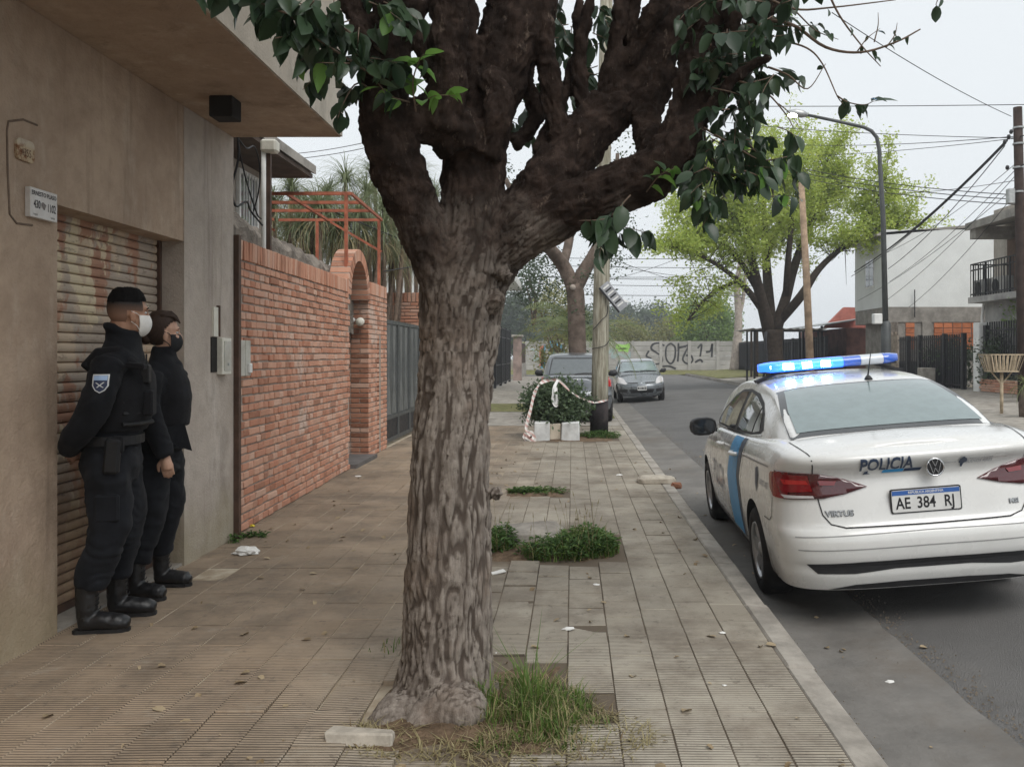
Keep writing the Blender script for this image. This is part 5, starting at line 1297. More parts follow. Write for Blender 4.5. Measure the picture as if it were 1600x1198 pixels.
def stack(mb, secs, n=20):                      # elliptical sections (cx, cy, z, rx, ry)
    vv = []; ff = []; m = len(secs)
    for cx, cy, z, rx, ry in secs:
        for k in range(n):
            a = 2 * pi * k / n; vv.append((cx + rx * math.copysign(abs(cos(a)) ** .9, cos(a)), cy + ry * math.copysign(abs(sin(a)) ** .9, sin(a)), z))
    for i in range(m - 1):
        for k in range(n): a = i * n + k; b = i * n + (k + 1) % n; ff.append([a, b, b + n, a + n])
    ff.append(list(range(n))[::-1]); ff.append(list(range((m - 1) * n, m * n))); return mb.add(vv, ff)
def spath(pts, k=5):
    m = len(pts); out = []; rr = []
    for i in range((m - 1) * k + 1):
        t = i / k; q = [sramp(t, [(a, pts[a][c]) for a in range(m)]) for c in range(4)]; out.append(Vector(q[:3])); rr.append(q[3])
    return out, rr
def limb(mb, pts, n=14): a, b = spath(pts); return mb.tube(a, b, n)
def cloth_obj(name, mb, voxel, mat, root, wr=.006, ws=(11, 11, 7), sm=5, seed=0):
    v, nn, f = remesh(mb, voxel, sm)
    d = np.array([nz((x * ws[0] + seed, y * ws[1], z * ws[2])) * wr + abs(nz((x * 4 + seed, y * 4, z * 19 + 2 * nz((x * 8, y * 8, z * 3))))) * wr * .9 for x, y, z in v]) if wr else np.zeros(len(v))
    me = mesh(name, (v + nn * d[:, None]).tolist(), f, mat, True); return link(name, me, root), v + nn * d[:, None], f
def hand(mb, wrist, d, palm_n, s=1.0, curl=.5, thumb_side=1):
    """palm and five separate fingers along d; palm_n points out of the palm"""
    d = Vector(d).normalized(); pn = Vector(palm_n); pn = (pn - d * pn.dot(d)).normalized(); side = d.cross(pn) * thumb_side; w = Vector(wrist)
    mb.tube([w, w + d * .03 * s, w + d * .055 * s, w + d * .088 * s], [.026 * s, .031 * s, .034 * s, .03 * s], 10)
    for k, (o_, L) in enumerate(((.030, .074), (.011, .083), (-.009, .077), (-.028, .060))):
        p0 = w + d * .072 * s + side * o_ * s; a1 = curl * .5; a2 = curl * 1.1; a3 = curl * 1.6
        dirs = [d * cos(a) + pn * sin(a) for a in (a1, a2, a3)]; p1 = p0 + dirs[0] * L * .48 * s; p2 = p1 + dirs[1] * L * .30 * s; p3 = p2 + dirs[2] * L * .24 * s
        mb.tube([p0 - d * .02 * s, p0, p1, p2, p3], [.0095 * s, .0098 * s, .0090 * s, .0080 * s, .006 * s], 8)
    t0 = w + d * .022 * s + side * .026 * s; t1 = t0 + (d * .6 + side * .65 + pn * .25).normalized() * .036 * s; t2 = t1 + (d * .9 + side * .2 + pn * .3).normalized() * .03 * s; t3 = t2 + (d + pn * .35).normalized() * .022 * s
    mb.tube([t0, t1, t2, t3], [.0125 * s, .0115 * s, .0095 * s, .007 * s], 8)
def head_parts(mb, c, yaw, s=1.0, jaw=1.0):
    """skull, face, nose, ears in the head's own frame (x forward), placed at c (skull centre)"""
    mt = Matrix.Translation(c) @ Matrix.Rotation(yaw, 4, 'Z') @ Matrix.Diagonal((s, s, s * 1.13, 1)); r3 = mt.to_3x3()
    def E(p, r): ellipsoid(mb, mt @ Vector(p), r, 16, r3)
    E((-.010, 0, .022), (.098, .077, .095)); E((.022, 0, -.045), (.070, .063 * jaw, .078)); E((.040, 0, -.092), (.042, .042 * jaw, .030)); E((.072, 0, .018), (.026, .052, .020))
    for sg_ in (-1, 1):
        E((-.004, sg_ * .077, -.022), (.018, .008, .032)); E((.060, sg_ * .042, -.030), (.028, .022, .022))
    mb.tube([mt @ Vector((.083, 0, .008)), mt @ Vector((.102, 0, -.022)), mt @ Vector((.108, 0, -.040)), mt @ Vector((.086, 0, -.050))], [.010 * s, .012 * s, .015 * s, .010 * s], 8)
    mb.tube([mt @ Vector((.088, -.018, -.072)), mt @ Vector((.093, 0, -.071)), mt @ Vector((.088, .018, -.072))], .007 * s, 6)
    return mt
def shell(name, mt, c, r, mat, root, sel, off=.004, n=40, thick=None):
    """part of an ellipsoid shell in the head frame, kept where sel(p) holds"""
    vv = []; ff = []; m = n // 2; keep = []
    for i in range(m + 1):
        t = pi * i / m
        for k in range(n):
            a = 2 * pi * k / n; q = Vector((sin(t) * cos(a), sin(t) * sin(a), cos(t))); p = Vector(c) + Vector((q.x * (r[0] + off), q.y * (r[1] + off), q.z * (r[2] + off)))
            keep.append(sel(p)); vv.append(mt @ p)
    for i in range(m):
        for k in range(n):
            a = i * n + k; b = i * n + (k + 1) % n; q = [a, a + n, b + n, b]
            if all(keep[j] for j in q): ff.append(q)
    return link(name, mesh(name, vv, ff, mat, True), root)
def boot(root, heel, toe, shaft_top, zt, seed=0, s=1.0):
    h = Vector(heel); t = Vector(toe); d = (t - h); L = d.length; d.normalize(); mb = MB()
    pts = [(0.04, .055, .046), (.08, .06, .050), (.14, .062, .050), (.19, .053, .050), (.235, .046, .050), (L - .05, .043, .046), (L - .018, .036, .030)]
    a = [h + d * q + Vector((0, 0, z)) for q, z, r in pts]; mb.tube(a, [r * s for q, z, r in pts], 14)
    an = h + d * .075; limb(mb, [(*(an + Vector((0, 0, .05))), .05 * s), (*(an + Vector((.0, 0, .10)) + (Vector(shaft_top) - an) * .25), .052 * s), (*(Vector((shaft_top[0], shaft_top[1], zt))), .060 * s)])
    v, nn, f = remesh(mb, .008, 3)
    v[:, 2] = np.maximum(v[:, 2], .012)
    dd = np.array([nz((x * 30, y * 30, z * 45)) * .003 for x, y, z in v]); v = v + nn * dd[:, None]
    o = link('boot', mesh('boot', v.tolist(), f, m_boot, True), root)
    sole = MB(); sd_ = Vector((-d.y, d.x, 0)); out = []
    for q, w in ((.006, .018), (.022, .032), (.09, .036), (.14, .034), (.20, .040), (.24, .041), (L - .04, .032), (L - .016, .014)): out.append((q, w))
    poly = [h + d * q + sd_ * w for q, w in out] + [h + d * q - sd_ * w for q, w in out[::-1]]
    n = len(poly); sole.add([p + Vector((0, 0, .0)) for p in poly] + [p + Vector((0, 0, .020)) for p in poly], [list(range(n))[::-1], list(range(n, 2 * n))] + [[i, (i + 1) % n, (i + 1) % n + n, i + n] for i in range(n)])
    so = sole.build('sole', m_rubber, o, world=False)
    for k in range(5):
        zc = .105 + k * .024; cc = an.lerp(Vector((shaft_top[0], shaft_top[1], zt)), max(0, (zc - .05) / zt)); cc.z = zc; fw = cc + d * (.052 + .008 * max(0, 2 - k)) * s
        MB().tube([fw - sd_ * .022 + Vector((0, 0, -.004)), fw + d * .006, fw + sd_ * .022 + Vector((0, 0, .004))], .0028, 5).build('lace', m_belt, o, world=False)
    return o
def project_on(bvh, poly, dirv, origin_y, off, name, mat, root, res=.012):
    bm = bmesh.new(); bm.faces.new([bm.verts.new((x, z, 0)) for x, z in poly])
    for ax in (0, 1):
        lo = min(p[ax] for p in poly); hi = max(p[ax] for p in poly); k = lo + res
        while k < hi:
            co = [0, 0, 0]; no = [0, 0, 0]; co[ax] = k; no[ax] = 1
            bmesh.ops.bisect_plane(bm, geom=bm.verts[:] + bm.edges[:] + bm.faces[:], plane_co=co, plane_no=no); k += res
    for v in bm.verts:
        h = bvh.ray_cast(Vector((v.co.x, origin_y, v.co.y)), Vector((0, 1, 0)))
        v.co = (h[0] + Vector((0, -off, 0))) if h[0] is not None else Vector((v.co.x, -.3, v.co.y))
    return link(name, bm_mesh(bm, name, mat, True), root)
def shield(cx, cz, w, h):
    return [(cx - w/2, cz + h/2), (cx + w/2, cz + h/2), (cx + w/2, cz - h * .1), (cx + w * .3, cz - h * .36), (cx, cz - h/2), (cx - w * .3, cz - h * .36), (cx - w/2, cz - h * .1)]
def body_mesh(name, mb, mat, root, voxel=.0058):
    v, nn, f = remesh(mb, voxel, 4); me = mesh(name, v.tolist(), f, mat, True); return link(name, me, root), v, f

# ---------------- officer with the white mask: hands behind the back, head turned down the street
m1 = empty('person', (-2.565, 4.64, 0.0), 'police officer with cropped black hair and white face mask, hands behind back', 'person', 'police officers by the shutter')
b = MB()
HC = (.085, .0, 1.732); hm = head_parts(b, HC, R(32), 1.02, 1.08)
limb(b, [(.03, 0, 1.50, .075), (.045, 0, 1.57, .072), (.058, 0, 1.66, .070), (.07, 0, 1.71, .062)])
stack(b, [(0, 0, .86, .10, .14), (0, 0, .98, .10, .145), (.01, 0, 1.10, .10, .145), (.03, 0, 1.28, .115, .165), (.03, 0, 1.42, .10, .17), (.035, 0, 1.50, .065, .10)])
RA = [(.035, -.19, 1.455, .055), (.015, -.255, 1.31, .052), (-.055, -.27, 1.13, .045), (-.15, -.19, 1.03, .036), (-.185, -.085, .98, .027)]
LA = [(.035, .19, 1.455, .055), (.0, .25, 1.31, .052), (-.075, .26, 1.13, .045), (-.165, .16, 1.04, .036), (-.18, .065, .995, .027)]
RL = [(.0, -.085, .92, .095), (.015, -.10, .70, .082), (.01, -.115, .49, .058), (-.05, -.125, .28, .036), (-.09, -.13, .07, .026)]
LL = [(.0, .085, .92, .095), (.03, .095, .70, .082), (.035, .10, .49, .058), (.0, .12, .28, .036), (-.015, .13, .07, .026)]
for q in (RA, LA, RL, LL): limb(b, q)
hand(b, (-.185, -.085, .98), (-.02, .75, -.45), (-1, 0, 0), 1.0, .45, 1); hand(b, (-.19, .065, .985), (.02, -.8, -.25), (-1, 0, 0), 1.0, .45, -1)
for hx, hy, tx, ty in ((-.155, -.13, .10, -.14), (-.075, .13, .17, .125)): b.tube([(lerp(hx, tx, .25), hy, .05), (lerp(hx, tx, .6), hy, .042), (lerp(hx, tx, .85), ty, .04)], [.024, .024, .018], 10)
body_mesh('body', b, m_skin1, m1)
j = MB()                                        # jacket
stack(j, [(0, 0, .965, .135, .175), (0, 0, 1.03, .135, .178), (.005, 0, 1.12, .135, .18), (.025, 0, 1.27, .145, .195), (.03, 0, 1.40, .135, .21), (.035, 0, 1.48, .115, .195), (.045, 0, 1.53, .095, .135), (.050, 0, 1.575, .088, .095), (.050, 0, 1.61, .086, .086), (.050, 0, 1.63, .084, .084)])
j.tube([(.048 + .082 * cos(a), .082 * sin(a), 1.635 - .030 * cos(a)) for a in frange(0, 2 * pi, 24)], .017, 8, False)
for q in (RA, LA): limb(j, [(x, y, z, r + g) for (x, y, z, r), g in zip(q, (.028, .026, .026, .024, .017))])
jo, jv, jf = cloth_obj('jacket', j, .0115, m_uniform, m1, .013, seed=1)
tb = MB(); stack(tb, [(0, 0, .80, .13, .165), (-.005, 0, .90, .148, .185), (0, 0, 1.0, .138, .178)])
for q in (RL, LL): limb(tb, [(q[0][0], q[0][1], .93, .115)] + [(q[1][0], q[1][1], q[1][2], .113), (q[2][0] - .005, q[2][1], q[2][2], .096), (q[3][0] - .005, q[3][1], q[3][2] + .03, .086), (q[4][0] - .002 + .02, q[4][1], .235, .072)])
cloth_obj('trousers', tb, .0115, m_trouser, m1, .018, (10, 10, 8), 5, 4)
MB().box((-.03, -.222, .60), (.09, -.19, .75)).build('cargo_pocket', m_trouser, m1, world=False, bevel=.012)
vt = MB(); stack(vt, [(.02, 0, 1.075, .150, .190), (.03, 0, 1.15, .165, .203), (.045, 0, 1.27, .175, .212), (.05, 0, 1.38, .165, .195), (.05, 0, 1.45, .135, .16)])
for sg_ in (-1, 1): vt.tube([(-.10, sg_ * .115, 1.42), (-.03, sg_ * .125, 1.50), (.05, sg_ * .12, 1.51), (.14, sg_ * .115, 1.43)], [.035, .04, .04, .035], 8)
vo, vv_, vf_ = cloth_obj('vest', vt, .0115, m_vest, m1, .004, seed=8)
for zc in (1.12, 1.18, 1.24): MB().tube([(.10, -.19, zc), (.165, -.12, zc), (.205, 0, zc), (.165, .12, zc)], .012, 6).build('vest_strap', m_belt, vo, world=False)
MB().box((.185, -.13, 1.16), (.235, -.03, 1.30)).build('pouch', m_vest, vo, world=False, bevel=.01); MB().box((.17, -.12, 1.34), (.215, -.06, 1.44)).build('radio', m_belt, vo, world=False, bevel=.006)
MB().tube([(.195, -.09, 1.44), (.195, -.09, 1.50)], .005, 6).build('radio_aerial', m_belt, vo, world=False)
MB().box((-.045, -.245, 1.43), (.045, -.17, 1.462), Matrix.Rotation(.12, 4, 'Y')).build('epaulette', m_vest, m1, world=False, bevel=.006)
bt = MB(); stack(bt, [(.0, 0, 1.005, .158, .198), (.0, 0, 1.055, .158, .198)], 28); bt.build('belt', m_belt, m1, smooth=False, world=False)
MB().box((-.06, -.235, .86), (.02, -.19, 1.05), Matrix.Rotation(.08, 4, 'Y')).build('holster', m_belt, m1, world=False, bevel=.014)
MB().box((.05, -.222, .97), (.11, -.18, 1.06)).build('belt_pouch', m_vest, m1, world=False, bevel=.01)
boot(m1, (-.16, -.135, 0), (.145, -.155, 0), (-.09, -.128, 0), .275); boot(m1, (-.085, .135, 0), (.215, .12, 0), (-.012, .125, 0), .275)
# hair: flat crop on top over shaved sides
hr = shell('hair', hm, (-.010, 0, .022), (.098, .077, .095), m_hairb, m1, lambda p: p.z > .044 + .10 * max(0, p.x) + .006 * nz(p * 90) and p.x < .090, .0035, 120)
hi_ = hm.inverted()
for v in hr.data.vertices:
    p = hi_ @ v.co; t = min(1, max(0, (p.z - .046) / .05)); q = p + Vector((p.x + .01, p.y, 0)).normalized() * .0045 * t + Vector((0, 0, .010 * t)); q.z = min(q.z, .120 + .004 * nz(p * 50) + .03 * max(0, q.x)); v.co = hm @ (q + p.normalized() * .003 * nz(p * 130))
shell('hair_sides', hm, (-.010, 0, .022), (.098, .077, .095), m_fade, m1, lambda p: -.055 < p.z <= .085 and p.x < .052 - .5 * max(0, -p.z) and not (p.x > -.03 and p.z < .005), .0022, 110)
fo = [o for o in m1.children if o.name.startswith('hair_sides')][0]; hi_ = hm.inverted(); at = fo.data.attributes.new('fade', 'FLOAT', 'POINT')
at.data.foreach_set('value', [min(1, max(0, ((hi_ @ v.co).z + .018) / .062)) for v in fo.data.vertices])
mk = shell('face_mask', hm, (.028, 0, -.052), (.078, .066, .064), m_maskw, m1, lambda p: p.x > .030 and -.118 < p.z < -.010, .0105, 110)
md = mk.modifiers.new('solid', 'SOLIDIFY'); md.thickness = .004
for sg_ in (-1, 1):
    for z0, z1 in ((-.022, .004), (-.095, -.045)):
        MB().tube([hm @ Vector((.038, sg_ * .066, z0)), hm @ Vector((.015, sg_ * .079, lerp(z0, z1, .6))), hm @ Vector((-.016, sg_ * .082, z1))], .0018, 5).build('ear_loop', m_maskw, mk, world=False)
    e_ = MB(); ellipsoid(e_, hm @ Vector((.072, sg_ * .033, .0)), (.010, .011, .007), 12); e_.build('eye', m_badge3, m1, smooth=True, world=False)
    MB().tube([hm @ Vector((.092, sg_ * .016, .018)), hm @ Vector((.088, sg_ * .035, .024)), hm @ Vector((.076, sg_ * .052, .018))], .004, 5).build('eyebrow', m_hairb, m1, world=False)
jb = BVHTree.FromPolygons([Vector(p) for p in jv], jf)
pa = empty('shoulder_patch', (0, 0, 0)); pa.parent = m1
sx_, sz_ = .03, 1.345
project_on(jb, shield(sx_, sz_, .078, .098), 1, -1, .003, 'border', m_badge3, pa); project_on(jb, shield(sx_, sz_, .066, .086), 1, -1, .0045, 'field', m_badge1, pa)
project_on(jb, [(sx_ - .032, sz_ + .018), (sx_ + .032, sz_ + .018), (sx_ + .032, sz_ + .042), (sx_ - .032, sz_ + .042)], 1, -1, .006, 'band', m_badge2, pa)
for a, c_ in (((-.02, .006), (.016, -.02)), ((.018, .008), (-.014, -.02))): project_on(jb, [(sx_ + a[0] - .004, sz_ + a[1]), (sx_ + a[0] + .004, sz_ + a[1]), (sx_ + c_[0] + .004, sz_ + c_[1]), (sx_ + c_[0] - .004, sz_ + c_[1])], 1, -1, .006, 'mark', m_badge3, pa)
vb = BVHTree.FromPolygons([Vector(p) for p in vv_], vf_)
for a, c_ in (((.045, 1.492), (.058, 1.462)), ((.068, 1.492), (.058, 1.462))): project_on(vb, [(a[0] - .004, a[1]), (a[0] + .004, a[1]), (c_[0] + .004, c_[1]), (c_[0] - .004, c_[1])], 1, -1, .004, 'rank_mark', m_badge3, pa)

m1.rotation_euler = (0, 0, R(14))
# ---------------- officer with the black mask: arm hanging, vest over an open jacket
S2 = .955
w1 = empty('person', (-2.60, 5.22, 0.0), 'police officer with brown hair and black face mask, arm hanging by the side', 'person', 'police officers by the shutter')
b = MB()
HC2 = (.035, 0, 1.635); hm2 = head_parts(b, HC2, R(38), .98, .95)
limb(b, [(.03, 0, 1.42, .052), (.035, 0, 1.48, .047), (.035, 0, 1.55, .047)])
stack(b, [(0, 0, .84, .10, .145), (0, 0, .95, .095, .14), (.01, 0, 1.08, .09, .125), (.03, 0, 1.24, .105, .145), (.03, 0, 1.36, .09, .15), (.03, 0, 1.43, .055, .085)])
RA2 = [(.035, -.17, 1.385, .047), (.045, -.21, 1.23, .044), (.075, -.215, 1.08, .039), (.135, -.21, .94, .030), (.15, -.205, .885, .024)]
LA2 = [(.02, .17, 1.385, .047), (-.02, .205, 1.23, .044), (-.05, .215, 1.08, .039), (-.06, .21, .94, .030), (-.055, .205, .885, .024)]
RL2 = [(0, -.085, .88, .092), (.01, -.095, .67, .078), (.0, -.105, .47, .055), (-.05, -.12, .27, .042), (-.072, -.13, .07, .024)]
LL2 = [(0, .085, .88, .092), (.015, .10, .67, .078), (.01, .12, .47, .055), (-.04, .14, .27, .042), (-.062, .155, .07, .024)]
for q in (RA2, LA2, RL2, LL2): limb(b, q)
hand(b, (.15, -.205, .885), (.16, -.02, -1), (-.25, 1, 0), .95, .55, -1); hand(b, (-.055, .205, .885), (.16, .02, -1), (-.25, -1, 0), .95, .55, 1)
for hx, hy, tx, ty in ((-.14, -.135, .10, -.14), (-.13, .16, .12, .165)): b.tube([(lerp(hx, tx, .25), hy, .05), (lerp(hx, tx, .6), hy, .042), (lerp(hx, tx, .85), ty, .04)], [.022, .022, .016], 10)
body_mesh('body', b, m_skin2, w1)
j = MB(); stack(j, [(.01, 0, .90, .135, .172), (.005, 0, .98, .128, .165), (.01, 0, 1.08, .125, .16), (.03, 0, 1.23, .135, .175), (.03, 0, 1.33, .125, .18), (.03, 0, 1.39, .105, .165), (.04, 0, 1.44, .085, .12), (.035, 0, 1.485, .070, .08), (.035, 0, 1.53, .062, .064), (.035, 0, 1.55, .060, .060)])
for q in (RA2, LA2): limb(j, [(x, y, z, r + g) for (x, y, z, r), g in zip(q, (.028, .028, .028, .028, .022))])
jo2, jv2, jf2 = cloth_obj('jacket', j, .0115, m_uniform, w1, .013, seed=21)
vt = MB(); stack(vt, [(.04, 0, 1.05, .142, .150), (.045, 0, 1.12, .145, .155), (.05, 0, 1.24, .147, .16), (.045, 0, 1.33, .135, .15), (.045, 0, 1.40, .105, .125), (.05, 0, 1.44, .08, .10)])
vo2, vv2, vf2 = cloth_obj('vest', vt, .0115, m_vest, w1, .004, seed=28)
MB().add([(.06, -.15, 1.08), (.19, -.06, 1.07), (.21, -.02, .90), (.165, -.07, .93), (.09, -.15, .99), (.06, -.165, 1.08), (.20, -.065, 1.07), (.225, -.02, .895), (.175, -.08, .925), (.09, -.165, .985)], [(0,1,2,3,4), (9,8,7,6,5), (0,5,6,1), (1,6,7,2), (2,7,8,3), (3,8,9,4), (4,9,5,0)]).build('jacket_hem', m_uniform, w1, world=False)
tb = MB(); stack(tb, [(0, 0, .76, .12, .16), (-.005, 0, .86, .135, .175), (0, 0, .95, .12, .16)])
for q in (RL2, LL2): limb(tb, [(q[0][0], q[0][1], .88, .105), (q[1][0], q[1][1], q[1][2], .102), (q[2][0], q[2][1], q[2][2], .084), (q[3][0], q[3][1], q[3][2] + .03, .074), (q[4][0] + .02, q[4][1], .22, .066)])
cloth_obj('trousers', tb, .0115, m_trouser, w1, .016, (10, 10, 8), 5, 14)
boot(w1, (-.14, -.135, 0), (.135, -.145, 0), (-.07, -.127, 0), .255, 0, .92); boot(w1, (-.13, .16, 0), (.15, .17, 0), (-.06, .152, 0), .255, 1, .92)
hr = shell('hair', hm2, (-.012, 0, .022), (.098, .077, .095), m_hairbr, w1, lambda p: (p.z > .062 - .9 * min(.05, max(0, .05 - p.x)) or (p.x < -.012 and p.z > -.075)), .010, 56)
md = hr.modifiers.new('solid', 'SOLIDIFY'); md.thickness = .016; md.offset = -1
bn = MB(); ellipsoid(bn, hm2 @ Vector((-.10, 0, -.035)), (.036, .034, .036), 16); bn.build('hair_bun', m_hairbr, hr, smooth=True, world=False)
fr = MB()
for yy in (-.055, -.035, -.012, .012, .035, .055): fr.tube([hm2 @ Vector((-.03, yy * 1.1, .118 - abs(yy) * .5)), hm2 @ Vector((.045, yy, .118 - abs(yy) * .5)), hm2 @ Vector((.072, yy, .096 - abs(yy) * .45)), hm2 @ Vector((.086, yy * 1.15, .074 - abs(yy) * .4))], [.012, .013, .010, .004], 8)
fr.build('fringe', m_hairbr, hr, smooth=True, world=False)
mk = shell('face_mask', hm2, (.028, 0, -.052), (.078, .063, .062), m_maskb, w1, lambda p: p.x > .028 and -.118 < p.z < -.010, .0105, 110)
md = mk.modifiers.new('solid', 'SOLIDIFY'); md.thickness = .004
for sg_ in (-1, 1):
    for z0, z1 in ((-.022, .004), (-.095, -.045)): MB().tube([hm2 @ Vector((.036, sg_ * .064, z0)), hm2 @ Vector((.015, sg_ * .078, lerp(z0, z1, .6))), hm2 @ Vector((-.016, sg_ * .081, z1))], .003, 5).build('ear_loop', m_maskb, mk, world=False)
    e_ = MB(); ellipsoid(e_, hm2 @ Vector((.072, sg_ * .033, .0)), (.010, .011, .007), 12); e_.build('eye', m_badge3, w1, smooth=True, world=False)
    MB().tube([hm2 @ Vector((.092, sg_ * .016, .018)), hm2 @ Vector((.088, sg_ * .035, .023)), hm2 @ Vector((.076, sg_ * .05, .018))], .003, 5).build('eyebrow', m_hairbr, w1, world=False)
jb2 = BVHTree.FromPolygons([Vector(p) for p in jv2], jf2); pa = empty('shoulder_patch', (0, 0, 0)); pa.parent = w1; sx_, sz_ = .045, 1.285
project_on(jb2, shield(sx_, sz_, .066, .085), 1, -1, .003, 'border', m_badge2, pa); project_on(jb2, shield(sx_, sz_, .056, .073), 1, -1, .0045, 'field', m_badge1, pa)
# ------------------------------------------------------------------ houses, plants and posts beyond
m_housewall = mat_stucco('old_house_wall', (.42, .38, .33), (.33, .29, .25), (.5, .46, .41), False)
m_roofslab = M('weathered_concrete', (.33, .31, .28), .9, .25, 3, .4, 40, .2, dirt=((.14, .13, .12), .6))
m_redpaint = M('faded_red_paint', (.36, .115, .065), .65, .3, 9, .2, 50, .3, dirt=((.16, .09, .06), .6))
m_rubble = M('rubble_stone', (.20, .175, .15), .95, .4, 7, .9, 30, .1, dist=.03)
m_whitewall = M('white_wall_paint', (.70, .715, .70), .8, .05, 1.5, .15, 30, .2, dirt=((.55, .55, .53), .35))
m_glassblue = mat_flat('window_glass', (.10, .12, .14), .08, .7, 0, .8)
nh = empty('neighbour_house', (-5, 9.5, 0), 'old house with a deep sloping eave behind the brick wall', 'house')
MB().box((-8, 7.2, 0), (-3.97, 10.92, 4.05)).build('wall', m_housewall, nh)
MB().add([(-3.37, 7.0, 3.86), (-3.37, 10.95, 3.86), (-6.5, 10.95, 4.95), (-6.5, 7.0, 4.95), (-3.37, 7.0, 3.97), (-3.37, 10.95, 3.97), (-6.5, 10.95, 5.08), (-6.5, 7.0, 5.08)], [(0,3,2,1),(4,5,6,7),(0,1,5,4),(1,2,6,5),(2,3,7,6),(3,0,4,7)]).build('roof', m_roofslab, nh)
MB().box((-3.97, 7.2, 3.80), (-3.40, 10.9, 3.855)).build('eave_board', M('dark_eave_boards', (.10, .075, .06), .8, .3, 6, .4), nh)
wd = empty('window', (-3.96, 10.1, 3.3)); world_parent(wd, nh)
MB().box((-3.965, 9.86, 3.04), (-3.955, 10.40, 3.66)).build('pane', m_glassblue, wd)
for (a, b, c, d) in ((9.82, 9.87, 3.0, 3.7), (10.38, 10.43, 3.0, 3.7), (9.87, 10.38, 3.65, 3.7), (9.87, 10.38, 3.0, 3.05)): MB().box((-3.965, a, c), (-3.925, b, d)).build('frame', m_white_paint, wd)
for i in range(6): MB().bar((-3.92, 9.93 + i * .085, 3.02), (-3.92, 9.93 + i * .085, 3.68), .014).build('bar', m_white_paint, wd)
MB().box((-3.99, 9.75, 2.93), (-3.86, 10.5, 2.99)).build('sill', m_white_paint, wd)
# rubble wall ridge behind the brick wall
vv = []; ff = []; n = 60
for i in range(n + 1):
    y = lerp(7.3, 12.0, i / n); h = 2.72 - .05 * (y - 7.5) + .14 + .07 * nz((y * 3, 0, 0)) + .05 * nz((y * 9, 1, 0))
    for k_, (x, z) in enumerate(((-3.15, 1.8), (-3.16, h - .12), (-3.25, h), (-3.5, h + .03), (-3.6, h - .1), (-3.6, 1.8))): vv.append((x + .05 * nz((y * 6, k_, 3)), y, z + .04 * nz((y * 7, k_ * 2, 0))))
for i in range(n):
    for k_ in range(5): a = i * 6 + k_; ff.append((a, a + 1, a + 7, a + 6))
o = link('rubble_wall', mesh('rubble_wall', vv, ff, m_rubble, False)); tag(o, 'rough old stone ridge showing above the brick garden wall', 'wall')
# white pole with cable box
wp = empty('cable_mast', (-2.98, 7.75, 2.3), 'thin white cable mast with a plastic box standing behind the brick wall', 'mast')
p0 = P(412, 390, 7.75); p1 = P(412, 222, 7.75)
MB().tube([(p0.x, 7.75, 1.9), (p1.x, 7.75, p1.z)], .022, 8).build('mast', m_white_paint, wp, smooth=True)
MB().box((p1.x - .02, 7.7, p1.z - .10), (p1.x + .13, 7.82, p1.z + .02)).build('junction_box', m_boxframe, wp, bevel=.02)
MB().box((p1.x + .01, 7.78, 1.9), (p1.x + .05, 7.82, p1.z - .1)).build('timber', m_brown_metal, wp)
def cable(pts, r=.008, label='thin black overhead cable strung between the street poles', grp='overhead cables', name='overhead_cable', n=5, sag=0):
    if sag and len(pts) == 2:
        a, b = Vector(pts[0]), Vector(pts[1]); pts = [a.lerp(b, t) - Vector((0, 0, sag * 4 * t * (1 - t))) for t in frange(0, 1, 14)]
    else:
        q, _ = spath([(*p, 0) for p in pts], 5); pts = q
    o = MB().tube(pts, r, n).build(name, m_wire, smooth=True); tag(o, label, 'cable', grp); return o
CLb = 'loose black cable hanging under the balcony corner beside the pier'
cable([P(372, 214, 6.85), P(372, 250, 6.9), P(363, 290, 6.92), P(368, 322, 6.95), P(385, 315, 7.2), P(392, 330, 7.4), P(410, 352, 7.7)], .009, CLb, 'loose cables at the pier', 'loose_cable')
cable([P(371, 214, 6.85), P(378, 255, 6.95), P(390, 300, 7.2), P(402, 335, 7.5), P(408, 342, 7.7)], .007, CLb, 'loose cables at the pier', 'loose_cable')
cable([P(370, 214, 6.85), P(385, 232, 7.0), P(398, 230, 7.3), P(406, 262, 7.5), P(404, 300, 7.6), P(396, 330, 7.7)], .007, CLb, 'loose cables at the pier', 'loose_cable')
# red steel frame
pg = empty('red_steel_frame', (-3.4, 12, 2.4), 'rusty red steel pergola frame standing behind the brick wall', 'frame')
XA, XB, XL, PZ = -2.90, -2.99, -4.6, 3.6
for (y, xr) in ((10.9, XA), (11.55, -2.93), (12.2, -2.95), (13.05, XB)): MB().bar((XL, y, PZ), (xr, y, PZ), .034, .042).build('cross_bar', m_redpaint, pg)
for xr, dx in ((XA, 0), (-3.75, 0), (XL, 0)): MB().bar((xr, 10.9, PZ + .003), (xr + (XB - XA), 13.05, PZ + .003), .032, .038).build('rail', m_redpaint, pg)
for x, y, z_ in ((XA - .06, 10.9, 2.40), (XB - .04, 13.05, 2.50), (XL + .4, 10.9, .5), (-4.0, 13.05, .5)): MB().bar((x, y, z_), (x, y, PZ - .02), .04).build('post', m_redpaint, pg)
MB().bar((XB, 13.05, 3.1), (XB - .8, 13.05, PZ - .03), .035).build('brace', m_redpaint, pg); MB().bar((-4.4, 10.9, 3.35), (-3.9, 10.9, 3.12), .03).build('brace', m_redpaint, pg)
for k_, (a, b) in enumerate(((P(520, 330, 13), P(652, 385, 16)), (P(605, 310, 13), P(660, 318, 16)), (P(605, 335, 13), P(660, 345, 16)), (P(600, 424, 13.2), P(660, 414, 16)))): cable([a, b], .009, 'thin grey fence wire running from the red steel frame', 'fence wires', 'fence_wire')
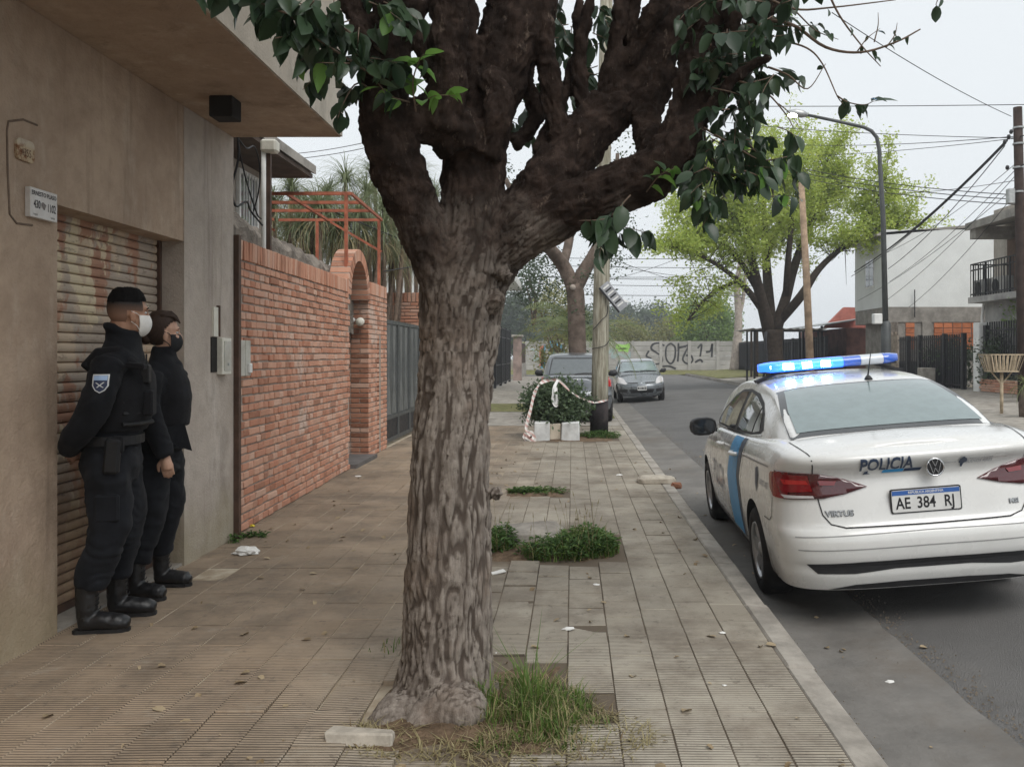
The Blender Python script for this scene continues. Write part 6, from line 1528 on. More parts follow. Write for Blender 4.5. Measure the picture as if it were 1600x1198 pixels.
# long-leaved plants behind the wall
m_frond = mat_leaf('pale_frond', (.115, .15, .07), (.23, .26, .14), .5, .25); m_frond2 = mat_leaf('dry_frond', (.24, .20, .10), (.33, .28, .16), .6, .2)
FR = random.Random(21)
def droopy(mb, c, n, L0, L1, w, updown=(-.2, 1), curl=1.0):
    for _ in range(n):
        a = FR.uniform(0, 2 * pi); e = FR.uniform(*updown); L = FR.uniform(L0, L1); d = Vector((cos(a), sin(a), 0)); s_ = Vector((-sin(a), cos(a), 0)) * w; p = Vector(c); pr = None; el = e; vv = []; ff = []
        for i in range(6):
            t = i / 5; ww = s_ * (1 - t) ** .7
            vv += [p - ww, p + ww]
            if i: ff.append([2*i-2, 2*i-1, 2*i+1, 2*i])
            p = p + (d * cos(el) + Vector((0, 0, sin(el)))) * L / 5; el -= curl * .42
        mb.add(vv, ff)
def frond_plant(name, heads, trunk_pts, label, per, L0, L1, w, dry=.2):
    t = empty(name, trunk_pts[0], label, 'plant', 'long leaved plants behind the brick wall'); tm = MB()
    base = Vector(trunk_pts[0])
    for h in heads: tm.tube([base, base.lerp(Vector(h), .5) + Vector((0, 0, .1)), h], [.05, .045, .04], 8)
    tm.build('stem', m_twig, t, smooth=True); g = MB(); g2 = MB()
    for h in heads: droopy(g, h, per, L0, L1, w, (-.1, 1.45), 1.0); droopy(g2, Vector(h) - Vector((0, 0, .15)), int(per * dry), L0, L1, w, (-.9, .1), .7)
    g.build('foliage', m_frond, t); g2.build('dry_foliage', m_frond2, t)
FPL = ('tall drooping plant showing just under the sloping eave', 'feathery drooping plant standing between the eave and the steel frame', 'tallest drooping plant touching the dark tree limb', 'drooping plant behind the near bars of the red steel frame', 'drooping plant behind the sloping rail of the red frame', 'drooping plant hanging beside the trunk of the street tree', 'drooping plant above the brick arch', 'drooping plant half hidden by the street tree limb', 'low drooping plant behind the white cable mast', 'low drooping plant over the rubble ridge', 'low drooping plant close behind the brick arch', 'low drooping plant over the driveway gate', 'drooping plant deep behind the white cable mast')
for i, (hx, hy, Y, tx) in enumerate(((455, 300, 15, 460), (540, 285, 16.5, 545), (610, 250, 17.5, 600), (500, 330, 14.5, 495), (600, 330, 16, 590), (640, 330, 18, 640), (560, 340, 15, 555), (650, 290, 18.5, 650), (450, 360, 16, 450), (520, 375, 16.5, 520), (585, 385, 17, 585), (635, 385, 19, 635), (470, 330, 18, 470))):
    h = P(hx, hy, Y); frond_plant('frond_plant', [h, h + Vector((.35, .3, -.25)), h + Vector((-.4, .2, -.3))], [(h.x, Y, 0)], FPL[i], 210, .5, 1.1, .009)
# white shed wall and brick return wall over the gate
o = MB().box((-9, 26, 0), (-4.2, 26.2, 3.9)).build('white_shed', m_whitewall); tag(o, 'plain white shed wall beyond the driveway gate', 'wall')
rb = empty('brick_return_wall', (-3.6, 17.7, 0), 'low red brick wall with a soldier course beyond the driveway gate', 'wall')
MB().box((-6, 17.71, 0), (-3.02, 17.95, 2.80)).build('mortar_bed', m_mortar, rb)
rbm = [bm_mesh(rough_box((0, -.02, 0), (.244, .02, .057), .004, .005, s + 90), 'brick', m_brick) for s in range(3)]; rbs = bm_mesh(rough_box((0, -.025, 0), (.075, .02, .2), .004, .005, 95), 'brick', m_brick)
for c in range(22, 36):
    for k_ in range(7): o = link('brick', rbm[(c + k_) % 3]); o.location = (-3.04 - (k_ + 1) * .258 + (c % 2) * .12, 17.70, .03 + c * CR); world_parent(o, rb)
for k_ in range(20): o = link('brick', rbs); o.location = (-3.05 - (k_ + 1) * .09, 17.70, .03 + 36 * CR); world_parent(o, rb)
# ------------------------------------------------------------------ far end of this side
wh = empty('white_house', (-6, 30, 0), 'white house with a flat overhanging roof and black gate beside it', 'house')
MB().box((-9, 22, -.05), (-3.42, 36.0, 4.4)).build('wall', m_whitewall, wh)
MB().add([(-9.2, 21.8, 4.4), (-2.15, 30.5, 4.25), (-2.15, 36.4, 4.25), (-9.2, 36.4, 4.4), (-9.2, 21.8, 4.75), (-2.15, 30.5, 4.5), (-2.15, 36.4, 4.5), (-9.2, 36.4, 4.75)], [(0,3,2,1),(4,5,6,7),(0,1,5,4),(1,2,6,5),(2,3,7,6),(3,0,4,7)]).build('roof', m_white_paint, wh)
bg = empty('black_gate', (-3.35, 40, 0), 'tall black bar gate next to the white house', 'gate')
for y in (36.3, 39.2, 42.0, 44.8): MB().bar((-3.37, y, 0), (-3.37, y, 2.8), .12).build('post', m_black_metal, bg)
for z in (.12, 1.0, 2.3, 2.74): MB().bar((-3.37, 36.3, z), (-3.37, 44.8, z), .05).build('rail', m_black_metal, bg)
for i in range(70): MB().bar((-3.37, 36.42 + i * .12, .1), (-3.37, 36.42 + i * .12, 2.74), .035).build('bar', m_black_metal, bg)
MB().box((-3.42, 36.35, .1), (-3.395, 44.75, 2.25)).build('sheet', m_black_metal, bg)
cp = empty('stone_gate_pillar', (-3.1, 47, 0), 'brown stone gate pillar with a flat cap by the far fence', 'pillar')
MB().box((-3.32, 46.8, -.05), (-2.86, 47.3, 2.45)).build('shaft', M('pinkish_stone', (.28, .215, .19), .9, .3, 2, .4, 20, .1), cp); MB().box((-3.42, 46.7, 2.45), (-2.76, 47.4, 2.58)).build('cap', m_concrete, cp, bevel=.03)
ff_ = empty('far_fence', (-3.3, 52, 0), 'dark fence running on from the stone pillar', 'fence')
MB().box((-3.36, 47.4, 0), (-3.2, 58, .9)).build('base_wall', m_roofslab, ff_)
for i in range(36): MB().bar((-3.28, 47.5 + i * .29, .9), (-3.28, 47.5 + i * .29, 2.2), .06).build('bar', m_black_metal, ff_)
MB().box((-3.27, 47.4, .9), (-3.25, 58, 2.15)).build('sheet', m_brown_metal, ff_)
# ------------------------------------------------------------------ plank wall across the end of the street
m_plank = M('grey_concrete_plank', (.40, .385, .36), .9, .15, 1.2, .4, 12, .15, dirt=((.22, .21, .195), .6), randv=.25, dist=.02)
GW = empty('concrete_plank_wall', (6, 62, 0), 'grey concrete plank wall with sprayed graffiti closing the street', 'wall')
BW_, GX0, NBAY, GB = 2.12, -4.0, 11, .28
plk = [bm_mesh(rough_box((.09, -.03, 0), (BW_ - .09, .03, .345), .008, .012, s + 120), 'plank', m_plank) for s in range(4)]
for b_ in range(NBAY):
    x = GX0 + b_ * BW_
    MB().box((x - .11, 61.90, GB - .4), (x + .11, 62.10, GB + 2.20)).build('post', m_plank, GW)
    for r_ in range(6): o = link('plank', plk[(b_ + r_) % 4]); o.location = (x, 62, GB + .02 + r_ * .36); world_parent(o, GW)
m_spray = mat_flat('black_spray_paint', (.05, .05, .052), .7); m_sprayblue = mat_flat('blue_spray_paint', (.10, .32, .50), .7); m_sprayred = mat_flat('red_spray_paint', (.50, .17, .12), .7); m_spraygreen = mat_flat('green_spray_paint', (.33, .60, .14), .7); m_sprayteal = mat_flat('pale_spray_paint', (.36, .45, .43), .7)
def stroke(name, pts, w, mat, parent, Y=61.955, closed=False):
    q = [P(a, b, Y) for a, b in pts]; q = [Vector((p.x, Y, p.z)) for p in q]; pp, _ = spath([(*p, 0) for p in q], 5); vv = []; ff = []
    for i, p in enumerate(pp):
        t = (pp[min(i + 1, len(pp) - 1)] - pp[max(i - 1, 0)]); t = Vector((t.x, 0, t.z)).normalized(); nn = Vector((-t.z, 0, t.x)) * w / 2 * (1 + .35 * nz(p * 1.7)); vv += [p + nn, p - nn]
        if i: ff.append([2*i-2, 2*i-1, 2*i+1, 2*i])
    return world_parent(link(name, mesh(name, vv, ff, mat)), parent)
for pts in ([(1038, 540), (1030, 536), (1020, 538), (1018, 545), (1026, 551), (1034, 557), (1034, 566), (1024, 569)], [(1048, 536), (1041, 543), (1041, 560), (1048, 568), (1054, 560), (1055, 543), (1048, 536)], [(1060, 536), (1060, 552), (1059, 565)], [(1061, 543), (1070, 541), (1076, 540), (1070, 552), (1067, 562), (1074, 568), (1082, 564), (1080, 556), (1072, 555)], [(1090, 544), (1096, 538), (1095, 550), (1094, 557)], [(1103, 550), (1110, 548), (1113, 537), (1112, 558)], [(1014, 548), (1010, 556), (1018, 560)], [(1086, 566), (1094, 562), (1098, 566)], [(1030, 573), (1045, 572), (1056, 576)]): stroke('graffiti', pts, .13, m_spray, GW)
for pts, mt, w_ in (([(852, 575), (852, 552), (860, 540), (870, 541), (878, 552)], m_sprayblue, .7), ([(858, 572), (860, 555), (868, 550), (874, 560)], m_sprayblue, .8), ([(846, 540), (847, 560), (846, 572)], m_sprayred, .35), ([(962, 541), (975, 542), (984, 540)], m_spraygreen, .35), ([(966, 547), (975, 546), (982, 548)], m_spraygreen, .25), ([(950, 552), (958, 546), (957, 558), (968, 553), (980, 558), (988, 550)], m_sprayteal, .22), ([(830, 545), (838, 550), (834, 562), (842, 560)], m_sprayteal, .15)): stroke('graffiti', pts, w_, mt, GW, 61.95)
# verge and distant ground
def verge_z(x, y): return max(-.3, .0 + .30 * min(1, max(0, (y - 60.3) / 1.4)) + .03 * nz((x * .8, y, 0)))
sheet('grass_verge', frange(-6, 24, 60), frange(60.2, 62.6, 6), verge_z, m_grassground)
sheet('corner_verge', frange(7.75, 12.4, 14), frange(44, 60, 22), lambda x, y: lerp(.2, .46, (x - 7.74) / 4.9) + .02 + .03 * nz((x, y, 0)), m_grassground)
sheet('pavement_verge', frange(-.9, 1.0, 6), frange(19.3, 24.5, 8), lambda x, y: .015 + .02 * nz((x * 2, y * 2, 0)), m_grassground)
sheet('verge_patch', [-3.1, -2.6, -1.6, -.9], frange(21.5, 25, 4), lambda x, y: .012, m_grassground)
# ------------------------------------------------------------------ trees with leaf-sized faces
def tree_branches(seed, base, H, spread, r0, n_main=5, lean=(0, 0), fork=.28, depth=3, up=.75):
    r = random.Random(seed); segs_ = []; tips = []
    def grow(p, d, L, rad, dep):
        pts = [p]; q = p; dd = d.copy(); k = 5
        for i in range(k):
            dd = (dd + Vector((r.gauss(0, .13), r.gauss(0, .13), r.gauss(.02, .08)))).normalized(); q = q + dd * L / k; pts.append(q)
        segs_.append((pts, [lerp(rad, rad * .55, i / k) for i in range(k + 1)]))
        if dep >= 2: tips.extend(pts[2:])
        if dep < depth:
            m = r.randint(3, 4) if dep else n_main
            for i in range(m):
                a = 2 * pi * (i + r.random() * .7) / m; out = Vector((cos(a), sin(a), 0)); nd = (dd * (up if dep == 0 else .75) + out * spread * r.uniform(.6, 1.1) + Vector((0, 0, .15))).normalized()
                st_ = pts[-1] if dep == 0 or i < 2 else pts[r.randint(2, k)]
                grow(st_, nd, L * r.uniform(.62, .88) if dep else H * r.uniform(.30, .42), rad * .55 * r.uniform(.75, 1), dep + 1)
    grow(Vector(base), Vector((lean[0], lean[1], 1)).normalized(), H * fork, r0, 0)
    return segs_, tips
def leaf_cloud(mb, pts, per, spread, size, r, squash=.8, elong=2.0):
    for p in pts:
        for _ in range(per):
            q = p + Vector((r.gauss(0, spread), r.gauss(0, spread), r.gauss(0, spread * squash))); d = Vector((r.gauss(0, 1), r.gauss(0, 1), r.gauss(-.2, .7))).normalized(); s_ = d.orthogonal().normalized(); s_ = Matrix.Rotation(r.uniform(0, 6.3), 3, d) @ s_
            L = size * r.uniform(.6, 1.3); mb.add([q, q + d * L * .5 + s_ * L / elong / 2, q + d * L, q + d * L * .5 - s_ * L / elong / 2], [(0, 1, 2, 3)])
def tree(name, label, seed, base, H, spread, r0, leafmat, per, lsp, lsize, bark, group=None, n_main=5, depth=3, fork=.28, lean=(0, 0), cat='tree', up=.75, elong=2.0, filt=None):
    t = empty(name, base, label, cat, group); sg2, tips = tree_branches(seed, base, H, spread, r0, n_main, lean, fork, depth, up); m_ = MB()
    for pts, rr in sg2: m_.tube(pts, rr, 7)
    m_.build('trunk', bark, t, smooth=True); r = random.Random(seed + 1); c = MB()
    if filt: tips = [p for p in tips if filt(p)]
    leaf_cloud(c, tips, per, lsp, lsize, r, elong=elong); c.build('crown', leafmat, t); return t
m_lime = mat_leaf('spring_lime_leaf', (.23, .33, .05), (.43, .51, .11), .5, .4); m_mid = mat_leaf('mid_green_leaf', (.10, .18, .04), (.20, .29, .075), .5, .3); m_olive = mat_leaf('olive_leaf', (.14, .16, .055), (.27, .26, .10), .5, .3); m_deep = mat_leaf('deep_green_leaf', (.035, .06, .03), (.07, .10, .05), .5, .2)
m_bark2 = M('dark_trunk_bark', (.055, .042, .033), .95, .35, 9, .9, 30, .1, dist=.03); m_bark3 = M('brown_trunk_bark', (.155, .12, .098), .95, .3, 6, .9, 35, .1, dist=.03); m_bark4 = M('pale_trunk_bark', (.36, .31, .27), .9, .25, 5, .6, 30, .1, dist=.02)
# big lime green tree by the far kerb
bt_ = empty('lime_tree', P(1210, 590, 34), 'broad street tree with fresh lime green leaves and dark branching trunk', 'tree')
bt_.location.z = .2
LT = [[(1212, 600, 34, 15), (1209, 545, 34, 14), (1207, 515, 34, 17)],
  [(1203, 520, 34, 11), (1190, 470, 33.5, 9), (1178, 420, 33, 7), (1165, 360, 32.5, 5), (1150, 300, 32, 2.5)], [(1205, 515, 34, 10), (1200, 450, 34.5, 8), (1196, 380, 35, 6), (1192, 300, 35, 4), (1188, 240, 35, 2)], [(1212, 515, 34, 10), (1228, 465, 34, 8), (1240, 420, 34.5, 7), (1262, 360, 35, 5), (1290, 315, 35, 4), (1330, 290, 35, 2)],
  [(1220, 500, 34, 7), (1252, 462, 33, 7), (1280, 420, 33, 5), (1320, 385, 33, 4), (1370, 362, 33, 3), (1420, 345, 33, 1.5)], [(1195, 490, 34, 6), (1165, 450, 33, 5), (1130, 420, 32.5, 3.5), (1085, 395, 32, 2.5), (1045, 385, 32, 1.5)], [(1185, 455, 33.5, 5), (1150, 400, 33, 4), (1110, 370, 33, 3), (1070, 350, 33, 1.5)], [(1228, 465, 34, 6), (1232, 400, 33, 5), (1240, 330, 33, 3.5), (1255, 260, 33, 2)], [(1262, 360, 35, 4), (1275, 290, 35, 3), (1300, 235, 35, 1.6)], [(1150, 440, 33, 3), (1110, 460, 33, 2.5), (1075, 500, 33, 1.3)], [(1200, 400, 34.5, 4), (1222, 320, 34.5, 3), (1225, 240, 34.5, 1.5)], [(1320, 385, 33, 3), (1360, 330, 33, 2), (1385, 280, 33, 1.2)], [(1165, 360, 32.5, 3.5), (1120, 310, 32.5, 2.5), (1090, 280, 32.5, 1.3)]]
lm_ = MB(); ltips = []
for L in LT:
    sp_ = smooth_path(L, 4); pts = [P(a, b, c) for a, b, c, d in sp_]; lm_.tube(pts, [d * c / F for a, b, c, d in sp_], 8)
    if L is not LT[0]: ltips += pts[len(pts) // 2:]
TRr = random.Random(77); tw = []
for p in list(ltips):
    for _ in range(5):
        d = Vector((TRr.gauss(0, 1), TRr.gauss(0, .8), TRr.gauss(.35, .7))).normalized(); L = TRr.uniform(.5, 1.7); q = p + d * L * .5 + Vector((0, 0, .06)); e = p + d * L + Vector((0, 0, TRr.uniform(-.1, .35))); lm_.tube([p, q, e], [.022, .014, .006], 4, False); tw += [q, q.lerp(e, .5), e]
tw = [q for q in tw if not ((VX + F * q.x / q.y) > 1285 and (VY - F * (q.z - CH) / q.y) > 385 and TRr.random() < .93)]
lm_.build('trunk', m_bark2, bt_, smooth=True)
c = MB(); leaf_cloud(c, [q for q in tw if (VY - F * (q.z - CH) / q.y) < 395 or TRr.random() < .5], 50, .20, .145, TRr, .8, 2.2)
up_ = [p + Vector((0, 0, TRr.uniform(.1, 1.0))) for p in tw if TRr.random() < .35 and p.z > 6]; leaf_cloud(c, up_, 30, .15, .145, TRr, 1.2, 2.2); c.build('crown', m_lime, bt_)
# the second tree on this pavement
st_ = empty('pavement_tree', P(902, 640, 21), 'brown barked tree forking above the grey hatchback', 'tree'); st_.location.z = 0; m_ = MB(); tips = []
for L in ([(906, 660, 21, 17), (905, 600, 21, 15), (902, 540, 21, 14), (900, 470, 21, 14), (897, 445, 21, 14)], [(897, 450, 21, 12), (880, 415, 21, 11), (862, 392, 20.5, 10), (845, 375, 20, 8), (820, 340, 20, 6), (790, 280, 20, 4)], [(899, 450, 21, 12), (912, 425, 21, 11), (926, 400, 21, 9), (938, 370, 21, 7), (960, 300, 21, 4), (965, 240, 21, 3)], [(880, 415, 21, 7), (890, 370, 21.5, 7), (895, 300, 22, 5), (890, 220, 22, 3)]):
    sp_ = smooth_path(L, 4); pts = [P(a, b, c) for a, b, c, d in sp_]; m_.tube(pts, [d * c / F for a, b, c, d in sp_], 10); tips += pts[-8:]
m_.build('trunk', m_bark3, st_, smooth=True); c = MB(); rr_ = random.Random(8)
tp2 = [p + Vector((rr_.gauss(0, .35), rr_.gauss(0, .35), rr_.gauss(.1, .3))) for p in tips for _ in range(3)] + [P(rr_.uniform(810, 870), rr_.uniform(395, 455), 22) for _ in range(26)] + [P(rr_.uniform(935, 970), rr_.uniform(385, 435), 22) for _ in range(14)]
leaf_cloud(c, tp2, 24, .2, .09, rr_); c.build('crown', m_deep, st_)
MB().tube([P(895, 449, 20.78) + Vector((0, .06, 0)), P(895, 449, 20.72)], [.07, .075], 12).build('cut_stub', m_bark4, st_, smooth=True)
# palm beside it
pm = empty('palm', P(905, 640, 28), 'palm with arching green fronds behind the grey hatchback', 'palm'); pm.location.z = 0
m_palm = mat_leaf('palm_green', (.10, .14, .045), (.19, .22, .085), .45, .25)
pc0 = P(903, 525, 28); MB().tube([(pc0.x, 28, -.1), (pc0.x, 28, 1), pc0], [.24, .22, .28], 10).build('trunk', m_bark3, pm, smooth=True)
for k_ in range(22):
    a = 2 * pi * k_ / 22 + FR.uniform(-.15, .15); e = FR.uniform(.15, 1.35); d = Vector((cos(a), sin(a) * .9, 0)); p = pc0.copy(); L = FR.uniform(2.0, 2.9); pts = [p.copy()]; el = e
    for i in range(10): p = p + (d * cos(el) + Vector((0, 0, sin(el)))) * L / 10; el -= .17; pts.append(p.copy())
    m_ = MB(); m_.tube(pts, [lerp(.022, .005, i / 10) for i in range(11)], 5)
    for i in range(1, 11):
        for j_ in range(3):
            q = pts[i - 1].lerp(pts[i], j_ / 3); t = (pts[i] - pts[i - 1]).normalized(); s_ = t.cross(Vector((0, 0, 1))).normalized()
            for sg_ in (-1, 1):
                dd = (s_ * sg_ * .8 + t * .65 - Vector((0, 0, .35))).normalized(); LL_ = .5 * sin(pi * min(.95, (i + .6) / 11.5)) + .1; wv = t * .018
                m_.add([q - wv, q + wv, q + dd * LL_], [(0, 1, 2)])
    m_.build('frond', m_palm, pm)
def bush(name, label, c, r, mat, n, size, seed, grp=None, cat='bush', trunk=True):
    t = empty(name, (c[0], c[1], max(0, c[2] - r[2])), label, cat, grp); q = random.Random(seed); m_ = MB(); pts = []
    for _ in range(n // 20):
        v = Vector((q.gauss(0, 1), q.gauss(0, 1), q.gauss(0, 1))).normalized() * q.uniform(.45, 1.0) ** .6; f_ = 1 + .3 * nz((v.x * 2 + seed, v.y * 2, v.z * 2)); pts.append(Vector((c[0] + v.x * r[0] * f_, c[1] + v.y * r[1] * f_, c[2] + v.z * r[2] * f_)))
    leaf_cloud(m_, pts, 20, size * 1.6, size, q); m_.build('crown', mat, t)
    if trunk:
        s_ = MB()
        for k_ in range(6): s_.tube([(c[0], c[1], c[2] - r[2] - .5), (c[0] + q.uniform(-.3, .3) * r[0], c[1], c[2] - r[2] * .4), (c[0] + q.uniform(-.7, .7) * r[0], c[1] + q.uniform(-.5, .5) * r[1], c[2] + r[2] * .4)], [.06, .04, .015], 5)
        s_.build('trunk', m_bark3, t)
    return t
p = P(868, 490, 33); bush('yellow_bush', 'yellowish green bush behind the palm', (p.x, 33, 2.4), (1.0, .9, 1.9), m_olive, 3600, .12, 4)
p = P(845, 455, 36); bush('dark_bush', 'dark leafy shrub rising between the white house and the palm', (p.x - .3, 36, 4.4), (.7, .7, 1.3), m_deep, 1500, .14, 5)
p = P(1105, 508, 76); bush('green_shrub', 'bright green shrub growing over the end of the plank wall', (p.x, 76, 4.2), (2.7, 2, 2.6), m_mid, 8000, .3, 6)
p = P(1062, 520, 84); bush('olive_shrub', 'olive brown shrub beside the bright green one beyond the wall', (p.x, 84, 3.0), (2.6, 2, 2.2), m_olive, 5000, .3, 7)
p = P(985, 515, 80); bush('olive_shrub', 'small pale shrub beyond the wall beside the utility pole', (p.x, 80, 3.0), (1.7, 1.6, 1.8), m_olive, 3000, .3, 9)
# distant trees
TLr = random.Random(31)
for i in range(16):
    x = 770 + i * 24 + TLr.uniform(-8, 8); Y = TLr.uniform(135, 175); top = 483 + TLr.uniform(-10, 14) + (0 if i else -5); c_ = P(x, (top + 552) / 2, Y); rz = (c_.z - P(x, top, Y).z) * -1
    bush('distant_tree', 'dark distant tree in the hazy row beyond the plank wall', (c_.x, Y, c_.z), (TLr.uniform(2.0, 3.2), 2.5, rz), m_deep, 4200, .62, 100 + i, 'distant trees beyond the wall', 'tree')
p = P(805, 500, 112); bush('hazy_tree', 'grey green hazy tree above the black gate', (p.x, 112, p.z - .3), (2.3, 2, 4.3), m_deep, 5000, .5, 41, None, 'tree')
# slim pale trunk before the wall
bi = empty('slim_tree', P(1150, 580, 58), 'slim pale trunk standing before the plank wall', 'tree'); bi.location.z = .3; m_ = MB()
for L in ([(1150, 580, 58, 11), (1151, 550, 58, 8), (1154, 500, 58, 6), (1152, 450, 58, 5), (1156, 410, 58, 3)], [(1153, 500, 58, 4), (1162, 460, 58, 3), (1166, 400, 58, 2)]):
    sp_ = smooth_path(L, 4); m_.tube([P(a, b, c) for a, b, c, d in sp_], [d * c / F for a, b, c, d in sp_], 8)
m_.build('trunk', m_bark4, bi, smooth=True); c = MB(); leaf_cloud(c, [P(TLr.uniform(1120, 1185), TLr.uniform(395, 470), 58) for _ in range(26)], 16, .5, .16, TLr); c.build('crown', m_mid, bi)
# ------------------------------------------------------------------ the far side of the street
FX = 12.0
m_orange = M('hollow_clay_brick', (.43, .155, .075), .9, .2, 4, .5, 40, .1, randv=.3); m_cement = M('raw_cement', (.27, .25, .225), .95, .25, 3, .6, 25, .1, dirt=((.15, .14, .125), .6), dist=.02)
m_cream = mat_stucco('cream_render', (.50, .46, .41), (.42, .37, .32), (.58, .55, .5), False); m_stained = M('stained_grey_wall', (.36, .35, .335), .9, .3, 1.5, .4, 20, .1, dirt=((.12, .115, .11), .75)); m_wood = M('brown_door_wood', (.12, .065, .045), .6, .3, 8, .3, 40, .3); m_paleplank = M('pale_fence_board', (.30, .25, .2), .85, .3, 6, .5, 40, .15)
wt = empty('white_two_storey_house', (14, 33.5, .45), 'white upper storey house over raw cement and orange hollow brick', 'house')
HY0, HY1 = 31.8, 35.3
MB().box((FX, HY0, 3.30), (17.4, HY1, 6.25)).build('upper_wall', m_whitewall, wt)
MB().add([(FX - .35, HY0 - .0, 6.02), (FX - .35, HY1 + .4, 6.02), (17.4, HY1 + .4, 6.52), (17.4, HY0, 6.52), (FX - .35, HY0, 6.12), (FX - .35, HY1 + .4, 6.12), (17.4, HY1 + .4, 6.62), (17.4, HY0, 6.62)], [(0,3,2,1),(4,5,6,7),(0,1,5,4),(1,2,6,5),(2,3,7,6),(3,0,4,7)]).build('roof', m_roofslab, wt)
w = empty('window', (FX, 33.6, 4.7)); world_parent(w, wt); p = P(1362, 423, 33.4)
MB().box((FX - .03, 33.0, 4.15), (FX - .005, 34.0, 5.35)).build('frame', m_white_paint, w)
for a, b in ((33.07, 33.47), (33.53, 33.93)): MB().box((FX - .04, a, 4.22), (FX - .032, b, 5.28)).build('pane', m_glassblue, w)
MB().box((FX + .45, HY0 + .02, .3), (17.4, HY1, 2.72)).build('lower_wall', m_cement, wt)
MB().box((FX + .02, HY0 - .02, 2.72), (17.4, HY1, 3.297)).build('beam', m_cement, wt)
hbk = [bm_mesh(rough_box((0, -.02, 0), (.33, .02, .185), .006, .008, s + 150), 'hollow_brick', m_orange) for s in range(3)]
for r_ in range(6, 11):
    for c_ in range(13):
        x = FX + .75 + c_ * .36 + (r_ % 2) * .0
        if abs(x + .165 - (FX + 1.55)) < .3: continue
        o = link('hollow_brick', hbk[(r_ + c_) % 3]); o.location = (x, HY0 + .005, .45 + r_ * .205); world_parent(o, wt)
MB().box((FX + 1.37, HY0 - .04, .3), (FX + 1.72, HY0 + .1, 2.72)).build('column', m_cement, wt); MB().box((FX + .05, HY0 - .03, .3), (FX + .45, HY0 + .2, 2.72)).build('column', m_rubble, wt)
MB().box((FX + .5, HY0 + .3, .3), (FX + .6, HY1 - .3, 2.6)).build('garage_door', m_black_metal, wt)
rl = empty('antenna_rod', (FX + 1.1, HY0, 3.3)); world_parent(rl, wt); MB().bar((FX + 1.05, HY0 - .1, 2.9), (FX + 1.05, HY0 - .1, 3.95), .03).build('rod', m_black_metal, rl)
# balcony house
bh = empty('balcony_house', (14, 23, .45), 'grey house with iron balcony, overhanging roof slab and brown balcony door', 'house')
MB().box((13.25, 19.5, .3), (18, 26.15, 6.0)).build('upper_wall', m_cream, bh)
MB().box((12.45, 19.5, .3), (13.25, 25.1, 3.02)).build('lower_wall', m_stained, bh)
MB().box((11.95, 19.5, 3.02), (13.3, 25.12, 3.20)).build('balcony_slab', m_stained, bh)
MB().add([(11.9, 19.3, 5.22), (11.9, 25.2, 5.22), (18, 26.4, 6.3), (18, 19.3, 6.3), (11.9, 19.3, 5.44), (11.9, 25.2, 5.44), (18, 26.4, 6.55), (18, 19.3, 6.55)], [(0,3,2,1),(4,5,6,7),(0,1,5,4),(1,2,6,5),(2,3,7,6),(3,0,4,7)]).build('roof_slab', m_roofslab, bh)
MB().box((12.0, 24.75, 4.95), (13.3, 25.1, 5.3)).build('roof_beam', m_roofslab, bh)
MB().box((13.2, 24.2, 3.2), (13.235, 25.15, 5.0)).build('balcony_door', m_wood, bh); MB().box((13.21, 24.1, 3.2), (13.24, 24.18, 5.1)).build('door_frame', m_wood, bh); MB().box((13.21, 25.17, 3.2), (13.24, 25.27, 5.1)).build('door_frame', m_wood, bh)
br = empty('balcony_railing', (12, 23.5, 3.2)); world_parent(br, bh)
for z in (3.28, 4.0, 4.18): MB().bar((12.0, 20, z), (12.0, 25.05, z), .035).build('rail', m_black_metal, br)
for i in range(34): MB().bar((12.0, 20.1 + i * .15, 3.2), (12.0, 20.1 + i * .15, 4.18), .018 if i % 9 else .05).build('bar', m_black_metal, br)
for i in range(8): MB().bar((12.0, 25.05, 3.2), (12.0, 25.05, 3.2), .02); MB().bar((12.1 + i * .15, 25.06, 3.2), (12.1 + i * .15, 25.06, 4.18), .018).build('bar', m_black_metal, br)
MB().bar((12.0, 25.06, 4.18), (13.2, 25.06, 4.18), .035).build('rail', m_black_metal, br)
for k_, y in enumerate((24.6, 23.6)):
    a_ = empty('air_conditioner', (12.2, y, 3.2), ('boxy grey air conditioner by the corner of the iron balcony', 'boxy grey air conditioner further along the iron balcony')[k_], 'air conditioner', 'air conditioners')
    MB().box((12.06, y - .38, 3.203), (12.34, y + .38, 3.70)).build('case', m_stained, a_, bevel=.02); MB().tube([(12.055, y + .1, 3.45), (12.045, y + .1, 3.45)], .19, 16).build('fan', m_black_metal, a_)
MB().tube([(12.44, 25.14, 3.05), (12.44, 25.16, 2.95), (12.40, 25.16, 2.6), (12.40, 25.16, 1.2)], .045, 8).build('drain_pipe', m_white_paint, bh, smooth=True)
# fences and gates along that side
def fence(name, label, y0, y1, x, z0, z1, posts, step, mat, sheetmat=None, cat='fence', sz=None, spike=False, bw=.03):
    t = empty(name, (x, (y0 + y1) / 2, z0), label, cat)
    for y in posts: MB().bar((x, y, z0 - .2), (x, y, z1 + .03), .13).build('post', mat, t)
    for z in (z0 + .12, z1 - .12): MB().bar((x, y0, z), (x, y1, z), .04).build('rail', mat, t)
    n = int((y1 - y0) / step)
    for i in range(n):
        y = y0 + (i + .5) * step; MB().bar((x, y, z0), (x, y, z1 + (.12 if spike else 0)), bw).build('bar', mat, t)
    if sheetmat: MB().box((x + .02, y0, z0 + .02), (x + .045, y1, sz or z1 - .1)).build('sheet', sheetmat, t)
    return t
fence('dark_yard_fence', 'dark metal yard fence with black posts below the orange brick wall', 25.4, 30.6, FX, .42, 2.12, (25.5, 26.8, 28.7, 29.7), .16, m_black_metal, M('dark_fence_sheet', (.045, .045, .05), .7, .3, 4, .2), sz=1.25, bw=.04)
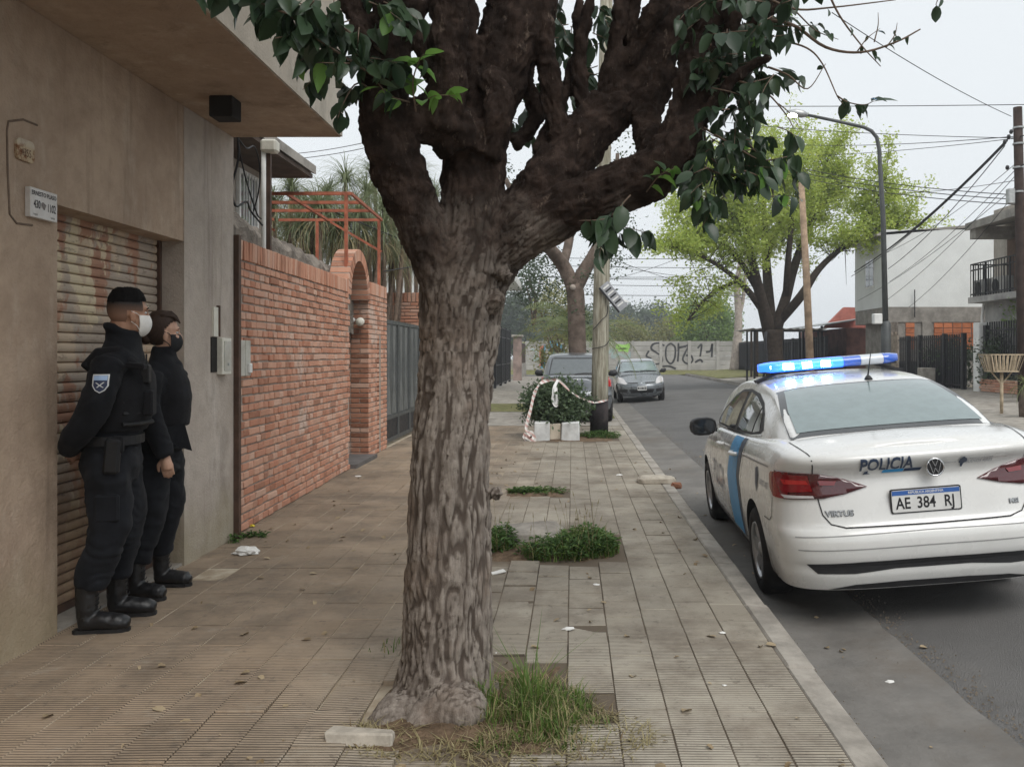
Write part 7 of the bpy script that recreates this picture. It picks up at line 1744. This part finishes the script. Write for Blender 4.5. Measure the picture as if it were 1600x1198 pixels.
bp = empty('plank_gate', (FX, 31.2, .4), 'brown upright boards between the lamp post and the dark fence', 'gate')
for i in range(6): MB().box((FX - .02, 30.65 + i * .19, .38), (FX + .03, 30.82 + i * .19, 2.2 + .12 * (i % 2))).build('plank', m_paleplank, bp)
hg = bush('fence_shrub', 'dark climbing shrub growing along the dark yard fence', (FX + .6, 27.6, 1.2), (.4, 1.6, .75), m_deep, 2600, .13, 61, None, 'shrub')
wpil = empty('white_gate_pillar', (FX, 24.4, .4), 'tall white painted gate pillar between the two fences', 'pillar'); MB().box((FX - .15, 24.25, .3), (FX + .22, 24.6, 2.42)).build('shaft', m_white_paint, wpil, bevel=.02)
fence('spiked_railing', 'black spiked railing in front of the balcony house', 20.2, 24.2, FX, .85, 2.3, (22.2, 24.1), .13, m_black_metal, None, spike=True)
lw = empty('planter_wall', (FX, 22.5, .4), 'low red brick plinth under the spiked railing', 'wall'); MB().box((FX - .12, 20, .3), (FX + .15, 24.22, .78)).build('mortar_bed', m_mortar, lw)
for r_ in range(5):
    for c_ in range(15): o = link('brick', rbm[(r_ + c_) % 3]); o.matrix_basis = Matrix.Translation((FX - .13, 20.2 + c_ * .262 + (r_ % 2) * .12, .43 + r_ * .0715)) @ Matrix.Rotation(pi / 2, 4, 'Z'); world_parent(o, lw)
bush('railing_shrub', 'leafy shrub spilling through the spiked railing', (FX + .1, 23.7, 1.3), (.35, .5, .65), m_deep, 1500, .10, 62, None, 'shrub'); bush('wall_shrub', 'pale green shrub rising above the spiked railing', (FX + .7, 23.0, 2.6), (.5, .7, .5), m_mid, 1300, .10, 63, None, 'shrub')
o = MB().box((FX - .6, 27.0, .40), (FX - .2, 27.5, 1.05)).build('meter_pillar', m_concrete, bevel=.02); tag(o, 'squat grey meter pillar before the dark yard fence', 'pillar')
# red house and yards further on
rh = empty('red_house', (14, 43, .45), 'low house with a red gable and a tin awning among dark posts', 'house')
MB().box((FX + .6, 38.2, .3), (17, 46, 2.7)).build('wall', M('dull_maroon_wall', (.20, .10, .085), .85, .3, 3, .3, 20), rh); MB().prism([(0, 0), (3.2, 0), (3.2, .95), (1.0, 1.0)], 0, .3, Matrix(((1, 0, 0, FX + .1), (0, 0, 1, 40), (0, 1, 0, 2.75), (0, 0, 0, 1)))).build('gable', M('red_wall_paint', (.40, .14, .11), .8, .2, 3, .2, 20), rh)
MB().add([(FX - 1.0, 36.5, 2.75), (FX - 1.0, 44, 2.75), (FX + 1.6, 44, 3.15), (FX + 1.6, 36.5, 3.15), (FX - 1.0, 36.5, 2.8), (FX - 1.0, 44, 2.8), (FX + 1.6, 44, 3.2), (FX + 1.6, 36.5, 3.2)], [(0,3,2,1),(4,5,6,7),(0,1,5,4),(1,2,6,5),(2,3,7,6),(3,0,4,7)]).build('awning', m_steel, rh)
for y in (37, 40, 43.8): MB().bar((FX - .9, y, .3), (FX - .9, y, 2.75), .09).build('awning_post', m_black_metal, rh)
fence('tall_dark_fence', 'tall dark upright post fence before the red gabled house', 38, 58, FX - .4, .42, 2.3, frange(38, 58, 7), .34, m_black_metal, M('maroon_sheet', (.085, .05, .05), .7, .3, 4, .2), bw=.09)
sh2 = empty('street_shelter', (9.6, 38, .3), 'open dark metal shelter with a corrugated roof behind the lime tree', 'shelter')
for x, y in ((8.0, 36.5), (8.3, 39.5), (10.8, 36.5), (10.8, 39.5)): MB().bar((x, y, .2), (x, y, 2.55), .08).build('post', m_black_metal, sh2)
vv = []; ff = []
for i in range(41):
    x = lerp(7.8, 11.1, i / 40)
    for y in (36.2, 39.8): vv.append((x, y, 2.58 + .035 * sin(i * 1.6)))
for i in range(40): ff.append((2*i, 2*i+1, 2*i+3, 2*i+2))
ro_ = link('roof', mesh('roof', vv, ff, m_roofslab)); world_parent(ro_, sh2); md = ro_.modifiers.new('solid', 'SOLIDIFY'); md.thickness = .02
MB().bar((7.8, 36.3, 2.5), (11.1, 36.3, 2.5), .07).build('beam', m_black_metal, sh2)
bp2 = empty('bent_pole', (7.95, 34, .2), 'thin bent dark pole leaning beside the lime tree', 'pole'); MB().tube([P(1193, 590, 33), P(1198, 560, 33), P(1196, 530, 33), P(1197, 518, 33)], .05, 6).build('shaft', m_black_metal, bp2, smooth=True)
for k_, (x_, l_) in enumerate(((1174, 'thin dark stake at the corner verge beside a thicker one'), (1181, 'thick dark stake at the corner verge beside the lime tree'))):
    q = P(x_, 580, 44); o = MB().bar((q.x, 44, .2), (q.x, 44, P(x_, 515, 44).z), .10 + .12 * k_).build('dark_stake', m_bark2); tag(o, l_, 'stake')
# leaning timber pole
tp = empty('timber_pole', (7.95, 27.5, .2), 'slender leaning timber pole in front of the lime tree', 'pole'); a = P(1268, 575, 28); b = P(1252, 285, 28)
MB().tube([(a.x, 28, .15), a.lerp(b, .5), b], [.135, .12, .10], 10).build('shaft', M('orange_weathered_timber', (.36, .26, .18), .9, .3, 4, .7, 30, .1), tp, smooth=True)
# street lamp
sl2 = empty('street_lamp', P(1384, 600, 21.7), 'tall curved grey street lamp with its lamp lit', 'street lamp'); sl2.location.z = .2; LYp = 21.7
lx = P(1383, 553, LYp).x
MB().tube([(lx + .02, LYp, .15), (lx + .02, LYp, 2.3), (lx + .01, LYp, 2.36)], [.135, .125, .08], 14).build('lower_shaft', m_gate, sl2, smooth=True)
MB().tube([(lx + .01, LYp, 2.3), (lx - .05, LYp, 5.0), P(1375, 260, LYp), P(1374, 235, LYp), P(1370, 215, LYp), P(1362, 205, LYp), P(1350, 199, LYp), P(1310, 190, LYp), P(1262, 180, LYp)], [.075, .065, .055, .052, .05, .048, .046, .042, .038], 12).build('arm', m_gate, sl2, smooth=True)
a = P(1262, 180, LYp); b = P(1229, 174, LYp)
MB().tube([a, a.lerp(b, .25), a.lerp(b, .6), b], [.05, .10, .10, .03], 10).build('head', m_steel, sl2, smooth=True)
q = a.lerp(b, .68) - Vector((0, 0, .075)); e_ = MB(); ellipsoid(e_, q, (.15, .09, .05), 14); e_.build('lens', mat_flat('lit_lamp_lens', (.9, .9, .85), .3, .4, 0, 0, (1, .97, .9), 14), sl2, smooth=True)
MB().box((lx - .32, LYp - .1, 2.28), (lx - .1, LYp + .1, 2.55)).build('control_box', m_white_paint, sl2, bevel=.02)
# dark utility pole of the far pavement
up2 = empty('dark_utility_pole', P(1597, 640, 20), 'dark brown wooden utility pole with clamps and a grey box', 'utility pole'); up2.location.z = .25; UY = 20
MB().tube([P(1600, 665, UY), P(1596, 450, UY), P(1590, 168, UY)], [.125, .115, .10], 14).build('shaft', M('dark_creosoted_wood', (.05, .035, .03), .85, .3, 6, .7, 30, .15), up2, smooth=True)
for y_ in (200, 225, 262, 300): q = P(1591, y_, UY); MB().tube([q - Vector((0, 0, .02)), q + Vector((0, 0, .02))], .125, 14).build('clamp', m_steel, up2)
MB().box(P(1576, 318, 19.85), (P(1587, 294, 19.85).x, 20.0, P(1587, 294, 19.85).z)).build('terminal_box', m_steel, up2, bevel=.02)
for k_, (x_, y_) in enumerate(((1576, 214), (1570, 222), (1580, 206), (1574, 262))): q = P(x_, y_, UY); MB().tube([q - Vector((0, 0, .05)), q, q + Vector((0, 0, .05))], [.03, .05, .03], 8).build('insulator', m_black_metal, up2, smooth=True)
# raised rubbish basket
rbk = empty('rubbish_basket', P(1565, 648, 17.4), 'wooden slatted rubbish basket raised on a post', 'basket'); BYk = 17.4; m_slat = M('weathered_slat', (.42, .34, .24), .85, .3, 8, .5, 40, .1)
q0 = P(1565, 648, BYk); MB().tube([(q0.x, BYk, q0.z - .15), P(1565, 582, BYk)], .035, 8).build('post', m_slat, rbk, smooth=True)
for sg_ in (-1, 1): MB().bar(P(1565, 600, BYk), P(1565 + sg_ * 16, 581, BYk), .025).build('strut', m_slat, rbk)
def bk(u, v, t): return Vector((q0.x + u * lerp(.27, .36, t), BYk + v * lerp(.17, .25, t), lerp(P(0, 580, BYk).z, P(0, 554, BYk).z, t)))
for t_ in (0, 1):
    cs = [bk(-1, -1, t_), bk(1, -1, t_), bk(1, 1, t_), bk(-1, 1, t_)]
    for i in range(4): MB().bar(cs[i], cs[(i + 1) % 4], .025).build('rim', m_slat, rbk)
for i in range(9):
    u = lerp(-1, 1, i / 8)
    for v in (-1, 1): MB().bar(bk(u, v, 0), bk(u, v, 1), .035, .010).build('slat', m_slat, rbk)
for i in range(6):
    v = lerp(-1, 1, i / 5)
    for u in (-1, 1): MB().bar(bk(u, v, 0), bk(u, v, 1), .035, .010).build('slat', m_slat, rbk)
MB().box((q0.x - .25, BYk - .16, bk(0, 0, 0).z - .01), (q0.x + .25, BYk + .16, bk(0, 0, 0).z + .005)).build('floor', m_slat, rbk)
# small palm stump at the picture's end of that pavement
sp2 = empty('palm_stump', P(1604, 640, 16.5), 'short shaggy palm stump beside the rubbish basket', 'palm'); q = P(1604, 640, 16.5); MB().tube([(q.x, 16.5, .15), (q.x, 16.5, .5), (q.x, 16.5, .85)], [.13, .15, .10], 12).build('trunk', m_bark3, sp2, smooth=True); g = MB(); droopy(g, (q.x, 16.5, .85), 60, .35, .7, .012, (-.1, 1.3), .9); g.build('fronds', m_palm, sp2)
# ------------------------------------------------------------------ this side: pole, planter, tape
UPY = 15.35
mp = empty('wooden_utility_pole', P(937, 680, UPY), 'pale weathered wooden utility pole with a dark painted foot on the pavement', 'utility pole'); mp.location.z = 0
k = NB('weathered_pole_wood'); v_ = k.vec((1, 1, .08)); n1 = k.noise(26, 6, .7, v=v_); c = k.mix(k.rmp(n1, .35, .68), (.19, .17, .125), (.46, .44, .36)); c = k.mix(k.math('MULTIPLY', k.rmp(k.noise(9, 4, v=v_), .5, .7), .5), c, (.26, .27, .19)); m_pole = k.fin(c, .9, k.bump(n1, .8, .02), .1)
pb = P(936, 680, UPY); pt = P(944, 210, UPY)
MB().tube([(pb.x, UPY, -.1), pb.lerp(pt, .2), pb.lerp(pt, .5), pt, pt + (pt - pb) * .6], [.165, .155, .15, .13, .11], 18).build('shaft', m_pole, mp, smooth=True)
MB().tube([(pb.x, UPY, -.02), P(936.5, 640, UPY), P(937, 625, UPY)], [.171, .166, .162], 18).build('painted_foot', M('black_tar_paint', (.035, .03, .032), .8, .4, 5, .4, 30, .2, dirt=((.12, .1, .09), .5)), mp, smooth=True)
cable([P(925, 545, UPY - .16), P(945, 540, UPY - .18), P(953, 530, UPY - .1)], .008, 'rusty wire tied round the wooden utility pole', None, 'binding_wire')
cable([P(927, 515, UPY - .12), P(940, 500, UPY - .18), P(948, 492, UPY - .15), P(950, 478, UPY - .1)], .007, 'thin black wire hanging from the slanted placard', None, 'hanging_wire')
# slanted placard
pcd = empty('placard', P(955, 468, UPY - .2), 'narrow slanted black placard with white lettering tied to the wooden pole', 'sign'); a = P(940, 450, UPY - .19); b = P(968, 484, UPY - .22); d = (b - a).normalized(); n_ = Vector((0, -1, 0)); u_ = n_.cross(d) * -1
u_ = Vector((d.z, 0, -d.x)) * -1
pm4 = Matrix(((d.x, u_.x, 0, a.x), (d.y, u_.y, -1, a.y), (d.z, u_.z, 0, a.z), (0, 0, 0, 1))); Lp = (b - a).length
MB().box((-.03, -.03, -.006), (Lp + .03, .17, .006), pm4).build('board', M('pale_board', (.34, .35, .37), .6, .2, 10, 0), pcd); MB().box((-.03, -.05, -.008), (Lp + .03, -.015, .012), pm4).build('edge', m_ink2, pcd)
text_mesh('COMPRO', .12, m_ink2, pm4 @ Matrix.Translation((Lp / 2, .07, .008)), 'lettering', pcd, sx=.9, bold=.003) if False else None
for i in range(7): MB().box((.02 + i * .068, .01, .006), (.05 + i * .068, .14, .010), pm4).build('letter_stroke', m_ink2 if i % 2 else m_platewhite, pcd)
g = MB(); q = P(962, 472, UPY - .2); g.add([q, q + Vector((.06, 0, .045)), q + Vector((.16, 0, .05)), q + Vector((.26, -.01, .0)), q + Vector((.15, -.01, .0))], [(0, 1, 2, 3, 4)]); o = g.build('paper_strip', m_platewhite, pcd)
# planter with clipped hedge
plt_ = empty('planter', P(868, 688, 14.4), 'planter of white concrete blocks round a clipped hedge plant', 'planter'); plt_.location.z = 0
for x0, x1, mt in ((834, 858, m_white_paint), (877, 905, m_white_paint)):
    a = P(x0, 686, 14.42); b = P(x1, 660, 14.42); bm = rough_box((a.x, 14.42, -.02), (b.x, 14.62, b.z), .012, .012, x0); world_parent(link('block', bm_mesh(bm, 'block', M('whitewashed_block', (.60, .61, .60), .85, .15, 4, .3, 30, .15, dirt=((.36, .33, .29), .6)))), plt_)
a = P(859, 682, 14.5); b = P(876, 662, 14.5); world_parent(link('block', bm_mesh(rough_box((a.x, 14.5, 0), (b.x, 14.6, b.z), .01, .01, 5), 'block', M('cream_block', (.60, .53, .43), .85, .15, 4, .3, 30, .15))), plt_)
MB().box((P(836, 0, 14.62).x, 14.62, -.02), (P(903, 0, 14.62).x, 15.6, .28)).build('soil', m_dirt, plt_); 
bush('clipped_hedge', 'dense dark green clipped hedge plant wrapped in warning tape', (P(868, 630, 15.0).x, 15.05, .62), (.52, .48, .36), mat_leaf('hedge_leaf', (.045, .075, .035), (.10, .145, .07), .5, .2), 9000, .075, 71, None, 'hedge')
k = NB('red_white_tape'); w_ = k.n('ShaderNodeTexWave', wave_type='BANDS', bands_direction='DIAGONAL'); w_.inputs['Scale'].default_value = 5; k.l(k.pos(), w_.inputs['Vector']); m_tape = k.fin(k.mix(k.rmp(w_.outputs['Fac'], .52, .6), (.70, .68, .64), (.56, .36, .33)), .45, None, .4)
def ribbon(pts, w, mat, name, label, parent=None):
    q, _ = spath([(*p, 0) for p in pts], 6); vv = []; ff = []
    for i, p in enumerate(q):
        t = (q[min(i + 1, len(q) - 1)] - q[max(i - 1, 0)]).normalized(); s_ = t.cross(Vector((.2, -1, .3))).normalized(); s_ = Matrix.Rotation(nz(p * 4) * 1.2, 3, t) @ s_; ww = w * (1 + .4 * nz(p * 7)); vv += [p + s_ * ww / 2, p, p - s_ * ww / 2]
        vv[-2] = vv[-2] + t.cross(s_) * .012
        if i: ff += [[3*i-3, 3*i-2, 3*i+1, 3*i], [3*i-2, 3*i-1, 3*i+2, 3*i+1]]
    o = link(name, mesh(name, vv, ff, mat, True)); 
    if label: tag(o, label, 'tape', 'warning tape')
    return o
TL_ = 'crumpled red and white warning tape draped over the hedge plant'
ribbon([P(826, 684, 14.38), P(832, 676, 14.36), P(822, 670, 14.4), P(829, 640, 14.48), P(836, 612, 14.55), P(846, 598, 14.62), P(858, 594, 14.66), P(872, 593, 14.64)], .055, m_tape, 'warning_tape', TL_)
ribbon([P(872, 593, 14.6), P(866, 606, 14.52), P(864, 625, 14.46), P(869, 634, 14.44), P(870, 622, 14.45), P(868, 605, 14.5)], .05, m_platewhite, 'warning_tape', 'white tape loop hanging down the face of the hedge plant')
ribbon([P(872, 593, 14.64), P(880, 600, 14.6), P(892, 612, 14.6), P(908, 622, 14.75), P(925, 628, 15.15), P(935, 628, 15.14), P(950, 624, 15.2)], .04, m_tape, 'warning_tape', 'striped tape tying the hedge plant to the wooden pole')
ribbon([P(826, 688, 14.36), P(820, 680, 14.34), P(832, 684, 14.3), P(826, 674, 14.36), P(834, 688, 14.3), P(823, 687, 14.33)], .10, m_tape, 'warning_tape', 'knotted bundle of warning tape on the ground beside the planter')
# ------------------------------------------------------------------ overhead cables
def wire(x0, y0, Y0, x1, y1, Y1, sag=.25, r=.009, lab=None):
    if lab is None:
        if r > .015 and x0 > 1500: lab = 'thick black cable sloping from the dark utility pole to the white house'
        elif x1 < 1430 and x1 > 1290 and Y1 > 31: lab = 'thin cable fanning down from the dark utility pole to the white house'
        elif x0 == 760: lab = 'thin level cable crossing the sky behind the wooden utility pole'
        elif x0 == 430: lab = 'thin cable above the roof with the sloping eave'
        elif x0 == 1120: lab = 'cable strung through the lime tree to the dark utility pole'
        elif Y0 == 40: lab = 'slanting cable crossing the level ones near the wooden pole'
        elif x0 == 780: lab = 'thin cable seen between the limbs of the street tree'
        elif y0 == 165: lab = 'level cable passing just above the lit street lamp'
        elif y0 == 20: lab = 'single cable slanting down towards the top of the dark pole'
        else: lab = 'short cable leaving the dark utility pole'
    cable([P(x0, y0, Y0), P(x1, y1, Y1)], r, lab, sag=sag)
wire(980, 165, 26, 1700, 162, 22, .05, .011); wire(1120, 190, 30, 1590, 216, 20, .1, .009); wire(1120, 215, 40, 1590, 213, 20, .3, .01); wire(1590, 216, 20, 1150, 240, 45, .25, .009)
for k_, (x1, y1, Y1) in enumerate(((1335, 425, 31.7), (1345, 418, 31.7), (1330, 432, 31.7), (1388, 420, 31.5))): wire(1576 - k_ * 2, 216 + k_ * 4, 20, x1, y1, Y1, .25, .018 if k_ < 2 else .012)
for k_, (x1, y1, Y1) in enumerate(((1385, 395, 31.5), (1390, 440, 31.5), (1384, 470, 31.5), (1300, 300, 36), (1340, 470, 31.7), (1420, 480, 31.6))): wire(1588, 255 + k_ * 9, 20, x1, y1, Y1, .2, .008)
for y0, y1 in ((225, 305), (240, 320), (232, 312)): wire(1120, y0, 34, 1590, y1, 20, .35, .012)
for y_, d_ in ((400, 0), (415, 4), (428, -2), (433, 3), (444, 5), (458, 2)): wire(760, y_ - d_, 46, 1180, y_ + 3, 44, .1, .016)
for a_, b_ in (((930, 395), (1180, 470)), ((940, 440), (1100, 385)), ((930, 410), (1190, 440))): wire(a_[0], a_[1], 40, b_[0], b_[1], 46, .2, .012)
wire(1300, 20, 14, 1580, 182, 20, .1, .008); wire(430, 250, 30, 700, 195, 22, .2, .012); wire(430, 242, 30, 700, 186, 22, .2, .012); wire(780, 150, 20, 1000, 190, 30, .1, .01); wire(780, 180, 22, 1000, 205, 30, .15, .01)
wire(1590, 262, 20, 1680, 205, 18, .05, .014); wire(1590, 215, 20, 1690, 170, 18, .05, .012)
# ------------------------------------------------------------------ litter
m_paper = M('white_paper', (.74, .73, .70), .8, .05, 20, .2, 60, .2)
def crumple(name, c, r, mat, seed, label, cat='litter', flat=.35, sub=3, grp=None):
    bm = bmesh.new(); bmesh.ops.create_icosphere(bm, subdivisions=sub, radius=1); 
    for v in bm.verts: n = v.co.normalized(); f = 1 + .5 * nz((n.x * 2.2 + seed, n.y * 2.2, n.z * 2.2)) + .3 * nz((n.x * 5, n.y * 5 + seed, n.z * 5)); v.co = Vector((n.x * r * f, n.y * r * f * .75, max(-.12, n.z) * r * flat * f + .12 * r * flat))
    o = link(name, bm_mesh(bm, name, mat)); o.location = c; tag(o, label, cat, grp); return o
def gp(x, y, z=0): Y = F * (CH - z) / (y - VY); return Vector(((x - VX) * Y / F, Y, z))
crumple('crumpled_cloth', gp(384, 864, .004), .085, m_paper, 3, 'crumpled pale cloth lying on the pavement near the pier', flat=.5)
o = MB().prism([(-.05, -.02), (.05, -.025), (.05, .025), (-.045, .02)], 0, .006).build('paper_packet', m_paper); o.location = gp(778, 894, .012); o.rotation_euler = (.1, -.1, .5); tag(o, 'small white paper packet on the ochre tiles beside the tree', 'litter')
for k_, (x, y, r_) in enumerate(((932, 913, .028), (888, 982, .04), (968, 742, .05), (1128, 988, .022), (1090, 640, .05), (1095, 838, .06), (1392, 1065, .03), (560, 744, .05), (1440, 958, .02), (1132, 1070, .014), (775, 1020, .014), (1550, 962, .018))):
    z = .004 if x < 1090 or y > 975 and x < 1200 else -.15; crumple('paper_scrap', gp(x, y, z), r_ * .8, m_paper, 10 + k_, 'small torn white paper scrap lying on the ground', 'litter', .25, 2, 'paper scraps')
o = crumple('yellow_wrapper', gp(394, 822, .006), .025, mat_flat('yellow_plastic', (.62, .50, .03), .5), 33, 'small yellow wrapper at the foot of the brick wall', 'litter', .6, 2)
LLr = random.Random(14); m_dryleaf = mat_leaf('fallen_leaf', (.20, .14, .075), (.38, .30, .19), .7, .1); lt = MB()
for i in range(330):
    if i < 210: x = LLr.uniform(-2.6, 1.0); y = 3 + 11 * LLr.random() ** 1.5; z = .006
    else: x = LLr.uniform(1.2, 2.4) if i < 285 else LLr.uniform(2.4, 6); y = LLr.uniform(2.8, 14); z = roadz(x) + .008 if x > 1.87 else -.155
    v, f = leaf_kinds[i % 4]; s_ = LLr.uniform(.25, .7) if i % 5 else LLr.uniform(.1, .25); mt = Matrix.Translation((x, y, z + .004)) @ Matrix.Rotation(LLr.uniform(0, 6.3), 4, 'Z') @ Matrix.Rotation(LLr.uniform(-.3, .3), 4, 'X') @ Matrix.Scale(s_, 4); lt.add([mt @ q for q in v], f)
o = lt.build('leaf_litter', m_dryleaf, smooth=True); tag(o, 'scattered dry leaves and bits on pavement and road', 'leaves', None, 'stuff')
gb = MB(); 
for i in range(7000):
    y = 2.6 + 16 * LLr.random() ** 1.8; e = LLr.choice((0, 0, 1)); x = (1.19 + abs(LLr.gauss(0, .05))) if e == 0 else (1.89 + LLr.gauss(0, .07)); z = -.168 if e == 0 else roadz(x) + .004; s_ = LLr.uniform(.002, .007)
    gb.add([(x - s_, y, z), (x + s_, y - s_, z), (x, y + s_, z), (x, y, z + s_ * 1.4)], [(0, 1, 3), (1, 2, 3), (2, 0, 3)])
o = gb.build('gutter_grit', M('grit', (.20, .165, .125), .95, .4, 30, 0, randv=.6)); tag(o, 'fine grit gathered along the gutter edges', 'grit', None, 'stuff')
# ------------------------------------------------------------------ damp morning air
hz = MB().box((-320, -320, -1.6), (320, 320, 18)).build('haze', m_dark); hz.data.materials.clear(); hz['kind'] = 'stuff'; tag(hz, 'thin pale haze filling the street air', 'haze')
hm_ = bpy.data.materials.new('haze_air'); hm_.use_nodes = True; t_ = hm_.node_tree
for n_ in list(t_.nodes): t_.nodes.remove(n_)
ho = t_.nodes.new('ShaderNodeOutputMaterial'); hv = t_.nodes.new('ShaderNodeVolumePrincipled'); hv.inputs['Color'].default_value = (.93, .96, 1, 1); hv.inputs['Density'].default_value = .0015; hv.inputs['Anisotropy'].default_value = .2
t_.links.new(hv.outputs[0], ho.inputs['Volume']); hz.data.materials.append(hm_)
